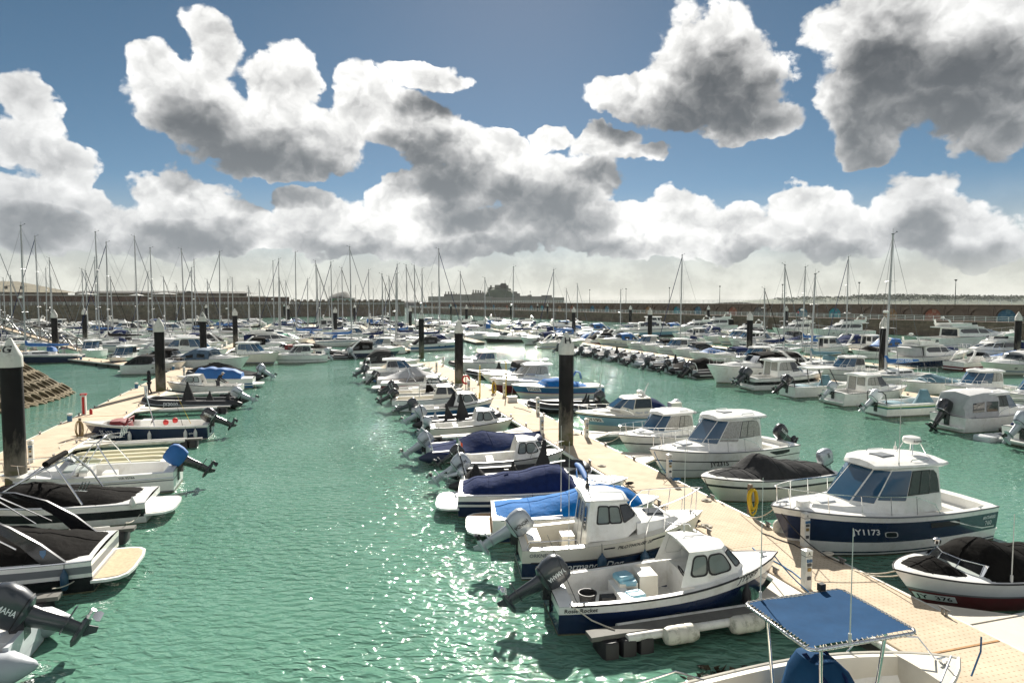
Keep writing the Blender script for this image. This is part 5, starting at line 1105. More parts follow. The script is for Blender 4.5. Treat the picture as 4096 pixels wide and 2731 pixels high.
def sail(label, st, bw, bands, B=3.1, mast=13., fs=.95, fb=1.25, group=None, world=None, L=None, boomc=None, furl=None, lean=0., radar=False, detail=True, spread=2, name='sailing_yacht'):
    s = Boat(name, label, st, bw, B, fs, fb, 1.2, .72, 2.0, .45, world=world, L=L, group=group); L = s.L
    s.hull(bands); s.rub(M_STRIPE, .02); s.deck(M_WHITE, (.06 * L, .30 * L, .35, .55), .06); z = s.zs(.5)
    h = s.house([(.28 * L, .30 * B, z), (.50 * L, .29 * B, z), (.70 * L, .16 * B, s.zs(.7))], [(.29 * L, .25 * B, z + .42), (.50 * L, .24 * B, z + .38), (.66 * L, .10 * B, z + .22)], M_WHITE, 'coachroof', .06)
    for sd in (1, -1): h.pane(('s', 0, sd), .12, .88, .35, .78, M_GLASS, None, .3); h.pane(('s', 1, sd), .1, .6, .35, .75, M_GLASS, None, .3)
    X = .57 * L; lx = lean * mast; mb = MB(); mb.tube([(X, 0, z - .1), (X - lx * .5, 0, z + mast * .5), (X - lx, 0, z + mast)], [.11, .10, .075], 8); ms = s.put(mb, 'mast', M_MASTA, 60)
    mb = MB(); q = X - lx; mb.tube([(q, 0, z + mast), (q, 0, z + mast + .55)], .012, 4); mb.tube([(q, 0, z + mast + .05), (q - .45, 0, z + mast + .22)], .014, 4); mb.box((q - .45, 0, z + mast + .27), (.16, .03, .06)); mb.box((q, 0, z + mast + .04), (.22, .12, .07)); s.put(mb, 'masthead_gear', M_LAMP, 0, ms)
    if radar: mb = MB(); mb.lathe([(.16, -.12), (.24, -.08), (.24, .08), (.14, .13)], (X - lx * .45 + .3, 0, z + mast * .45), 10); s.put(mb, 'radar_dome', M_WHITE, 50, ms)
    mb = MB()
    for i in range(spread):
        f = (i + 1) / (spread + 1); w = .85 - .2 * i
        mb.tube([(X - lx * f - .1, -w, z + mast * f), (X - lx * f, 0, z + mast * f + .05), (X - lx * f - .1, w, z + mast * f)], .022, 4)
    s.put(mb, 'spreaders', M_MASTA, 35, ms)
    mb = MB(); rr = .016; top = (X - lx, 0, z + mast - .1)
    for sd in (1, -1):
        mb.tube([(X - .1, sd * .46 * B, s.zs(.56)), (X - lx / (spread + 1) - .1, sd * .85, z + mast / (spread + 1)), top], rr, 3); mb.tube([(X - .3, sd * .44 * B, s.zs(.5)), (X - lx * .5, 0, z + mast * .62)], rr, 3)
    mb.tube([(.05, 0, s.zs(0)), top], rr, 3); s.put(mb, 'rigging', M_STRIPE, 0, ms)
    mb = MB(); mb.tube([(L - .1, 0, s.zs(1.)), (X - lx + .05, 0, z + mast * .97)], .05 if furl else .016, 5); s.put(mb, 'furled_genoa' if furl else 'forestay', furl or M_STRIPE, 50)
    bx0, bx1 = .12 * L, X - .12; zb = z + 1.0; mb = MB()
    mb.tube([(bx1, 0, zb), (bx0, 0, zb + .1)], .06, 6); bo = s.put(mb, 'boom', M_MASTA, 50)
    if boomc: mb = MB(); mb.tube([(bx1 + .1, 0, zb + .75), (bx1 - .02, 0, zb + .32), (bx1 - .5, 0, zb + .2), ((bx0 + bx1) / 2, 0, zb + .17), (bx0 + .1, 0, zb + .18)], [.1, .23, .22, .19, .1], 8); s.put(mb, 'sail_cover', boomc, 50, bo)
    if detail:
        s.bow_rail(.86 * L, .6, 2); mb = MB()
        for sd in (1, -1):
            pts = [s.S(i / 8, 1., sd) for i in range(0, 8)]; mb.tube([(p.x, p.y * .95, p.z + .6) for p in pts], .008, 3)
            for p in pts: mb.tube([(p.x, p.y * .95, p.z), (p.x, p.y * .95, p.z + .62)], .012, 4)
        s.put(mb, 'guard_rails', M_STEEL, 0)
        if s.rn.random() < .6: mb = MB(); mb.blob([(.30 * L, 0, z + .35, .45, .26 * B), (.31 * L, 0, z + .8, .38, .22 * B), (.33 * L, 0, z + .95, .2, .14 * B)], 14, 3); s.put(mb, 'sprayhood', boomc or M_NVC, 40)
    return s

# ------------------------------------------------------------------ centre row, bows on the walkway, nearest first
WB = [(1., M_WHITE)]
# open boat under the laced blue sun canopy
s = Boat('open_boat', 'open white boat under a laced slate blue sun canopy, nearest at bottom right', (9.25, 5.2), (9.2, 11.5), 2.3, .72, 1.0, .7, .86, 2.2); L = s.L
s.hull([(.9, M_WHITE), (1., M_CREAM)]); s.rub(M_CREAM, .035); s.deck(M_CREAM, (.25, 5.35, .17, .22)); bollard(s)
c = MB(); z = 2.2; x0, x1, hw = 2.2, 4.35, .86; N = 10; vs = []
for i in range(N + 1):
    for j in range(N + 1):
        u, v = i / N, j / N; vs.append((x0 + .06 + (x1 - x0 - .12) * u, -hw + .06 + (2 * hw - .12) * v, z + .03 - .035 * math.sin(math.pi * u) * math.sin(math.pi * v) + .012 * math.sin(u * 3.1 * 3) + (.012 if j == 5 else 0)))
c.add(vs, [(i * (N + 1) + j, i * (N + 1) + j + 1, (i + 1) * (N + 1) + j + 1, (i + 1) * (N + 1) + j) for i in range(N) for j in range(N)]); s.put(c, 'sun_canopy', M_BIMC, 60)
mb = MB(); rr = .14; fr = []
for cx_, cy_, a0 in ((x1 - rr, hw - rr, 0), (x0 + rr, hw - rr, 90), (x0 + rr, -hw + rr, 180), (x1 - rr, -hw + rr, 270)):
    for k in range(5): a = R(a0 + 22.5 * k); fr.append((cx_ + rr * math.cos(a), cy_ + rr * math.sin(a), z))
mb.tube(fr, .03, 8, closed=True); fo = s.put(mb, 'canopy_frame', M_STEEL, 60)
mb = MB()
for i in range(20):
    q = i / 19
    for y in (-hw, hw): X = x0 + .1 + (x1 - x0 - .2) * q; mb.tube([(X, y * 1.04, z), (X, y, z + .036), (X + .03, y * .92, z + .035), (X + .05, y, z - .036), (X + .02, y * 1.04, z)], .007, 4)
    for X in (x0, x1): y = -hw + .1 + (2 * hw - .2) * q; e = -.035 if X == x0 else .035; mb.tube([(X + e, y, z), (X, y, z + .036), (X - e * 2.2, y + .03, z + .035), (X, y + .05, z - .036)], .007, 4)
s.put(mb, 'lacing', M_ROPE, 50, fo)
for X, y, bx in ((2.55, .72, 2.7), (2.55, -.72, 2.7), (3.85, .72, 3.65), (3.85, -.72, 3.65)):
    mb = MB(); mb.tube([(bx, y * .8, .25), (X, y * .95, z - .03)], .03, 8); s.put(mb, 'canopy_leg', M_STEEL, 60)
mb = MB(); mb.blob([(3.2, 0, .25, .62, .55), (3.2, 0, .9, .6, .52), (3.12, 0, 1.3, .45, .42), (3.05, 0, 1.55, .25, .3), (3.05, 0, 1.6, .06, .08)], 18, 3.5); cc = s.put(mb, 'console_cover', M_BIMC, 45)
for X in (2.95, 3.35): mb = MB(); mb.tube([(X, -.56, .3), (X, -.54, .9), (X - .04, -.43, 1.32), (X - .1, 0, 1.6), (X - .04, .43, 1.32)], .03, 5); s.put(mb, 'cover_strap', M_NVC, 40, cc)
s.antenna(2.55, .86, z, 2.3); s.antenna(2.95, -.86, z, 1.9); mb = MB(); mb.box((3.9, .86, z + .1), (.12, .1, .14)); s.put(mb, 'deck_light', M_INK, 0)
mb = MB(); mb.box((.32, -.3, .74), (.34, 1.0, .05)); s.put(mb, 'timber_step', mat('varnished red timber', (.25, .05, .02), .35), 0)
s.rail([(.05, .95, .75), (.05, .9, 1.0), (.9, 1.0, 1.05), (1.5, 1.02, .78)], .018, name='stern_rail')
s.rail([(4.6, .95, .86), (4.9, .84, 1.25), (5.7, .35, 1.32), (5.85, .1, 1.0)], .016)
mb = MB(); mb.tube([(6.0, -.5, .98), (6.3, -.42, 1.35), (6.35, -.38, 1.6)], .016); s.put(mb, 'boat_hook', M_BLUEH)

# open fishing boat with the grey outboard
s = cuddy('open navy and white fishing boat with pale blue cushions and a grey outboard', (14.75, 5.35), (13.95, 11.2), [(.08, M_ANTI), (.74, M_NAVY), (1., M_WHITE)], 2.15, .72, 1.32, eng=None); L = s.L
s.outboard(M_ENGG, .05, 1.05, 58, txt='YAMAHA', turn=8); s.on_hull('Rosie Rocket', .12, .80, .1, -1, M_INK); s.on_hull('JY289', 4.45, .86, .17, -1, M_INK, plate=M_PLATE)
seatbox(s, 2.0, .35, .22, (.5, .55, .48), M_CREAM, 'seat_box'); seatbox(s, 2.55, .45, .22, (.5, .6, .62), M_CREAM, 'helm_seat'); s.rail([(3.15, .5, 2.0), (3.2, .5, 2.06), (3.7, .42, 2.02), (3.75, .42, 1.95)], .014); s.antenna(3.3, -.2, 2.05, 2.1)
def cushion(): mb = MB(); mb.blob([(0, 0, 0, .2, .17), (0, 0, .03, .23, .2), (0, 0, .11, .23, .2), (0, 0, .14, .2, .17)], 16, 5); return mb
aboard(s, 'cushion', cushion(), M_CUSH, 1.95, .38, .71, 'torn pale blue cushion, top of the pair in the fishing boat', 'cushion', .3); aboard(s, 'cushion', cushion(), M_CUSH, 2.02, .28, .62, 'pale blue cushion underneath another in the fishing boat', 'cushion', -.1); aboard(s, 'cushion', cushion(), M_CUSH, 2.05, -.25, .5, 'single pale blue cushion beside the seat box', 'cushion', .2); seatbox(s, 2.02, -.25, .22, (.42, .42, .27), M_CREAM, 'seat_box')
mb = MB(); mb.lathe([(.17, 0), (.22, .3), (.235, .3), (.235, .33), (.21, .33), (.17, .06), (.0, .05)], n=18); aboard(s, 'bucket', mb, M_RUBBER, .95, .1, .23, 'black plastic bucket in the open fishing boat', 'bucket')
mb = MB(); mb.box((0, 0, .13), (.42, .26, .26), tap=.9); aboard(s, 'battery_box', mb, M_RUBBER, 1.45, 0, .225, 'black battery box beside the bucket', 'box')
mb = MB(); mb.blob([(0, 0, 0, .12, .09), (0, 0, .08, .11, .08), (0, 0, .12, .05, .04)], 10, 2.2); aboard(s, 'fuel_bottle', mb, M_ORNG, 1.2, -.32, .225, 'small orange container beside the bucket', 'container')
mb = MB(); mb.tube([(.15, -.95, .75), (-.45, -.4, 2.2)], [.012, .005], 4); aboard(s, 'fishing_rod', mb, M_INK, .3, .1, .0, 'thin black fishing rod leaning over the stern of the fishing boat', 'fishing rod')
s.fender(4.7, -1, M_RUBBER, .55, .5, .1); mb = MB(); mb.tube([(.3, -1.03, .76), (.7, -1.2, .5), (1.1, -1.62, .46)], .018); s.put(mb, 'mooring_line', M_ROPE)

# wheelhouse boat with the silver outboard
s = Boat('wheelhouse_boat', 'white pilothouse boat with a navy hull and silver outboard', (17.95, 5.5), (16.95, 10.95), 2.25, .88, 1.5, .75, .9, 2.3); L = s.L
s.hull([(.07, M_NAVY), (.11, M_WHITE), (.58, M_NAVY), (1., M_CREAM)]); s.rub(M_RUBBER, .025, .58); s.deck(M_CREAM, (.2, 1.85, .2, .38)); z = s.zs(.45); bollard(s)
s.house([(3.3, .84, s.zs(.6)), (4.1, .66, s.zs(.75)), (4.75, .3, s.zs(.87))], [(3.3, .76, z + .42), (4.0, .58, z + .44), (4.6, .22, z + .42)], M_WHITE, 'coachroof', .06); hatch(s, 4.0, z + .52, .5, M_GLASS)
h = s.house([(1.75, .90, .40), (1.9, .92, z), (2.95, .88, z + .05), (3.5, .64, z + .40)], [(1.95, .74, z + 1.10), (2.08, .76, z + 1.11), (2.75, .72, z + 1.06), (3.05, .52, z + .99)], M_WHITE, 'wheelhouse', .06)
for sd in (1, -1): h.pane(('s', 1, sd), .18, .56, .44, .86, M_CLEAR, M_INK, .15); h.pane(('s', 1, sd), .60, .97, .44, .86, M_CLEAR, M_INK, .2); h.pane(('s', 2, sd), .1, .9, .42, .88, M_GLASS, M_INK, .15)
h.pane('front', .08, .92, .3, .88, M_GLASS, M_INK, .1); h.pane('rear', .36, .64, .06, .93, M_WHITE, M_STRIPE, .25, 'door', .02); h.pane('rear', .42, .58, .55, .85, M_GLASS, M_STRIPE, .3); h.pane('rear', .12, .28, .5, .85, M_GLASS, M_STRIPE, .35); h.pane('rear', .72, .88, .5, .85, M_GLASS, M_STRIPE, .35)
s.slab([(1.83, .72, 0), (2.03, .8, .01), (2.75, .76, .0), (3.1, .55, -.06)], z + 1.06, .06, M_WHITE, 'roof', .07)
s.rail([(2.0, .6, z + 1.14), (2.05, .6, z + 1.32), (2.9, .55, z + 1.27), (3.15, .5, z + .8)], .014); s.bow_rail(3.5, .72, 3, .016); s.rail([(.15, 1.0, .9), (.2, 1.0, 1.1), (1.5, 1.05, 1.15), (1.6, 1.05, .92)], .016)
seatbox(s, 1.5, .35, .38, (.4, .5, .45), M_CREAM, 'locker'); mb = MB(); mb.box((.42, 0, .95), (.36, 1.0, .05)); s.put(mb, 'bait_table', M_WHITE, 0)
s.outboard(M_ENGS, .1, 1.02, 56, txt='HONDA', turn=6); s.antenna(2.1, .3, z + 1.15, .55, .03, m=M_INK); s.antenna(1.3, -1.0, z - .05, 2.9)
s.on_hull('Normandy Dog', 1.0, .32, .2, -1, M_INKW); s.on_hull('PILOTHOUSE 20', 2.65, .82, .1, -1, M_INK); s.on_hull('ORKNEY', .2, .78, .1, -1, M_STRIPE)
mb = MB()
for a, b_ in ((2.3, 2.62), (3.75, 4.7)): mb.loft([[s.S(x / L, v, -1) + Vector((0, -.012, 0)) for v in (.86, .90)] for x in [a + (b_ - a) * i / 6 for i in range(7)]], False, False, False)
s.put(mb, 'side_stripe', M_INK, 0)
for X in (.85, 2.2, 3.45): s.fender(X, -1, M_FENDN, .42, .6, .13)

# speedboats under blue covers
LB = [(.5, M_NAVY), (.6, M_WHITE), (.74, M_NAVY), (1., M_WHITE)]
s = covered('white speedboat under a bright sky blue cover with a teak bathing platform', (20.95, 5.5), (19.7, 11.0), [(.25, M_NAVY), (1., M_WHITE)], M_SKYC, [(.02, .10), (.12, .2), (.3, .28), (.52, .55), (.66, .70), (.8, .45), (.9, .05)], 2.35, .78, 1.1, .02, .88, plat=M_TEAK, pw=2.2); L = s.L
mb = MB(); mb.tube([(3.0, y, 2.0 + .12 * math.cos(y * 1.4)) for y in (-1.0, -.6, 0, .6, 1.0)], [.07, .1, .1, .1, .07], 8); bo = s.put(mb, 'folded_bimini', M_BLC, 50)
mb = MB()
for sd in (1, -1):
    for X in (3.0, 3.1, 4.1): mb.tube([(X, sd * 1.02, .95), (3.0, sd * .98, 2.0)], .016)
s.put(mb, 'bimini_struts', M_STEEL, 35, bo); s.antenna(2.2, -.9, .85, 2.9)
s = covered('white and navy speedboat under a taut dark navy cover', (23.75, 5.0), (22.2, 11.1), LB, M_NVC, [(.02, .08), (.10, .34), (.38, .55), (.53, .74), (.6, .66), (.68, .08)], 2.4, .82, 1.1, .02, .68, plat=M_GREYW, pw=2.6, wr=.02, skirt=.16); L = s.L
hatch(s, .80 * L, s.zs(.8) + .08, .5); s.rail([(.74 * L, .62, s.zs(.75)), (.77 * L, .58, s.zs(.77) + .12), (.9 * L, .25, s.zs(.9) + .1), (.93 * L, .2, s.zs(.93))], .014); s.on_hull('MOONRAKER', .66 * L, .4, .16, -1, M_INKW); mb = MB(); mb.box((1.75, 0, 1.46), (.16, .05, .05)); s.put(mb, 'cover_vent', M_INK, 0)
s.fender(.42 * L, -1, M_RUBBER, .45, .4, .07)
# inflatables and small craft behind
s = rib('black inflatable with charcoal hoods and a silver outboard behind the navy covered speedboat', (26.4, 5.6), (25.7, 11.1), M_HYPB, 2.4, .26, M_ENGS, 52, 1.05, fins=((.62, 0, .85, .75, 1.45, M_GRYC, .08), (.40, 0, .6, .55, .55, M_GRYC, 0), (.12, .1, .9, 1.1, .5, M_GRYC, 0)), etxt='HONDA', tm=None, band=M_GREYW); s.outboard(M_ENGS, -.7, .5, 70, z=.7); L = s.L
s = cuddy('small white cuddy boat with an Irish tricolour at its stern', (28.9, 6.0), (28.0, 10.8), WB, 2.0, .62, .95, eng=M_ENGK, tilt=50); s.on_hull('QUICKSILVER', .9, .62, .1, -1, M_INK); s.bow_rail(3.2, .4, 2)
fl = empty('flag', bm_(s) @ Vector((.1, .55, .6)), s.ang, 'small green white and orange tricolour flag on a boat stern', 'flag'); mb = MB(); mb.tube([(0, 0, 0), (-.12, 0, .95)], .012, 5); mb.build('staff', M_WOOD, fl)
for i, m in enumerate((M_GRNC, M_WHITE, M_ORNG)):
    mb = MB(); vs = []
    for a in range(4):
        for c_ in range(4): u = i / 3 + a / 9; vs.append((-.12 + u * .28, .04 * math.sin(u * 7), .9 - c_ * .12 - u * .3)); 
    for dy in (0, .004): mb.add([(x, y + dy, z_) for x, y, z_ in vs], [(a * 4 + c_, (a + 1) * 4 + c_, (a + 1) * 4 + c_ + 1, a * 4 + c_ + 1) for a in range(3) for c_ in range(3)])
    mb.build('stripe', m, fl, 60)
s = rib('inflatable wholly wrapped in a dark navy cover behind the big H pile', (31.6, 5.0), (32.0, 11.1), mat('navy hypalon', (.014, .022, .06), .5), 2.5, .28, M_ENGS, 50, 1., cov=(M_NVC, [(.0, .02), (.2, .15), (.46, .72), (.6, .45), (.8, .25), (1., .2)]), etxt='HONDA', arch=M_STEEL, band=M_NAVY)
s = cuddy('small cream cuddy boat with a grey outboard beside the walkway', (37.5, 6.2), (36.8, 11.0), [(1., M_CREAM)], 1.9, .55, .9, hm=M_WHITE, eng=M_ENGS, tilt=30, es=.7)
s = rib('black inflatable with two tall peaked charcoal hoods on the centre row', (39.8, 6.0), (39.4, 11.0), M_HYPB, 2.2, .25, M_ENGS, 55, .95, fins=((.52, 0, .9, .8, 1.6, M_GRYC, -.1), (.36, 0, .7, .6, 1.0, M_GRYC, -.25), (.18, 0, .5, .6, .5, M_LGC, 0)))
s = cuddy('navy hulled fishing boat with a white cuddy and dark hood', (43.6, 6.0), (42.8, 11.4), [(.75, M_BLUEH), (1., M_WHITE)], 2.0, .65, 1.2, eng=M_ENGG, tilt=60, es=.9); s.fin(2.6, 0, .6, 1.0, 1.1, 1.1, M_GRYC, lean=.2)
s = Boat('motorboat', 'cream decked white cabin boat with a tall steel frame aft', (47.2, 5.2), (46.0, 11.0), 2.3, .8, 1.1, .8); L = s.L; s.hull([(.35, M_WHITE), (.42, M_INK), (.5, M_WHITE), (.56, M_INK), (1., M_WHITE)]); s.rub(M_STRIPE); s.deck(M_CREAM, (.3, 2.9, .2, .3)); z = s.zs(.5)
h = s.house([(2.8, .9, z), (3.9, .8, z), (4.7, .4, z + .1)], [(3.1, .75, z + .85), (3.8, .68, z + .85), (4.1, .35, z + .8)], M_CREAM, 'cabin')
for sd in (1, -1): h.pane(('s', 0, sd), .15, .9, .4, .88, M_GLASS, M_INK); h.pane(('s', 1, sd), .1, .9, .35, .85, M_GLASS, M_INK)
s.rail([(1.9, .85, .9), (1.9, .85, 1.9), (3.2, .8, 1.9), (3.3, .8, 1.65)], .02); s.outboard(M_ENGK, 0, .95, 55); s.bow_rail(4.2, .4, 2)
s = Boat('bowrider', 'white open bowrider with a black pointed console hood', (50.9, 5.6), (50.0, 10.9), 2.2, .75, .95, .8); L = s.L; s.hull([(.55, M_WHITE), (.62, M_STRIPE), (1., M_WHITE)]); s.rub(M_STRIPE); s.deck(M_CREAM, (.3, 4.3, .22, .3)); s.fin(2.9, 0, .7, .9, 1.2, .95, M_BLK, lean=-.35); seatbox(s, 1.7, .4, .3, (.5, .5, .75), M_WHITE, 'helm_seat'); s.outboard(M_ENGK, 0, .95, 60); s.bow_rail(3.0, .35, 3); platform(s, M_WHITE, .4)
mb = MB(); 
for y in (-.5, -.25): mb.tube([(.1, y, .75), (-.1, y, 1.5)], .015)
for i in range(4): mb.tube([(.05 - i * .05, -.5, .9 + i * .18), (.05 - i * .05, -.25, .9 + i * .18)], .015)
s.put(mb, 'boarding_ladder', M_STEEL)
s = covered('red and white speedboat with a wake frame over a beige cover', (57.6, 5.4), (56.3, 11.0), [(.3, M_WHITE), (.75, M_REDH), (1., M_WHITE)], M_GRYC, [(.2, .05), (.45, .3), (.62, .4), (.7, .05)], 2.2, .75, 1.05, .2, .7, plat=M_GREYW); s.on_hull('JY2410', 4.4, .5, .16, -1, M_INK, plate=M_PLATE)
mb = MB()
for sd in (1, -1): mb.tube([(2.2, sd * 1.0, .85), (2.5, sd * .9, 1.5), (2.3, sd * .7, 1.9), (2.25, 0, 1.95)], .03, 6); mb.tube([(3.0, sd * .95, .9), (2.5, sd * .9, 1.5)], .022, 5)
s.put(mb, 'wake_tower', M_STEEL)
s = covered('white speedboat under a pale grey tented cover on the centre row', (60.4, 5.2), (60.0, 11.1), WB, M_LGC, [(.1, .1), (.35, .55), (.5, .95), (.58, .9), (.8, .25), (.9, .05)], 2.3, .78, 1.05, .1, .9, pw=1.2); s.outboard(M_ENGK, 0, .9, 35, txt='SUZUKI')
s = hardtop('white pilothouse boat with a stern radar post and dark canopy', (65.2, 4.6), (64.5, 11.0), WB, 2.4, .85, 1.2, eng=M_ENGG, win=M_GLASS); s.radar(.2, 1.1, .9, .2); s.on_hull('JY1157', .2, .5, .16, -1, M_INK, plate=M_PLATE)
s = express('white cruiser enclosed by a tall charcoal canopy at the far end of the centre row', (74.2, 4.6), (73.6, 11.2), WB, 2.6, .95, 1.25, canopy=M_GRYC, ch=1.5)
s = covered('low white speedboat with a beige sun cover near the end of the centre row', (69.6, 5.2), (69.2, 11.0), [(.5, M_WHITE), (.6, M_NAVY), (1., M_WHITE)], M_BEIGE, [(.2, .1), (.4, .6), (.6, .6), (.75, .1)], 2.3, .8, 1.1, .2, .75, plat=True)
s = rib('dark blue inflatable dinghy low in the water by the radar post boat', (62.6, 5.6), (62.3, 9.6), mat('blue hypalon', (.02, .1, .24), .5), 1.7, .2, M_ENGK, 40, .6, arch=False)
s = cuddy('white cuddy boat with dark windows between the beige and grey covered boats', (53.9, 5.8), (53.5, 10.9), WB, 2.0, .65, 1.0, eng=M_ENGK)

# ------------------------------------------------------------------ right side of the walkway, bows to the left
s = covered('dark red speedboat under black covers moored at the walkway by the right edge', (12.7, 19.5), (12.75, 13.7), [(.5, M_REDH), (.56, M_STRIPE), (1., M_GREYW)], M_BLK, [(.05, .35), (.35, .5), (.53, .82), (.62, .5), (.66, .1)], 2.35, .72, 1.05, .05, .665, pw=2.0, wr=.04); L = s.L
s.cover(.69 * L, .94 * L, [(.69 * L, .05), (.78 * L, .30), (.94 * L, .02)], M_BLK, 'bow_cover', k=.80, skirt=.03, wr=.03); s.on_hull('JY  376', 5.1, .30, .15, 1, M_INK, plate=M_PLATE); s.antenna(3.3, 1.05, .85, 1.7, .016); windscreen(s, .68 * L, s.zs(.65), .8, .3, .25)
mb = MB(); mb.lathe([(.07, 0), (.09, .05), (.09, .12), (.03, .16)], (4.05, -.35, 1.4), 10); s.put(mb, 'searchlight', M_STEEL, 50)
s = hardtop('navy and white hardtop cruiser with a radar dome, largest boat on the right', (16.85, 20.9), (16.45, 12.95), [(.05, M_INK), (.09, M_WHITE), (.13, M_NAVY), (.36, M_WHITE), (.86, M_NAVY), (1., M_WHITE)], 2.75, 1.12, 1.62, name='cabin_cruiser'); L = s.L; z = s.zs(.45)
s.radar(.30 * L, z + 1.46, .42, .27, 'Raymarine'); s.antenna(.50 * L, .9, z + 1.4, 2.6, .012); s.antenna(.27 * L, -.8, z + 1.4, .35, .025); s.on_hull('JY1173', 5.75, .56, .21, 1, M_INKW, .02); s.on_hull('ANTARES', .75, .70, .1, 1, M_INKW); s.on_hull('760', .62, .52, .15, 1, M_INKW, 0)
mb = MB(); p = [s.S(t, v, 1) + Vector((0, .014, 0)) for t, v in ((.02, .46), (.10, .48), (.20, .62), (.30, .80), (.27, .80), (.17, .58), (.10, .44), (.02, .43))]; mb.add(p[:4] + p[4:], [(0, 1, 6, 7), (1, 2, 5, 6), (2, 3, 4, 5)]); s.put(mb, 'hull_flash', M_WHITE, 0)
for k_, m, o in ((1.18, M_WHITE, .012), (1., M_GLASS, .018)):
    t = .60; pc = s.S(t, .56, 1); d_ = (s.S(t + .02, .56, 1) - pc).normalized(); uz = (s.S(t, .62, 1) - pc).normalized(); nn = uz.cross(d_); nn = nn if nn.y > 0 else -nn; mb = MB(); mb.add([pc + d_ * (.19 * k_ * math.copysign(abs(math.cos(q)) ** .5, math.cos(q))) + uz * (.09 * k_ * math.copysign(abs(math.sin(q)) ** .5, math.sin(q))) + nn * o for q in [i * math.pi / 10 for i in range(20)]], [tuple(range(20))]); s.put(mb, 'porthole', m, 0)
mb = MB(); mb.loft([[s.S(t, v, 1) + Vector((0, .013, 0)) for v in (.66, .8)] for t in (.24, .30, .36, .40)], False, False, False); s.put(mb, 'engine_vent', M_RUBBER, 0)
mb = MB(); mb.tube([(7.3, -.05, 1.66), (7.75, 0, 1.68)], .03); mb.tube([(7.75, -.14, 1.58), (7.75, .14, 1.58)], .025); mb.tube([(7.6, 0, 1.66), (7.78, 0, 1.5)], .02); s.put(mb, 'anchor', M_STEEL)
mb = MB(); mb.blob([(7.0, .25, 1.55, .2, .12), (7.0, .25, 1.75, .2, .12)], 12, 4); s.put(mb, 'windlass_box', M_WHITE, 30)
s.fender(7.05, -1, M_WEED, .5, .7, .17)
s = covered('white speedboat under two grey black covers left of the large navy cruiser', (22.4, 20.0), (21.8, 13.95), [(.62, M_CREAM), (.72, M_INK), (1., M_WHITE)], M_GRYC, [(.04, .25), (.35, .5), (.54, .85), (.66, .25)], 2.4, .8, 1.05, .04, .66, pw=2.0); L = s.L
s.cover(.64 * L, .95 * L, [(.64 * L, .2), (.72 * L, .26), (.95 * L, .02)], M_GRYC, 'bow_cover', k=.88, skirt=.03, wr=.02); s.outboard(M_ENGS, 0, 1., 20, txt='200')
HB = [(.30, M_WHITE), (.33, M_STRIPE), (.62, M_WHITE), (.66, M_INK), (1., M_WHITE)]
s = hardtop('white hardtop cruiser numbered JY2315 with a black outboard', (26.7, 21.4), (25.2, 13.6), HB, 2.7, 1.0, 1.4, eng=M_ENGK, txt='SUZUKI', win=M_CURT, arch=True); s.on_hull('JY2315', 5.35, .48, .22, 1, M_INK, .02); s.text('Pohn Pearl', (3.0, 1.09, s.zs(.45) + 1.34), (-1, 0, 0), (0, 0, 1), .09, M_STRIPE); mb = MB(); mb.loft([[s.S(t, v, 1) + Vector((0, .014, 0)) for v in (v0, .9)] for t, v0 in ((.10, .78), (.16, .72), (.22, .72), (.27, .86))], False, False, False); s.put(mb, 'side_vent', M_INK, 0)
s = hardtop('small white hardtop cruiser with a short name on its roof edge', (30.8, 19.9), (29.3, 14.1), [(.6, M_WHITE), (.66, M_INK), (1., M_WHITE)], 2.4, .9, 1.2, win=M_CURT, arch=True, eng=M_ENGW); s.on_hull('JY1076', 3.6, .38, .2, 1, M_INK, .02); s.text('Zazu', (1.9, .99, s.zs(.45) + 1.02), (-1, 0, 0), (0, 0, 1), .16, M_INK, 0)
s = express('pale blue and white cabin cruiser with a navy aft canopy', (35.6, 20.9), (35.7, 14.4), [(.12, M_STRIPE), (.42, M_CREAM), (.86, M_LBLUE), (.92, M_INK), (1., M_CREAM)], 2.5, .95, 1.3, canopy=None, hm=M_CREAM, ports=False, plat=False, rails=True, name='cabin_cruiser'); L = s.L; z = s.zs(.45)
h = s.house([(.30 * L, .38 * 2.5, z), (.50 * L, .38 * 2.5, z), (.63 * L, .30 * 2.5, z + .3), (.68 * L, .15 * 2.5, z + .33)], [(.31 * L, .32 * 2.5, z + 1.0), (.46 * L, .32 * 2.5, z + 1.0), (.51 * L, .25 * 2.5, z + .98), (.54 * L, .13 * 2.5, z + .96)], M_CREAM, 'wheelhouse')
for sd in (1, -1): h.pane(('s', 0, sd), .06, .95, .45, .92, M_GLASS, M_INK, .06); h.pane(('s', 1, sd), .05, .95, .35, .93, M_GLASSB, None, .05); h.pane(('s', 2, sd), .05, .95, .2, .93, M_GLASSB, None, .05)
h.pane('front', .05, .95, .2, .93, M_GLASSB, None, .05); mb = MB(); mb.loft([[(X, y, zz) for y, zz in ((-.82, s.zs(.2)), (-.8, s.zs(.2) + e * .8), (-.5, s.zs(.2) + e), (0, s.zs(.2) + e + .04), (.5, s.zs(.2) + e), (.8, s.zs(.2) + e * .8), (.82, s.zs(.2)))] for X, e in ((.05 * L, .06), (.14 * L, .5), (.22 * L, .85), (.31 * L, 1.03))], True, False, False); s.put(mb, 'aft_canopy', M_NVC, 40)
s.radar(.36 * L, z + 1.05, .1, .2); s.antenna(.33 * L, .1, z + 1.0, .8, .05, .4, M_WHITE); s.on_hull('JY190', 5.75, .64, .2, 1, M_INK, .02, plate=M_PLATE); s.text('Flipper  620', (3.1, 1.0, z + .14), (-1, 0, 0), (0, 0, 1), .12, M_INKB, 0)
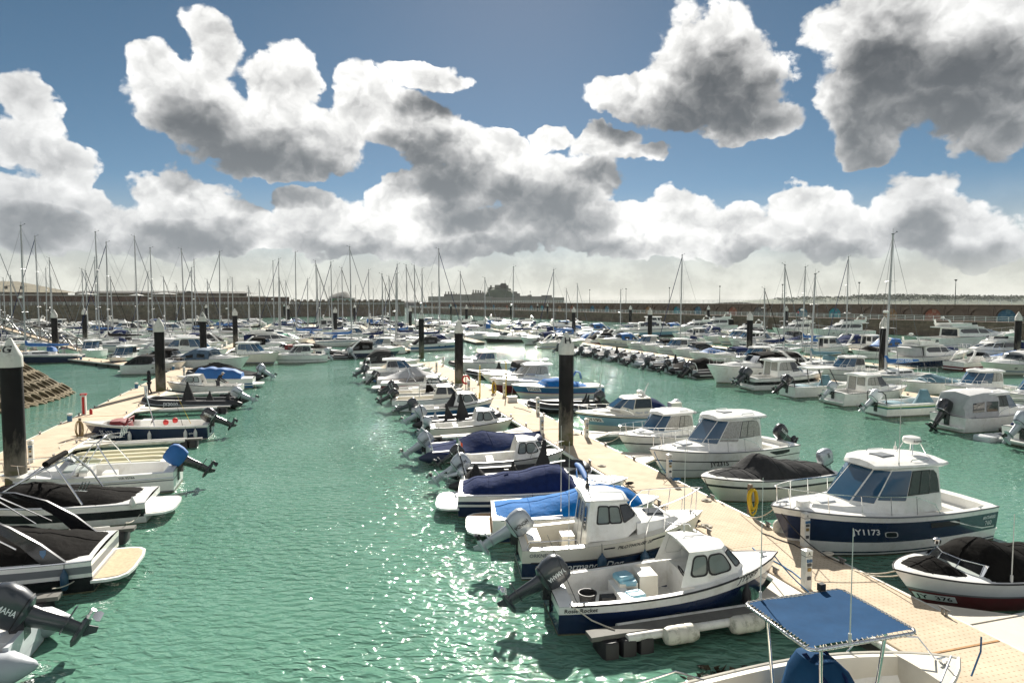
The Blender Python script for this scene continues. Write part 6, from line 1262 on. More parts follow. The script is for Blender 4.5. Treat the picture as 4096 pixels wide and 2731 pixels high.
mb = MB(); mb.box((.12, .2, 1.45), (.7, .5, .3)); mb.box((.12, .2, 1.12), (.1, .1, .4)); s.put(mb, 'life_raft_case', M_CREAM, 0); s.outboard(M_ENGW, -.1, .95, 30)
s = rib('black inflatable with a tall grey hood half hidden by the big H pile', (42.6, 19.0), (43.2, 13.9), M_HYPB, 2.3, .27, M_ENGK, 40, 1., fins=((.45, 0, 1.1, .9, 1.45, M_GRYC, .1), (.2, .3, .5, .4, .75, M_GRYC, -.3), (.2, -.3, .5, .4, .75, M_GRYC, -.3)), txt=None, hull=M_BLACKH, band=M_HYPG); text_flat('JY1', (.5, 1.17, .4), (-1, 0, 0), (0, 0, 1), .2, M_INKW, s.root)
s = covered('blue and white speedboat numbered JY2608 with a sky blue cover', (48.7, 21.8), (49.3, 14.5), [(.32, M_GREYW), (.5, M_CREAM), (.53, M_RED), (.92, M_BLUEH), (1., M_WHITE)], M_SKYC, [(.15, .05), (.3, .35), (.5, .62), (.62, .5), (.70, .05)], 2.5, 1.0, 1.25, .15, .7, pw=2.2, rails=True); s.on_hull('JY2608', 6.0, .7, .2, 1, M_INK, .02, plate=M_PLATE); L = s.L
mb = MB(); mb.tube([(1.9, -1.0, 1.7), (1.85, -.5, 2.1), (1.85, .5, 2.1), (1.9, 1.0, 1.7)], .07, 7); mb.tube([(1.9, 1.0, 1.7), (2.4, 1.1, 1.05)], .016); mb.tube([(1.9, -1.0, 1.7), (2.4, -1.1, 1.05)], .016); s.put(mb, 'folded_bimini', M_BLC, 50); s.antenna(.3, .9, 1.0, 1.0, .05)
s = hardtop('maroon hulled cabin boat with curtained windows beside the walkway', (53.6, 20.9), (53.0, 13.7), [(.6, M_REDH), (1., M_WHITE)], 2.6, 1.0, 1.35, win=M_CURT, scr=M_CURT); s.radar(.28 * s.L, s.zs(.4) + 1.35, .15, .28)
s = express('white cruiser under a tall charcoal tent canopy beyond the yellow poles', (58.2, 20.6), (57.8, 14.2), [(.3, M_NAVY), (1., M_WHITE)], 2.5, .95, 1.2, canopy=M_GRYC, ch=1.35); s.root['label'] = 'white cruiser under a tall charcoal tent canopy beyond the yellow poles'
s = rib('long black inflatable moored stern out at the far right of the centre pontoon', (64.5, 21.2), (64.2, 14.2), M_HYPB, 2.5, .28, M_ENGK, 45, 1., fins=((.5, 0, 1.0, .9, 1.1, M_GRYC, 0),), arch=True)
s = hardtop('white pilothouse cruiser with teal windows near the end of the centre pontoon', (70.5, 20.6), (70.2, 14.2), WB, 2.5, .95, 1.3, win=M_GLASSB, scr=M_GLASSB)
s = rib('grey covered inflatable at the end of the centre pontoon', (74.2, 20.8), (74., 14.4), M_HYPB, 2.4, .27, None, cov=(M_GRYC, [(0, .05), (.3, .5), (.6, .7), (1., .1)]), arch=False)

# ------------------------------------------------------------------ left pontoon, bows to the left
s = rib('pale grey inflatable with twin cone tube ends at the bottom left corner', (16.2, -6.05), (16.2, -11.8), M_HYPG, 2.7, .34, None, arch=False, band=M_STRIPE, zb=.7, seats=True); s.outboard(M_ENGG, 0, 1.25, 58, z=.72, X=.1, txt='YAMAHA'); seatbox(s, .35, 0, .4, (.5, 1.2, .3), M_WHITE, 'aft_seat')
s = covered('black topped wake boat with a sweeping black arch at the lower left', (20.7, -5.75), (20.8, -12.6), [(.5, M_BLACKH), (.62, M_WHITE), (.84, M_STRIPE), (1., M_WHITE)], M_BLK, [(.02, .1), (.2, .45), (.42, .66), (.6, .8), (.75, .3), (.9, .05)], 2.7, .9, 1.25, .02, .9, plat=mat('tan boat decking', (.42, .34, .2), .6, var=.2, scale=10), pw=2.4, wr=.05); L = s.L
mb = MB()
for sd in (1, -1):
    mb.loft([[(X + dx, sd * (y + dy), zz) for dx, dy in ((-w / 2, 0), (w / 2, 0), (w / 2, -.09), (-w / 2, -.09))] for X, y, zz, w in ((.85, 1.25, .92, .55), (1.35, 1.26, 1.45, .46), (2.0, 1.22, 1.95, .38), (2.7, 1.08, 2.28, .34), (3.2, .85, 2.4, .3), (3.4, 0, 2.45, .3))], True, False)
ar = s.put(mb, 'wake_arch', M_BLACKH, 45); mb = MB(); mb.tube([(3.3, y, 2.36 + .1 * math.cos(y)) for y in (-1.1, -.7, 0, .7, 1.1)], [.12, .17, .17, .17, .12], 8); s.put(mb, 'folded_bimini', M_BLK, 50)
mb = MB()
for sd in (1, -1): mb.tube([(1.7, sd * 1.15, 1.35), (3.2, sd * 1.05, 2.35)], .018); mb.tube([(2.1, sd * 1.15, 1.3), (3.3, sd * 1.05, 2.35)], .018)
s.put(mb, 'arch_struts', M_STEEL, 35, ar); s.on_hull('BAYLINER', 3.2, .86, .1, 1, M_INKW); mb = MB(); mb.add([(1.0, 1.262, 1.2), (1.14, 1.262, 1.2), (1.14, 1.262, 1.3), (1.07, 1.262, 1.08), (1.0, 1.262, 1.3)], [(0, 3, 1, 2, 4)]); s.put(mb, 'arch_badge', M_BLUEH, 0, ar)
mb = MB(); mb.tube([(2.55, .75, 1.62), (2.9, .65, 1.66)], .06, 8); s.put(mb, 'rolled_towel', M_BLC, 50); s.fender(.6, 1, M_FENDN, .45, .5, .1)
s.text('BAYLINER', (3.5, 1.0, 1.50), (-1, 0, .0), (0, -.35, .9), .13, M_INKW)
s = covered('white wakeboard boat under a black cover with a polished steel tower', (26.3, -5.75), (26.4, -12.2), [(.35, M_WHITE), (.72, M_BLACKH), (1., M_WHITE)], M_BLK, [(.02, .04), (.3, .34), (.52, .55), (.68, .55), (.8, .2), (.95, .05)], 2.4, .75, 1.05, .02, .93, plat=M_WHITE, pw=2.2, wr=.05); L = s.L
mb = MB()
for sd in (1, -1):
    mb.tube([(4.9, sd * .95, .98), (4.0, sd * 1.0, 1.55), (3.2, sd * .9, 2.0), (2.75, sd * .75, 2.2), (2.6, 0, 2.25)], .032, 7); mb.tube([(1.9, sd * 1.1, .85), (2.25, sd * 1.08, 1.5), (2.75, sd * .78, 2.18)], .036, 7); mb.tube([(4.3, sd * .98, 1.3), (3.2, sd * .7, 2.12)], .022, 5)
tw = s.put(mb, 'wake_tower', M_STEEL, 60); mb = MB(); mb.tube([(3.0, y, 2.25) for y in (-.9, -.5, 0, .5, .9)], .1, 8); s.put(mb, 'folded_bimini', M_BLK, 50)
mb = MB()
for i in range(3): mb.tube([(2.0 - i * .1, 1.15, 1.35), (1.75 - i * .1, 1.4, 1.7)], .016)
mb.tube([(2.1, 1.1, 1.35), (1.7, 1.2, 1.33)], .018); s.put(mb, 'board_rack', M_STEEL, 35, tw); s.fender(.35, 1, M_FEND, .8, .3, .1)
s = Boat('sportfishing_boat', 'white open sportfishing boat with a blue hooded black outboard', (30.1, -5.6), (30.1, -12.0), 2.35, .85, .95, .8, .9, 2.4); L = s.L; s.hull([(.12, M_STRIPE), (.6, M_WHITE), (.66, M_STRIPE), (1., M_WHITE)]); s.rub(M_GREYW, .04, .75); s.deck(M_WHITE, (.35, 3.6, .2, .3)); z = s.zs(.6)
windscreen(s, 4.0, z + .1, .75, .4, .3); s.house([(3.5, .8, z), (4.4, .72, z), (5.4, .3, z + .05)], [(3.5, .72, z + .2), (4.3, .6, z + .2), (5.2, .2, z + .12)], M_WHITE, 'coachroof'); s.wheel(3.3, .3, 1.35, .18); seatbox(s, 2.4, .35, .3, (.5, .5, .6), M_WHITE, 'helm_seat'); seatbox(s, 3.3, 0, .3, (.3, 1.2, .75), M_WHITE, 'dash')
s.outboard(M_ENGK, .0, 1.15, 55, cover=M_BLC); s.on_hull('SSR 95766', 1.9, .84, .09, 1, M_INK); s.bow_rail(4.2, .45, 3)
mb = MB()
for sd in (1, -1):
    mb.tube([(2.0, sd * 1.05, .9), (2.75, sd * .75, 2.1), (2.6, sd * .6, 2.25), (2.6, 0, 2.28)], .025, 6); mb.tube([(3.6, sd * .95, .95), (2.9, sd * .75, 2.05), (2.6, sd * .6, 2.25)], .022, 6); mb.tube([(1.9, sd * .5, 2.3), (3.4, sd * .5, 2.2)], .02, 5)
for i in range(4): mb.tube([(2.0, -.45 + i * .3, 2.25), (1.92, -.45 + i * .3, 2.6)], .025, 6)
s.put(mb, 't_top_frame', M_STEEL, 60)
M_CREAMP = mat('cream float plastic', (.62, .58, .40), .5, dirt=(.4, .38, .25), damt=.5)
jd = empty('jetski_dock', W(34.6, -9.2), TH, 'cream moulded plastic jet ski dock with two cradles at left', 'dock')
for dp in (-.85, .85):
    mb = MB(); mb.blob([(-.1, dp, -.1, 2.5, .78), (-.1, dp, .28, 2.5, .78), (-.1, dp, .36, 2.4, .7)], 20, 6); b0 = mb.build('float', M_CREAMP, jd, 30)
    for e in (-.45, .45): mb = MB(); mb.blob([(.2, dp + e, .34, 2.1, .2), (.2, dp + e, .46, 2.05, .17), (.2, dp + e, .5, 1.9, .1)], 16, 3.5); mb.build('cradle', M_CREAMP, b0, 40)
    for k in range(4): mb = MB(); mb.lathe([(.07, .36), (.07, .4), (.03, .41)], (-.9 + k * .75, dp + .68, 0), 8); mb.build('cleat', M_RED, b0, 40)
s = Boat('open_launch', 'navy open launch with maroon cushions and a black outboard', (40.9, -5.85), (41.2, -12.3), 2.2, .78, 1.1, .7, .88, 2.2); L = s.L; s.hull([(.06, M_WHITE), (.88, M_NAVY), (1., M_WHITE)]); s.rub(M_WHITE, .04); s.deck(M_WHITE, (.3, 5.4, .2, .3)); seatbox(s, 3.3, 0, .3, (.5, .7, .8), M_WHITE, 'console'); s.wheel(2.98, 0, 1.05, .17)
s.outboard(M_ENGK, 0, 1.1, 58, txt='MERCURY'); mb = MB(); mb.blob([(4.6, 0, .7, .55, .75), (4.6, 0, 1.0, .5, .7), (4.7, 0, 1.15, .35, .6)], 14, 3); s.put(mb, 'bow_cushion', M_REDC, 40); mb = MB(); mb.tube([(4.2, -.75, .9), (4.1, -.5, 1.25), (4.1, .5, 1.25), (4.2, .75, .9)], .05, 6); s.put(mb, 'maroon_hood', M_REDC, 40)
for X in (.6, 1.1, 2.9, 3.9): s.fender(X, 1, M_FEND, .35, .45, .1)
mb = MB(); mb.tube([(2.75, .5, .6), (3.3, .3, 3.0)], .03, 5); mb.box((3.3, .3, 3.02), (.3, .06, .06)); s.put(mb, 'light_mast', M_STEEL); s.on_hull('JY 157', 5.5, .5, .2, 1, M_INKW); s.on_hull('galaxy', .95, .45, .1, 1, M_INKW)
for X, y, lab in ((2.25, .35, 'orange buoy nearest the stern in the navy open launch'), (1.9, -.2, 'orange buoy further aft in the navy open launch')): mb = MB(); mb.blob([(0, 0, -.14, .05, .05), (0, 0, -.09, .13, .13), (0, 0, .05, .15, .15), (0, 0, .14, .1, .1), (0, 0, .17, .03, .03)], 12, 2); aboard(s, 'buoy', mb, M_RED, X, y, .95, lab, 'buoy')
for X, y, dx, lab in ((1.3, .75, -.5, 'black fishing rod in the navy open launch'), (1.0, .2, -.9, 'yellow tipped fishing rod in the navy open launch')): mb = MB(); mb.tube([(0, 0, 0), (-dx * .8, 0, 1.75)], [.014, .006], 4); aboard(s, 'fishing_rod', mb, M_INK if dx > -.6 else M_YEL, X, y, .8, lab, 'fishing rod')
s = rib('black inflatable numbered JY3010 with three peaked charcoal hoods', (51.7, -5.5), (52.8, -12.0), M_HYPB, 2.3, .27, M_ENGS, 60, 1.1, fins=((.52, 0, 1.0, .8, 1.45, M_GRYC, .05), (.30, 0, .6, .5, .75, M_GRYC, .0), (.12, 0, .6, .6, .5, M_GRYC, -.2)), hull=M_BLACKH, etxt='HONDA', arch=False, band=M_HYPG); text_flat('JY3010', (s.L * .22, 1.17, .34), (-1, 0, 0), (0, 0, 1), .24, M_INKW, s.root, .02)
s = cuddy('white cuddy boat with a man in dark clothes aboard on the left pontoon', (59.6, -6.0), (60.0, -11.8), [(.35, M_NAVY), (1., M_WHITE)], 2.1, .7, 1.1, eng=None, rails=True); LAUNCH = s
s = covered('white boat shaded by a royal blue awning on the left pontoon', (63.6, -5.4), (63.9, -11.8), [(.3, M_BLUEH), (.4, M_WHITE), (.55, M_BLUEH), (1., M_WHITE)], M_BLC, [(.15, .5), (.3, .85), (.55, .95), (.7, .85), (.8, .1)], 2.3, .85, 1.15, .15, .8, plat=M_WHITE, pw=5.)
s = rib('inflatable under a big peaked charcoal cover at the end of the left pontoon', (69.3, -5.2), (71.0, -12.2), M_HYPB, 2.6, .3, M_ENGS, 50, 1.15, cov=(M_GRYC, [(.0, .05), (.2, .35), (.55, 1.1), (.62, 1.05), (1., .15)], 1.1), arch=M_INK)

# ------------------------------------------------------------------ second pontoon row to the right
pontoon('pale walkway pontoon between the two boat rows at right', 20, 100, 43.4, 45.2, 8.)
pontoon('far pale pontoon among boats below the quay at right', 48, 150, 76.6, 78.2, 10.)
TB = [(.5, M_WHITE), (.58, M_TEAL), (1., M_WHITE)]
def openboat(label, st, bw, bands, cov, eng, ttop=None, txt=None, rail_=True, group=None, es=1.15):
    s = Boat('open_sportsboat', label, st, bw, 2.3, .85, 1.0, .5, .92, 2.8, group=group); L = s.L; s.hull(bands); s.deck(M_WHITE, (.3, .75 * L, .2, .35)); s.fin(.55 * L, 0, .5, 1.6, 1.1, 1.15, cov, lean=-.05, top=.3); mb = MB(); mb.blob([(.22 * L, 0, .5, .45, .7), (.22 * L, 0, .82, .42, .66), (.22 * L, 0, .9, .3, .5)], 14, 4); s.put(mb, 'seat_cover', cov, 40)
    if eng: s.outboard(eng, 0, es, 45)
    mb = MB(); mb.tube([(.1, -.85, .85), (.0, -.8, 1.5), (-.05, -.6, 1.65), (-.05, .6, 1.65), (0, .8, 1.5), (.1, .85, .85)], .035, 6); s.put(mb, 'tow_arch', M_BLACKH, 60)
    if ttop:
        for sd in (1, -1):
            for a, b_ in ((.40, .36), (.62, .5)): mb = MB(); mb.tube([(a * L, sd * .8, .9), (b_ * L, sd * .75, 2.25)], .04, 6); s.put(mb, 'top_leg', M_BLACKH)
        s.slab([(.2 * L, .6, 0), (.28 * L, .95, 0), (.5 * L, .95, 0), (.62 * L, .6, 0)], 2.25, .08, M_WHITE, 't_top')
    if txt: s.on_hull(txt, .45 * L, .5, .17, 1, M_TEAL)
    return s
s = express('white boat with folded navy canopy and silver outboard at the right edge', (25.6, 35.8), (25.4, 43.2), WB, 2.6, .95, 1.2, canopy=M_NVC); s.outboard(M_ENGS, 0, 1.2, 40)
tank = empty('dock_float', W(27.4, 37.), TH, 'grey cube floating dock beside the boat at the right edge', 'dock')
for i in range(4): mb = MB(); mb.blob([(-1.5 + i * .75, 0, -.1, .35, .5), (-1.5 + i * .75, 0, .22, .35, .5), (-1.5 + i * .75, 0, .28, .3, .45)], 12, 6); mb.build('cube', M_GREYW, tank, 35)
finger('short finger pontoon with a tan fender tip at right', 28.0, 43.3, 37.5)
s = hardtop('white boat inside a grey tent canopy with clear panels and black outboard', (30.3, 36.2), (30.2, 43.3), WB, 2.7, .9, 1.15, eng=M_ENGK, es=1.25, tilt=30, detail=True); L = s.L; z = s.zs(.2)
mb = MB(); rows = [[(X, y * w, z_) for y, z_ in ((-1, z), (-.98, z + e * .6), (-.85, z + e * .93), (0, z + e + .05), (.85, z + e * .93), (.98, z + e * .6), (1, z))] for X, w, e in ((.15, 1.0, .6), (.5, 1.12, 1.35), (1.5, 1.15, 1.5), (2.6, 1.12, 1.48))]; mb.loft(rows, True, True, False); cn = s.put(mb, 'tent_canopy', M_LGC, 35)
for sd in (0, 6):
    a = 1 if sd == 0 else 5; off = Vector((0, -.02 if sd == 0 else .02, 0))
    for i in (1, 2): r0, r1 = rows[i], rows[i + 1]; f = lambda r, q: Vector(r[sd]).lerp(Vector(r[a]), q); p0, p1, p2, p3 = f(r0, .35), f(r1, .35), f(r1, 1.), f(r0, 1.); mb = MB(); mb.add([p0.lerp(p1, .08) + off, p0.lerp(p1, .92) + off, p3.lerp(p2, .92) + off, p3.lerp(p2, .08) + off], [(0, 1, 2, 3)]); s.put(mb, 'clear_panel', M_GLASS, 0, cn)
openboat('white sportsboat with teal stripe, teal covers and white outboard', (35.6, 36.2), (35.2, 43.3), [(.12, M_STRIPE), (.66, M_WHITE), (.78, M_TEAL), (.83, M_LIME), (1., M_WHITE)], M_TLC, M_ENGW, None, 'AXOPAR')
hardtop('white pilothouse cruiser with tall curtained windows and silver outboard', (40.3, 37.0), (40.0, 43.6), WB, 2.6, .95, 1.25, eng=M_ENGS, win=M_CURT, scr=M_GLASS, tilt=40)
openboat('white sportsboat with dark teal hood under a pale T top', (44.9, 36.6), (44.6, 43.3), WB, M_TLC, M_ENGK, True)
hardtop('big white cruiser with twin black outboards and dark side band', (49.6, 36.2), (49.2, 44.0), [(.45, M_WHITE), (.72, M_BLACKH), (1., M_WHITE)], 2.8, 1.05, 1.4, eng=M_ENGG, ne=2, win=M_CURT, scr=M_GLASS, tilt=42, es=1.1)
express('large white motor cruiser moored bow out with two oval ports', (54.2, 45.5), (54.3, 35.2), [(1., M_WHITE)], 3.3, 1.35, 1.8, canopy=M_BLK, arch=M_WHITE)
s = rib('black inflatable with a white arch and twin outboards', (58.8, 36.4), (58.6, 43.4), M_HYPB, 2.7, .3, M_ENGK, 40, 1.15, fins=((.5, 0, 1.8, 1.2, 1.1, M_BLK, .0),), arch=M_WHITE); s.outboard(M_ENGK, .65, 1.15, 40, z=.62)
rib('dark inflatable under a baggy black cover on the right hand row', (63.2, 36.2), (63.0, 43.2), M_HYPB, 2.6, .3, M_ENGK, 45, 1.1, cov=(M_BLK, [(0, .1), (.3, .7), (.6, .9), (1., .1)], 1.5), arch=M_GREYW)
KN = ['first', 'second', 'third', 'fourth', 'fifth', 'sixth', 'seventh', 'eighth', 'ninth', 'tenth', 'eleventh', 'twelfth', 'thirteenth', 'fourteenth', 'fifteenth', 'sixteenth', 'seventeenth', 'eighteenth', 'nineteenth', 'twentieth']
KN += ['twenty ' + k for k in KN[:9]] + ['thirtieth'] + ['thirty ' + k for k in KN[:9]] + ['fortieth'] + ['forty ' + k for k in KN[:9]] + ['fiftieth'] + ['fifty ' + k for k in KN[:9]] + ['sixtieth']
tubes_ = [M_HYPB, M_HYPG, M_HYPB, M_HYPG, M_HYPB, M_HYPB, M_HYPG, M_HYPB]; engs = [M_ENGG, M_ENGK, M_ENGK, M_ENGG, M_ENGK, M_ENGG, M_ENGK, M_ENGG]
for i in range(8):
    p = 67. + i * 3.7; nm = ['black', 'grey'][tubes_[i] is M_HYPG]
    rib('%s inflatable, %s beyond the black covered one in the right hand row' % (nm, KN[i]), (p, 36.0 - .25 * max(0, i - 3)), (p - .2, 42.6 - .25 * max(0, i - 3)), tubes_[i], 2.4, .27, engs[i], 25 + (i * 17) % 35, 1.05, fins=[((.5, 0, .9, .8, 1.2, M_GRYC, .0),), (), ((.45, 0, 1.2, 1., .9, M_LGC, 0),), ()][i % 4], arch=[True, M_STEEL, False, True][i % 4], group='inflatables in the right hand row')
# other side of that pontoon
J2 = [('express', 30., M_NVC), ('hardtop', 34.5, None), ('hardtop', 39., None), ('covered', 43., M_TLC), ('sail', 48., M_BLC), ('hardtop', 52.5, None), ('sail', 57.5, None), ('express', 62., M_BLK), ('hardtop', 66.5, None), ('express', 71., M_NVC), ('covered', 75.5, M_BLC), ('express', 80., M_GRYC), ('hardtop', 84.5, None), ('express', 89., M_BLK), ('hardtop', 93.5, None)]
J2L = ['white cruiser with a navy canopy nearest on the far side of the right pontoon', 'white cruiser whose windscreen glints, bow to the right pontoon', 'white hardtop with a rounded roof beside the glinting cruiser', 'white boat with a dusty teal cover on the far side of the right pontoon', 'white sailing yacht with a big royal blue sail cover lettered ARGO NAVIS', 'white hardtop cruiser with arched side windows behind the broad black pile', 'small sailing yacht with a dark blue sprayhood near the broad pile', 'white cruiser with a black canopy behind the motor cruiser bow', 'white hardtop cruiser seventh back on the far side of the right pontoon', 'white cruiser with a navy canopy eighth back beyond the right pontoon', 'white boat with a blue cover ninth back beyond the right pontoon', 'white cruiser with charcoal canopy tenth back beyond the right pontoon', 'white hardtop eleventh back beyond the right pontoon', 'white cruiser with black canopy twelfth back beyond the right pontoon', 'white hardtop thirteenth back beyond the right pontoon']
for (k, p, c), lab in zip(J2, J2L):
    st, bw = (p + .3, 53.2), (p, 46.2)
    if k == 'express': express(lab, st, bw, WB, 2.7, .95, 1.3, canopy=c, arch=M_WHITE if p < 65 else None, detail=p < 60)
    elif k == 'hardtop': hardtop(lab, st, bw, [(.55, M_WHITE), (.6, M_STRIPE), (1., M_WHITE)], 2.6, .95, 1.3, detail=p < 60, win=[M_GLASS, M_CURT][int(p) % 2])
    elif k == 'covered': covered(lab, st, bw, WB, c, [(.1, .1), (.4, .5), (.55, .7), (.7, .1)], 2.4, .9, 1.15, .1, .7, rails=True)
    else:
        s = sail(lab, (p + .3, 55.), (p, 46.), [(.85, M_WHITE), (.92, M_BLUEH), (1., M_WHITE)], 2.9, 12.7 if c else 9.5, boomc=c or M_TLC, radar=bool(c), lean=.03)
        if c: text_flat('ARGO NAVIS', (-3.0 + 2.6, .235, s.zs(.5) + 1.08), (-1, 0, .02), (0, 0, 1), .24, M_INKW, s.root)

# ------------------------------------------------------------------ the packed basin behind
PRO = {}
def proto(key):
    if key in PRO: return PRO[key]
    kind, can, hb, L_, B_ = key; w = ((0, 0, 0), 0.); n0 = len(BOATS)
    bands = {'w': [(.55, M_WHITE), (.6, M_STRIPE), (1., M_WHITE)], 'n': [(.1, M_WHITE), (.62, M_NAVY), (1., M_WHITE)], 'b': [(.3, M_WHITE), (.6, M_BLUEH), (1., M_WHITE)], 'k': [(.6, M_BLACKH), (1., M_WHITE)], 'c': [(.3, M_CREAM), (.38, M_BLUEH), (1., M_CREAM)], 'r': [(.5, M_REDH), (1., M_WHITE)]}[hb]
    a = dict(world=w, L=L_, B=B_)
    if kind == 'express': s = express('x', 0, 0, bands, canopy=can, arch=M_WHITE, detail=False, **a)
    elif kind == 'open': s = express('x', 0, 0, bands, canopy=None, arch=M_WHITE, detail=False, name='motorboat', **a)
    elif kind == 'hardtop': s = hardtop('x', 0, 0, bands, detail=False, **a)
    elif kind == 'flybridge': s = flybridge('x', 0, 0, bands, canopy=can, detail=False, fs=1.25, fb=1.8, **a)
    elif kind == 'covered': s = covered('x', 0, 0, bands, can, [(.1, .15), (.4, .5), (.6, .75), (.75, .1)], fs=.85, fb=1.2, X0=.1, X1=.75, **a)
    elif kind == 'sail': s = sail('x', 0, 0, bands, mast=10.8 if L_ < 9 else 12.2, boomc=can, detail=False, **a)
    elif kind == 'cuddy': s = cuddy('x', 0, 0, bands, glass=M_GLASS, fs=.8, fb=1.2, detail=False, eng=M_ENGK, **a)
    del BOATS[n0:]
    index_kids(); PRO[key] = [s.root, tree_of(s.root), False, None]; return PRO[key]
def merged(pr):
    if pr[3]: return pr[3]
    mb = MB(); mats = []
    def rec(o, M):
        M = M @ o.matrix_basis
        if o.type == 'MESH':
            me = o.data; idx = []
            for m in me.materials:
                if m not in mats: mats.append(m)
                idx.append(mats.index(m))
            k = len(mb.v); mb.v += [tuple(M @ v.co) for v in me.vertices]
            for p_ in me.polygons: mb.f.append(tuple(i + k for i in p_.vertices)); mb.m.append(idx[p_.material_index])
        for ch in pr[1].get(o, []): rec(ch, M)
    for ch in pr[1][pr[0]]: rec(ch, Matrix())
    o = mb.build(pr[0].name.split('.')[0], mats, None, 35); pr[3] = o; me = o.data; bpy.data.objects.remove(o); pr[3] = me; return me
def place(key, loc, ang, label, cat, group, far):
    pr = proto(key)
    if far: o = bpy.data.objects.new(pr[0].name.split('.')[0], merged(pr)); col.objects.link(o)
    elif not pr[2]: o = pr[0]; pr[2] = True
    else: o = copy_tree(pr[0], None, pr[1])
    o.location = loc; o.rotation_euler = (0, 0, ang); tag(o, label, cat, group); BOATS.append((loc[0], loc[1], ang, key[3], key[4])); return o
def corners(b, g=.25):
    x, y, a, L_, B_ = b; c, s_ = math.cos(a), math.sin(a); l, w = L_ / 2 + g, B_ / 2 + g
    return [(x + c * i * l - s_ * j * w, y + s_ * i * l + c * j * w) for i, j in ((1, 1), (1, -1), (-1, -1), (-1, 1))]
def clash(b):
    for o in BOATS:
        if (o[0] - b[0]) ** 2 + (o[1] - b[1]) ** 2 > (o[3] + b[3]) ** 2 / 4 + 4: continue
        A, B_ = corners(b), corners(o); sep_ = False
        for P in (A, B_):
            for i in range(4):
                nx, ny = P[i][1] - P[(i + 1) % 4][1], P[(i + 1) % 4][0] - P[i][0]; pa = [nx * x + ny * y for x, y in A]; pb = [nx * x + ny * y for x, y in B_]
                if max(pa) < min(pb) or max(pb) < min(pa): sep_ = True
        if not sep_: return True
    return False
AC = math.atan2(CX.y, CX.x)
# landmarks among the far boats
flybridge('long three deck motor yacht with oval ports at the right edge by the quay', (85.5, 97.5), (84.5, 116.), [(.35, M_GREYW), (1., M_WHITE)], 4.8, 1.7, 2.6)
flybridge('white sports yacht with swept dark windows stern to the quay', (113.5, 113.), (114.5, 99.), [(1., M_WHITE)], 4.2, 1.5, 2.1)
flybridge('white flybridge boat with a raised radar mast left of the sports yacht', (124., 108.), (123., 96.), WB, 3.9, 1.4, 2.)
flybridge('pale flybridge yacht with dark aft enclosure under the mural arches', (150., 105.), (149., 92.), WB, 4., 1.5, 2.1, canopy=M_BLK)
flybridge('white yacht with a navy aft canopy beside the passenger launch', (140., 92.), (139., 81.), WB, 3.8, 1.4, 2., canopy=M_NVC)
s = Boat('passenger_launch', 'white and pale blue passenger launch with a wheelhouse and a navy banner', (133.5, 62.), (127.5, 76.5), 4.2, 1.4, 2.2, 1.6); L = s.L; s.hull([(.25, M_ANTI), (.6, M_LBLUE), (1., M_WHITE)]); s.rub(M_NAVY, .06); s.deck(M_WHITE, (.4, .42 * L, .3, .8)); z = s.zs(.55)
h = s.house([(.40 * L, 1.7, z - .2), (.70 * L, 1.6, z), (.82 * L, .9, z + .2)], [(.40 * L, 1.55, z + 1.5), (.68 * L, 1.45, z + 1.5), (.76 * L, .8, z + 1.45)], M_WHITE, 'saloon')
for sd in (1, -1):
    for i in range(4): h.pane(('s', 0, sd), .06 + i * .235, .24 + i * .235, .48, .86)
    h.pane(('s', 1, sd), .1, .9, .45, .88)
h2 = s.house([(.50 * L, 1.2, z + 1.5), (.66 * L, 1.2, z + 1.5), (.71 * L, .7, z + 1.5)], [(.50 * L, 1.1, z + 2.6), (.64 * L, 1.1, z + 2.6), (.68 * L, .6, z + 2.6)], M_WHITE, 'wheelhouse')
for sd in (1, -1): h2.pane(('s', 0, sd), .08, .48, .4, .9); h2.pane(('s', 0, sd), .54, .94, .4, .9); h2.pane(('s', 1, sd), .1, .9, .4, .9)
s.slab([(.48 * L, 1.2, 0), (.55 * L, 1.35, 0), (.66 * L, 1.3, 0), (.71 * L, .8, 0)], z + 2.58, .12, M_WHITE, 'wheelhouse_roof')
mb = MB(); mb.box((.55 * L, -1.72, z + 1.25), (2.6, .04, .7)); s.put(mb, 'banner', M_NAVY, 0); s.rail([(.05 * L, 1.8, 1.4), (.05 * L, 1.8, 2.4), (.4 * L, 1.9, 2.6), (.4 * L, 1.8, 2.0)], .04); s.antenna(.58 * L, 0, z + 2.7, 1.8, .05)
express('white boat shrouded in a bright green tarpaulin', (117.5, -2.), (119., -10.), WB, 2.9, 1., 1.4, canopy=M_GRNC, arch=M_WHITE, detail=False)
s = hardtop('small cabin boat with a bright red canopy among the far boats', (140.5, 35.6), (140., 28.6), [(.6, M_REDH), (1., M_WHITE)], 2.7, 1., 1.4, detail=False, roofm=M_RED, rails=False)
express('white cruiser with two oval ports and a dark blue hood, bow to the channel', (83.5, -15.), (80., -7.2), WB, 3., 1.1, 1.5, canopy=mat('faded blue canvas', (.07, .12, .18), .8, var=.3, bump=.4, bscale=7), detail=True)
hardtop('old white cabin cruiser, bow towards the channel, beside the hooded cruiser', (90., -10.6), (85.4, -4.3), [(.2, M_STRIPE), (1., M_CREAM)], 2.7, 1.1, 1.5, detail=True, win=M_GLASSB)
hardtop('squared white pilothouse boat with wraparound windows and silver outboard', (88.4, 1.1), (86.6, -5.4), [(.35, M_WHITE), (.42, M_STRIPE), (1., M_WHITE)], 2.6, .9, 1.2, eng=M_ENGS, win=M_GLASS, scr=M_GLASS, tilt=25)
rib('dark inflatable with a silver outboard tucked among white cruisers', (91.2, 4.2), (91.5, -2.), M_HYPB, 2.3, .26, M_ENGS, 30, 1.1)
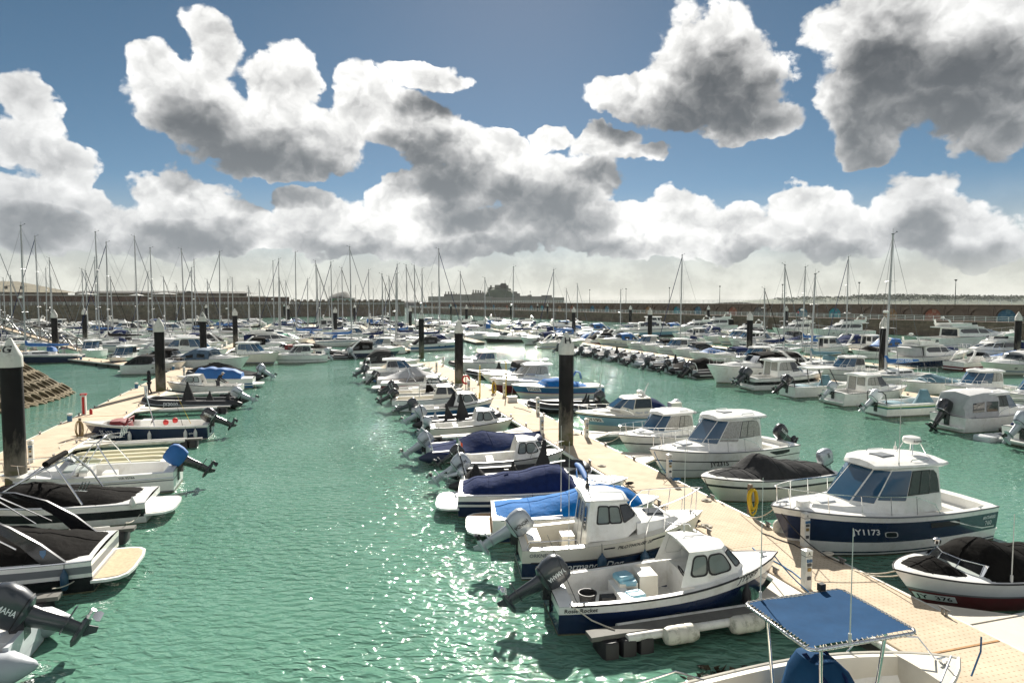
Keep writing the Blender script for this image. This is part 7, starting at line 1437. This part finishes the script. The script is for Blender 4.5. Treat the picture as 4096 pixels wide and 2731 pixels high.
express('white speedboat with a maroon cover and white arch in the middle distance', (97., -.5), (96., -8.), [(.5, M_WHITE), (.6, M_REDH), (1., M_WHITE)], 2.7, 1., 1.3, canopy=M_REDC, arch=M_WHITE, detail=False, ch=.5)
express('white flush decked cruiser with a black hood near the channel bend', (93.6, 3.5), (92.6, 11.6), [(.6, M_NAVY), (1., M_WHITE)], 2.8, 1., 1.4, canopy=M_BLK, arch=M_WHITE, detail=True)
hardtop('white hardtop with black arched side windows behind the old cabin cruiser', (97.5, -19.), (93., -11.), WB, 3., 1.2, 1.5, detail=True)
rib('black inflatable with folded hood at the head of the left channel', (94.6, 7.6), (96.2, 1.8), M_HYPB, 2.3, .26, M_ENGK, 30, 1.1, fins=((.5, 0, 1., .9, 1.1, M_BLK, 0),))
hardtop('white pilothouse boat with curtained door behind the flush decked cruiser', (98.4, 12.6), (98.9, 5.8), WB, 2.6, 1., 1.3, win=M_CURT, detail=False)
covered('dark covered launch at the head of the left channel', (100.5, 2.2), (101., -4.4), [(.5, M_NAVY), (1., M_WHITE)], M_BLK, [(.1, .2), (.4, .7), (.6, .8), (.8, .1)], 2.5, .9, 1.2, .1, .8)
express('white cruiser with a black hood between the hooded cruiser and the left pontoon', (87.5, -19.5), (85.6, -12.6), WB, 2.7, 1., 1.35, canopy=M_BLK, detail=False)
express('white open cruiser with charcoal canopy seen past the peaked cover', (79.4, -19.6), (78.2, -13.4), WB, 2.6, 1., 1.3, canopy=M_GRYC, detail=False)
# boats along the cross walkway at the left
for i, (u0, v0, u1, v1, k, lab) in enumerate([(560, 1432, 425, 1452, 'cuddy', 'navy hulled white wheelhouse boat beside the cross walkway'), (420, 1405, 300, 1428, 'hardtop', 'white hardtop cruiser behind the cross walkway at left'), (330, 1395, 232, 1418, 'covered', 'white speedboat with a maroon cover behind the cross walkway'), (235, 1385, 110, 1408, 'covered', 'grey canvas covered boat below the lattice gangway'), (770, 1448, 640, 1474, 'coveredw', 'white boat with dark stripe tucked by the walkway junction'), (490, 1405, 445, 1440, 'rib', 'black inflatable beside the navy hulled wheelhouse boat')]):
    a, b_ = ground(u0, v0, .4), ground(u1, v1, .6); d_ = b_ - a; L_ = max(5.2, min(7.5, d_.length)); w = (((a + b_) / 2) * 1., math.atan2(d_.y, d_.x)); w[0].z = 0
    if k == 'cuddy': hardtop(lab, 0, 0, [(.6, M_NAVY), (1., M_WHITE)], 2.4, .8, 1.2, world=w, L=L_, detail=False)
    elif k == 'hardtop': hardtop(lab, 0, 0, WB, 2.5, .9, 1.3, world=w, L=L_, detail=False, scr=M_GLASSB)
    elif k == 'rib': rib(lab, 0, 0, M_HYPB, 2.2, .26, M_ENGK, world=w, L=5.5, arch=False)
    else: covered(lab, 0, 0, WB if i != 4 else [(.4, M_NAVY), (1., M_WHITE)], [M_REDC, M_LGC, M_BLK][i - 2], [(.1, .1), (.4, .5), (.6, .7), (.75, .1)], 2.4, .8, 1.1, .1, .8, world=w, L=L_)
# masts
MASTS = [(3, 961), (98, 900), (157, 944), (207, 1030), (48, 1099), (187, 1072), (337, 1074), (351, 1080), (385, 1028), (396, 926), (431, 967), (452, 1104), (551, 944), (612, 990), (593, 1085), (661, 1106), (740, 993), (783, 1036), (769, 1068), (710, 1133), (878, 1004), (913, 1115), (836, 1115), (997, 1143), (1041, 1116), (1096, 1042), (1115, 1034), (1123, 1111), (1147, 1122), (1184, 1007), (1231, 1113), (1270, 1042), (1275, 1063), (1281, 1126), (1329, 1046), (1372, 1069), (1407, 986), (1425, 1141), (1476, 1078), (1533, 1093), (1561, 1103), (1582, 1092), (1588, 1055), (1632, 1057), (1663, 1059), (1686, 1072), (1758, 994), (1845, 1084), (1941, 1109), (2050, 1065), (2215, 1076), (2265, 1153), (2309, 1134), (2482, 1157), (2722, 1017), (3059, 1150), (3138, 1055), (3212, 1064), (3387, 1024)]
SAILC = [M_NVC, M_BLC, None, M_BLK, M_NVC, None, M_LGC]; SN = ['navy', 'blue', 'bare', 'black', 'navy', 'bare', 'grey']
rm = random.Random(21); sn = 0
FIX = {2722: 105, 3059: 100, 3138: 92, 3212: 101, 3387: 112, 98: 84, 2482: 150, 2265: 175, 2309: 190}
for i, (u, v) in enumerate(MASTS):
    zt = 18.5 if v < 960 else 17.2 if v < 1045 else 14.6 + rm.uniform(-.6, .6) if v < 1090 else 12.6
    d = FIX.get(u, (zt - 7.7) * 2650 / (1205 - v)); d = min(d, 235); best = None
    for k in range(40):
        dd = d * (1 + (k % 2 * 2 - 1) * (k // 2) * .006); zt = height(v, dd); L_ = max(7.5, min(13, (zt - 1.2) * .68)); B_ = L_ * .31; off = .07 * L_
        for flip in (0, 1):
            ang = AC + math.pi * ((i * 5 + 1) // 2 % 2 ^ flip) + rm.uniform(-.06, .06) if u < 2400 or True else 0
            mp_ = spot(u, dd); loc = mp_ - Vector((math.cos(ang), math.sin(ang), 0)) * off; b_ = (loc.x, loc.y, ang, L_, B_)
            if not clash(b_): best = (loc, ang, L_, B_, dd, zt); break
        if best: break
    if not best: continue
    loc, ang, L_, B_, dd, zt = best; c = i % 7
    side = 'leftmost' if u < 20 else ('far left' if u < 450 else 'left' if u < 1000 else 'left of centre' if u < 1500 else 'near the centre' if u < 2100 else 'right of centre' if u < 2800 else 'right')
    tall = 'very tall' if v < 960 else 'tall' if v < 1040 else 'medium' if v < 1090 else 'short'
    sn += 1
    sail('sailing yacht with a %s mast and %s, %s mast from the left' % (tall, ('%s sail cover' % SN[c]) if SAILC[c] else 'bare boom', KN[sorted(m_[0] for m_ in MASTS).index(u)]), 0, 0, [[(.8, M_WHITE), (.9, M_BLUEH), (1., M_WHITE)], [(.85, M_NAVY), (1., M_WHITE)], WB][i % 3], B_, zt - 1.25, world=(loc, ang), L=L_, boomc=SAILC[c], furl=[M_STRIPE, None, M_NVC, M_BLK][i % 4], radar=i % 4 == 1, lean=rm.uniform(-.008, .02), detail=dd < 130, group='sailing yachts in the basin')
# rows of motor boats on the far pontoons
CAN = [M_NVC, M_BLK, M_BLC, M_GRYC, M_LGC, M_NVC]; CN = ['navy', 'black', 'blue', 'charcoal', 'grey', 'navy']
KINDS = [('express', 8.4, 2.9, 'sports cruiser with %s canopy'), ('hardtop', 7.6, 2.7, 'hardtop cruiser with dark windows'), ('flybridge', 10.5, 3.5, 'flybridge motor cruiser'), ('open', 8., 2.8, 'open cruiser with radar arch'), ('covered', 6.8, 2.4, 'motorboat under a %s cover'), ('cuddy', 6.2, 2.2, 'small cuddy fishing boat'), ('express', 9.6, 3.2, 'big cruiser with %s canopy'), ('sail', 8.6, 2.8, 'small yacht with %s boom'), ('sail', 9.8, 3.1, 'yacht with %s boom')]
ROWS = [(-92, 132, 215, 'far left pontoon'), (-66, 118, 225, 'second left pontoon'), (-40, 104, 225, 'gangway pontoon'), (-13, 92, 225, 'left channel row'), (12.6, 100, 225, 'far centre row'), (-27, 112, 215, 'left inner row'), (-1, 100, 215, 'mid channel row'), (28, 116, 215, 'right inner row'), (-53, 122, 215, 'shed row'), (44.3, 100, 190, 'far right row'), (77.4, 50, 145, 'quay row'), (58, 128, 175, 'launch row'), (61.5, 58, 122, 'inner quay row')]
rr_ = random.Random(4)
for q0, p0, p1, rn_ in ROWS:
    if q0 not in (77.4,): pontoon('low far walkway under the boats of the %s' % rn_, p0 - 2, p1, q0 - .8, q0 + .8, 40.)
    for sd in (-1, 1):
        p = p0 + (1.5 if sd > 0 else 0); cnt = 0
        while p < p1:
            k, L_, B_, txt = KINDS[rr_.choices(range(9), (22, 20, 10, 14, 9, 7, 12) + ((8, 6) if p > 125 and q0 < 30 else (0, 0)))[0]]; ci = rr_.randrange(6); hb = rr_.choices('wnbkcr', (62, 14, 6, 5, 10, 3))[0]
            step = B_ + rr_.uniform(.6, 1.5) + (.8 if p > 150 else 0); p += step / 2
            if rr_.random() < .08: p += 3
            inn = rr_.random() < .6; qc = q0 + sd * (1.2 + L_ / 2 + rr_.uniform(0, .5)); loc = W(p + rr_.uniform(-.2, .2), qc); u = 2048 + 2650 * loc.x / loc.y
            ang = AC + (math.pi if (sd > 0) == inn else 0) + rr_.uniform(-.05, .05); p += step / 2
            if u < -120 or u > 4200 or loc.y > 232: continue
            # keep clear of the sea wall and quay
            if (loc - W0).dot(wn_) < 9.5 + L_ / 2 + 1: continue
            if (loc - A0).cross((A1 - A0).normalized()).z < 8 and loc.x < -100: continue
            b_ = (loc.x, loc.y, ang, L_, B_)
            if clash(b_): continue
            cnt += 1; far = loc.y > 120; hn = {'w': 'white', 'n': 'navy', 'b': 'blue', 'k': 'black', 'c': 'cream', 'r': 'maroon'}[hb]
            if k not in ('express', 'covered', 'flybridge', 'sail'): ci = 0
            lab = '%s %s, %s back, %s side of %s' % (hn, (txt % CN[ci]) if '%s' in txt else txt, KN[min(cnt, 48) - 1], 'left' if sd < 0 else 'right', rn_)
            place((k, CAN[ci] if k in ('express', 'covered', 'flybridge', 'sail') else None, hb, L_, B_), loc, ang, lab, 'boat', 'boats on the far pontoons', far)
for pr in PRO.values():
    if not pr[2]:
        def kill(o):
            for ch in pr[1].get(o, []): kill(ch)
            bpy.data.objects.remove(o)
        kill(pr[0])

# ------------------------------------------------------------------ people
M_DARKC = mat('dark clothing', (.012, .013, .017), .9, var=.3, bump=.3, bscale=15); M_SKIN = mat('skin', (.42, .26, .18), .5); M_TROU = mat('dark trousers', (.02, .022, .03), .9, var=.2); M_CAPW = mat('pale cap', (.55, .55, .53), .7); M_REDJ = mat('red jacket', (.4, .03, .03), .8)
def skin_mesh(name, verts, edges, radii, m, parent, root=0, sub=2):
    me = bpy.data.meshes.new(name); me.from_pydata(verts, edges, []); o = bpy.data.objects.new(name, me); col.objects.link(o); o.parent = parent; me.materials.append(m)
    md = o.modifiers.new('skin', 'SKIN'); md.use_smooth_shade = True
    for i, r in enumerate(radii): me.skin_vertices[0].data[i].radius = r if isinstance(r, tuple) else (r, r)
    me.skin_vertices[0].data[root].use_root = True
    s = o.modifiers.new('sub', 'SUBSURF'); s.levels = s.render_levels = sub; return o
def person(loc, rz, label, top, leg, hood=None, cap=None, bend=0., sc_=1., armf=.35, step=.1):
    g = empty('person', loc, rz, label, 'person'); g.scale = (sc_,) * 3; bx = math.sin(R(bend)) ; bz = math.cos(R(bend))
    def up(h, dx=0, dy=0): e = h - .95; return (e * bx + dx * bz, dy, .95 + e * bz - dx * bx)     # +x is where the person faces
    V = [up(.95), up(1.12), up(1.30), up(1.43), up(1.52)]; Rr = [(.15, .12), (.15, .12), (.17, .12), (.13, .10), .06]; E = [(0, 1), (1, 2), (2, 3), (3, 4)]
    for sd in (1, -1):
        k = len(V); V += [up(1.41, 0, .17 * sd), up(1.13, .05, .25 * sd), up(1.02 + armf * .3, .05 + armf * .7, .16 * sd), up(1.0 + armf * .36, .1 + armf * .85, .13 * sd)]; Rr += [.075, .062, .048, .04]; E += [(3, k), (k, k + 1), (k + 1, k + 2), (k + 2, k + 3)]
    skin_mesh('torso', V, E, Rr, top, g)
    V = [(0, 0, .95)]; Rr = [(.15, .12)]; E = []
    for sd in (1, -1): k = len(V); V += [(0, .10 * sd, .86), (.03 + step * .2 * sd, .11 * sd, .48), (step * sd - .02, .11 * sd, .09), (step * sd - .02, .11 * sd, .05), (step * sd + .16, .12 * sd, .04)]; Rr += [.105, .075, .055, .055, .045]; E += [(0, k), (k, k + 1), (k + 1, k + 2), (k + 2, k + 3), (k + 3, k + 4)]
    skin_mesh('legs', V, E, Rr, leg, g)
    c = up(1.66, .03); mb = MB(); mb.blob([(c[0] - .01, c[1], c[2] - .13, .05, .045), (c[0], c[1], c[2] - .09, .085, .07), (c[0], c[1], c[2] + .01, .10, .08), (c[0] - .01, c[1], c[2] + .08, .08, .065), (c[0] - .01, c[1], c[2] + .115, .03, .03)], 14, 2.1); mb.blob([(c[0] + .105, c[1], c[2] - .03, .012, .012), (c[0] + .095, c[1], c[2] + .01, .008, .01)], 6, 2); hd = mb.build('head', M_SKIN, g, 60)
    if hood: mb = MB(); mb.blob([(c[0] - .03, c[1], c[2] - .2, .12, .13), (c[0] - .03, c[1], c[2] - .08, .115, .11), (c[0] - .025, c[1], c[2] + .03, .12, .105), (c[0] - .03, c[1], c[2] + .11, .09, .085), (c[0] - .03, c[1], c[2] + .15, .03, .03)], 14, 2.1); mb.build('hood', hood, hd, 60)
    if cap: mb = MB(); mb.blob([(c[0], c[1], c[2] + .03, .115, .095), (c[0], c[1], c[2] + .09, .10, .085), (c[0], c[1], c[2] + .135, .04, .04)], 14, 2.1); mb.blob([(c[0] + .13, c[1], c[2] + .035, .08, .07), (c[0] + .13, c[1], c[2] + .05, .08, .07)], 10, 2.2); mb.build('cap', cap, hd, 60)
    for sd in (1, -1):
        h = up(1.0 + armf * .36, .1 + armf * .85, .13 * sd); vs = [h]; rr = [.034]; ee = []
        vs.append((h[0] + .07, h[1], h[2] - .01)); rr.append(.03); ee.append((0, 1))
        for i in range(4): k = len(vs); vs += [(h[0] + .115, h[1] + (i - 1.5) * .019, h[2] - .015), (h[0] + .15 - .006 * abs(i - 1.5), h[1] + (i - 1.5) * .02, h[2] - .04)]; rr += [.0095, .008]; ee += [(1, k), (k, k + 1)]
        k = len(vs); vs += [(h[0] + .05, h[1] - sd * .045, h[2] + .005), (h[0] + .09, h[1] - sd * .055, h[2] - .01)]; rr += [.011, .009]; ee += [(0, k), (k, k + 1)]
        skin_mesh('hand', vs, ee, rr, M_SKIN, g, sub=1)
    return g
person(ground(598, 1576, .505), R(200), 'person in a dark hooded jacket standing on the left pontoon', M_DARKC, M_TROU, hood=M_DARKC, sc_=1.02)
lm = bm_(LAUNCH); pl_ = lm @ Vector((1.9, .1, .22)); person(pl_, LAUNCH.ang + R(160), 'person in a dark jacket and pale cap bending over in a white boat', M_DARKC, M_TROU, cap=M_CAPW, bend=38, armf=.75)
pt = W0 + wd_ * (wall_s(3271)) + wn_ * 8.; person((pt.x, pt.y, 3.46), R(100), 'person in a red jacket walking on the lower quay', M_REDJ, M_TROU, step=.25)
for u, lab in ((2030, 'dark figure walking on the quay under the castle'), (2044, 'second dark figure walking on the quay under the castle')): pt = W0 + wd_ * (wall_s(u)) + wn_ * 7.; person((pt.x, pt.y, 3.46), R(100), lab, M_DARKC, M_TROU, step=.2)

# ------------------------------------------------------------------ mooring ropes
def rope(a, b, label, m=M_ROPE, sag=.25, r=.016, coil=False):
    a, b = Vector(a), Vector(b); mb = MB(); pts = []
    for i in range(9): t = i / 8; p = a.lerp(b, t); p.z -= sag * 4 * t * (1 - t); pts.append(p - a)
    mb.tube(pts, r, 5)
    if coil:
        for k in range(3): mb.tube([(b - a) + Vector((.13 * math.cos(q) + .03 * k, .1 * math.sin(q), .02 + .02 * k)) for q in [i * math.pi / 5 for i in range(10)]], r * 1.2, 4, closed=True)
    o = mb.build('mooring_rope', m, None, 60, a); return tag(o, label, 'rope', 'mooring ropes')
for (p0, q0, z0), (p1, q1), lab, m, c in (((12.75, 13.75, 1.0), (15.0, 13.7), 'pale rope from the red speedboat bow to the walkway edge', M_ROPE, True), ((12.7, 13.9, .9), (15.05, 13.72), 'second pale rope from the red speedboat bow', M_ROPE, False), ((16.45, 13.2, 1.5), (14.4, 13.7), 'dark rope from the navy cruiser bow', M_ROPEK, False), ((16.45, 13.1, 1.55), (19.0, 13.7), 'pale rope from the navy cruiser anchor roller', M_ROPE, False), ((13.95, 11.1, 1.25), (12.0, 11.65), 'blue rope from the open fishing boat bow', M_ROPEB, True), ((13.95, 11.1, 1.2), (15.3, 11.65), 'dark rope from the open fishing boat bow', M_ROPEK, False),
   ((16.95, 10.8, 1.4), (18.5, 11.65), 'dark rope from the pilothouse boat bow', M_ROPEK, True), ((22.2, 10.9, 1.1), (20.2, 11.65), 'dark rope from the navy covered speedboat bow', M_ROPEK, False), ((25.7, 11., .7), (23.2, 11.65), 'dark rope from the black inflatable bow', M_ROPEK, True), ((21.8, 14.1, 1.0), (19.9, 13.7), 'black rope from the grey covered speedboat', M_ROPEK, False), ((25.2, 13.8, 1.35), (23.2, 13.72), 'blue rope from the JY2315 cruiser bow', M_ROPEB, True), ((29.3, 14.2, 1.1), (31.5, 13.72), 'pale rope from the small hardtop cruiser bow', M_ROPE, False), ((35.7, 14.6, 1.2), (37.5, 13.72), 'dark rope from the pale blue cruiser bow', M_ROPEK, False), ((49.3, 14.7, 1.1), (46.8, 13.72), 'pale rope from the JY2608 speedboat bow', M_ROPE, True),
   ((41.2, -12., 1.05), (39.2, -11.9), 'pale rope from the navy open launch bow', M_ROPE, True), ((30.1, -11.7, .9), (32.4, -11.9), 'dark rope from the sportfishing boat bow', M_ROPEK, True), ((20.7, -5.9, .7), (18.7, -6.4), 'pale rope from the black arch wake boat to the finger end', M_ROPE, False), ((26.3, -5.9, .6), (23.7, -6.), 'pale rope from the steel tower boat to the finger end', M_ROPE, False)):
    rope(W(p0, q0, z0), W(p1, q1, .56), lab, m, coil=c)
# anglers' weed clump below the finger
rn = random.Random(2); mb = MB()
for i in range(260): c_ = Vector((rn.gauss(0, .45), rn.gauss(0, .22), rn.uniform(-.02, .06))); a, b_ = Vector((rn.gauss(0, .06), rn.gauss(0, .06), rn.gauss(0, .03))), Vector((rn.gauss(0, .06), rn.gauss(0, .06), rn.gauss(0, .03))); mb.add([c_ - a, c_ + b_, c_ + a, c_ - b_], [(0, 1, 2, 3)])
o = mb.build('seaweed', mat('seaweed', (.02, .016, .006), .8), None, 0, W(11.2, 8.1, .01)); tag(o, 'dark clump of seaweed afloat beside the barrel fenders', 'seaweed', kind='stuff')

# hoses and cables lying along the walkway, coiled spare rope
for i, (p, q, m, lab) in enumerate([(15.6, 13.45, M_ROPEK, 'black shore cable lying by the large navy cruiser bow'), (13.6, 11.9, M_ROPEB, 'blue hose snaking beside the pedestal lettered A'), (23.0, 13.4, M_ROPEK, 'black shore cable lying between two hardtop cruisers on the walkway'), (30.6, 11.95, M_YEL, 'thin yellow hose lying beyond the pedestal lettered C'), (40.5, 13.3, M_ROPEK, 'black shore cable by the tall grey hood'), (37.0, -12.1, M_ROPE, 'loose pale rope lying on the left pontoon')]):
    rn = random.Random(i); mb = MB(); pts = []; x = y = 0.; a = rn.uniform(0, 6)
    for k in range(26): pts.append((x, y, .018)); a += rn.gauss(0, .5); x += .07 * math.cos(a) * .4; y += .08 + .03 * math.sin(a)
    mb.tube(pts, .017, 5); o = mb.build('shore_cable' if m is M_ROPEK else 'hose', m, None, 60, W(p, q, .505)); o.rotation_euler.z = TH; tag(o, lab, 'cable' if m is M_ROPEK else 'hose')
for i, (p, q, lab) in enumerate([(18.2, 11.9, 'small coil of rope on the walkway beside the pilothouse boat'), (20.6, 13.45, 'small coil of rope near the grey covered speedboat bow'), (26.3, 11.9, 'small coil of rope beside the black inflatable bow'), (33.0, 13.4, 'small coil of rope by the big H pile')]):
    mb = MB(); mb.tube([((.08 + .018 * (k / 6)) * math.cos(k * 1.05), (.08 + .018 * (k / 6)) * math.sin(k * 1.05), .018 + .004 * (k % 5)) for k in range(40)], .013, 5); tag(mb.build('rope_coil', M_ROPE, None, 60, W(p, q, .505)), lab, 'rope', 'coils of rope on the walkway')

# ------------------------------------------------------------------ sea haze
mb = MB(); mb.box((0, 2470, 21.5), (8200, 5260, 47)); hz = mb.build('haze', [], None, 0); hz['kind'] = 'stuff'; hz['label'] = 'thin sea haze filling the air over the harbour'; hz['category'] = 'haze'
hm_ = bpy.data.materials.new('sea haze'); hm_.use_nodes = True; n = hm_.node_tree.nodes; n.remove(n['Principled BSDF']); pv = n.new('ShaderNodeVolumePrincipled')
pv.inputs['Color'].default_value = (.90, .92, .93, 1); pv.inputs['Density'].default_value = .00007; pv.inputs['Anisotropy'].default_value = .1
hm_.node_tree.links.new(pv.outputs[0], n['Material Output'].inputs['Volume']); hz.data.materials.append(hm_)
hm_.cycles.homogeneous_volume = True
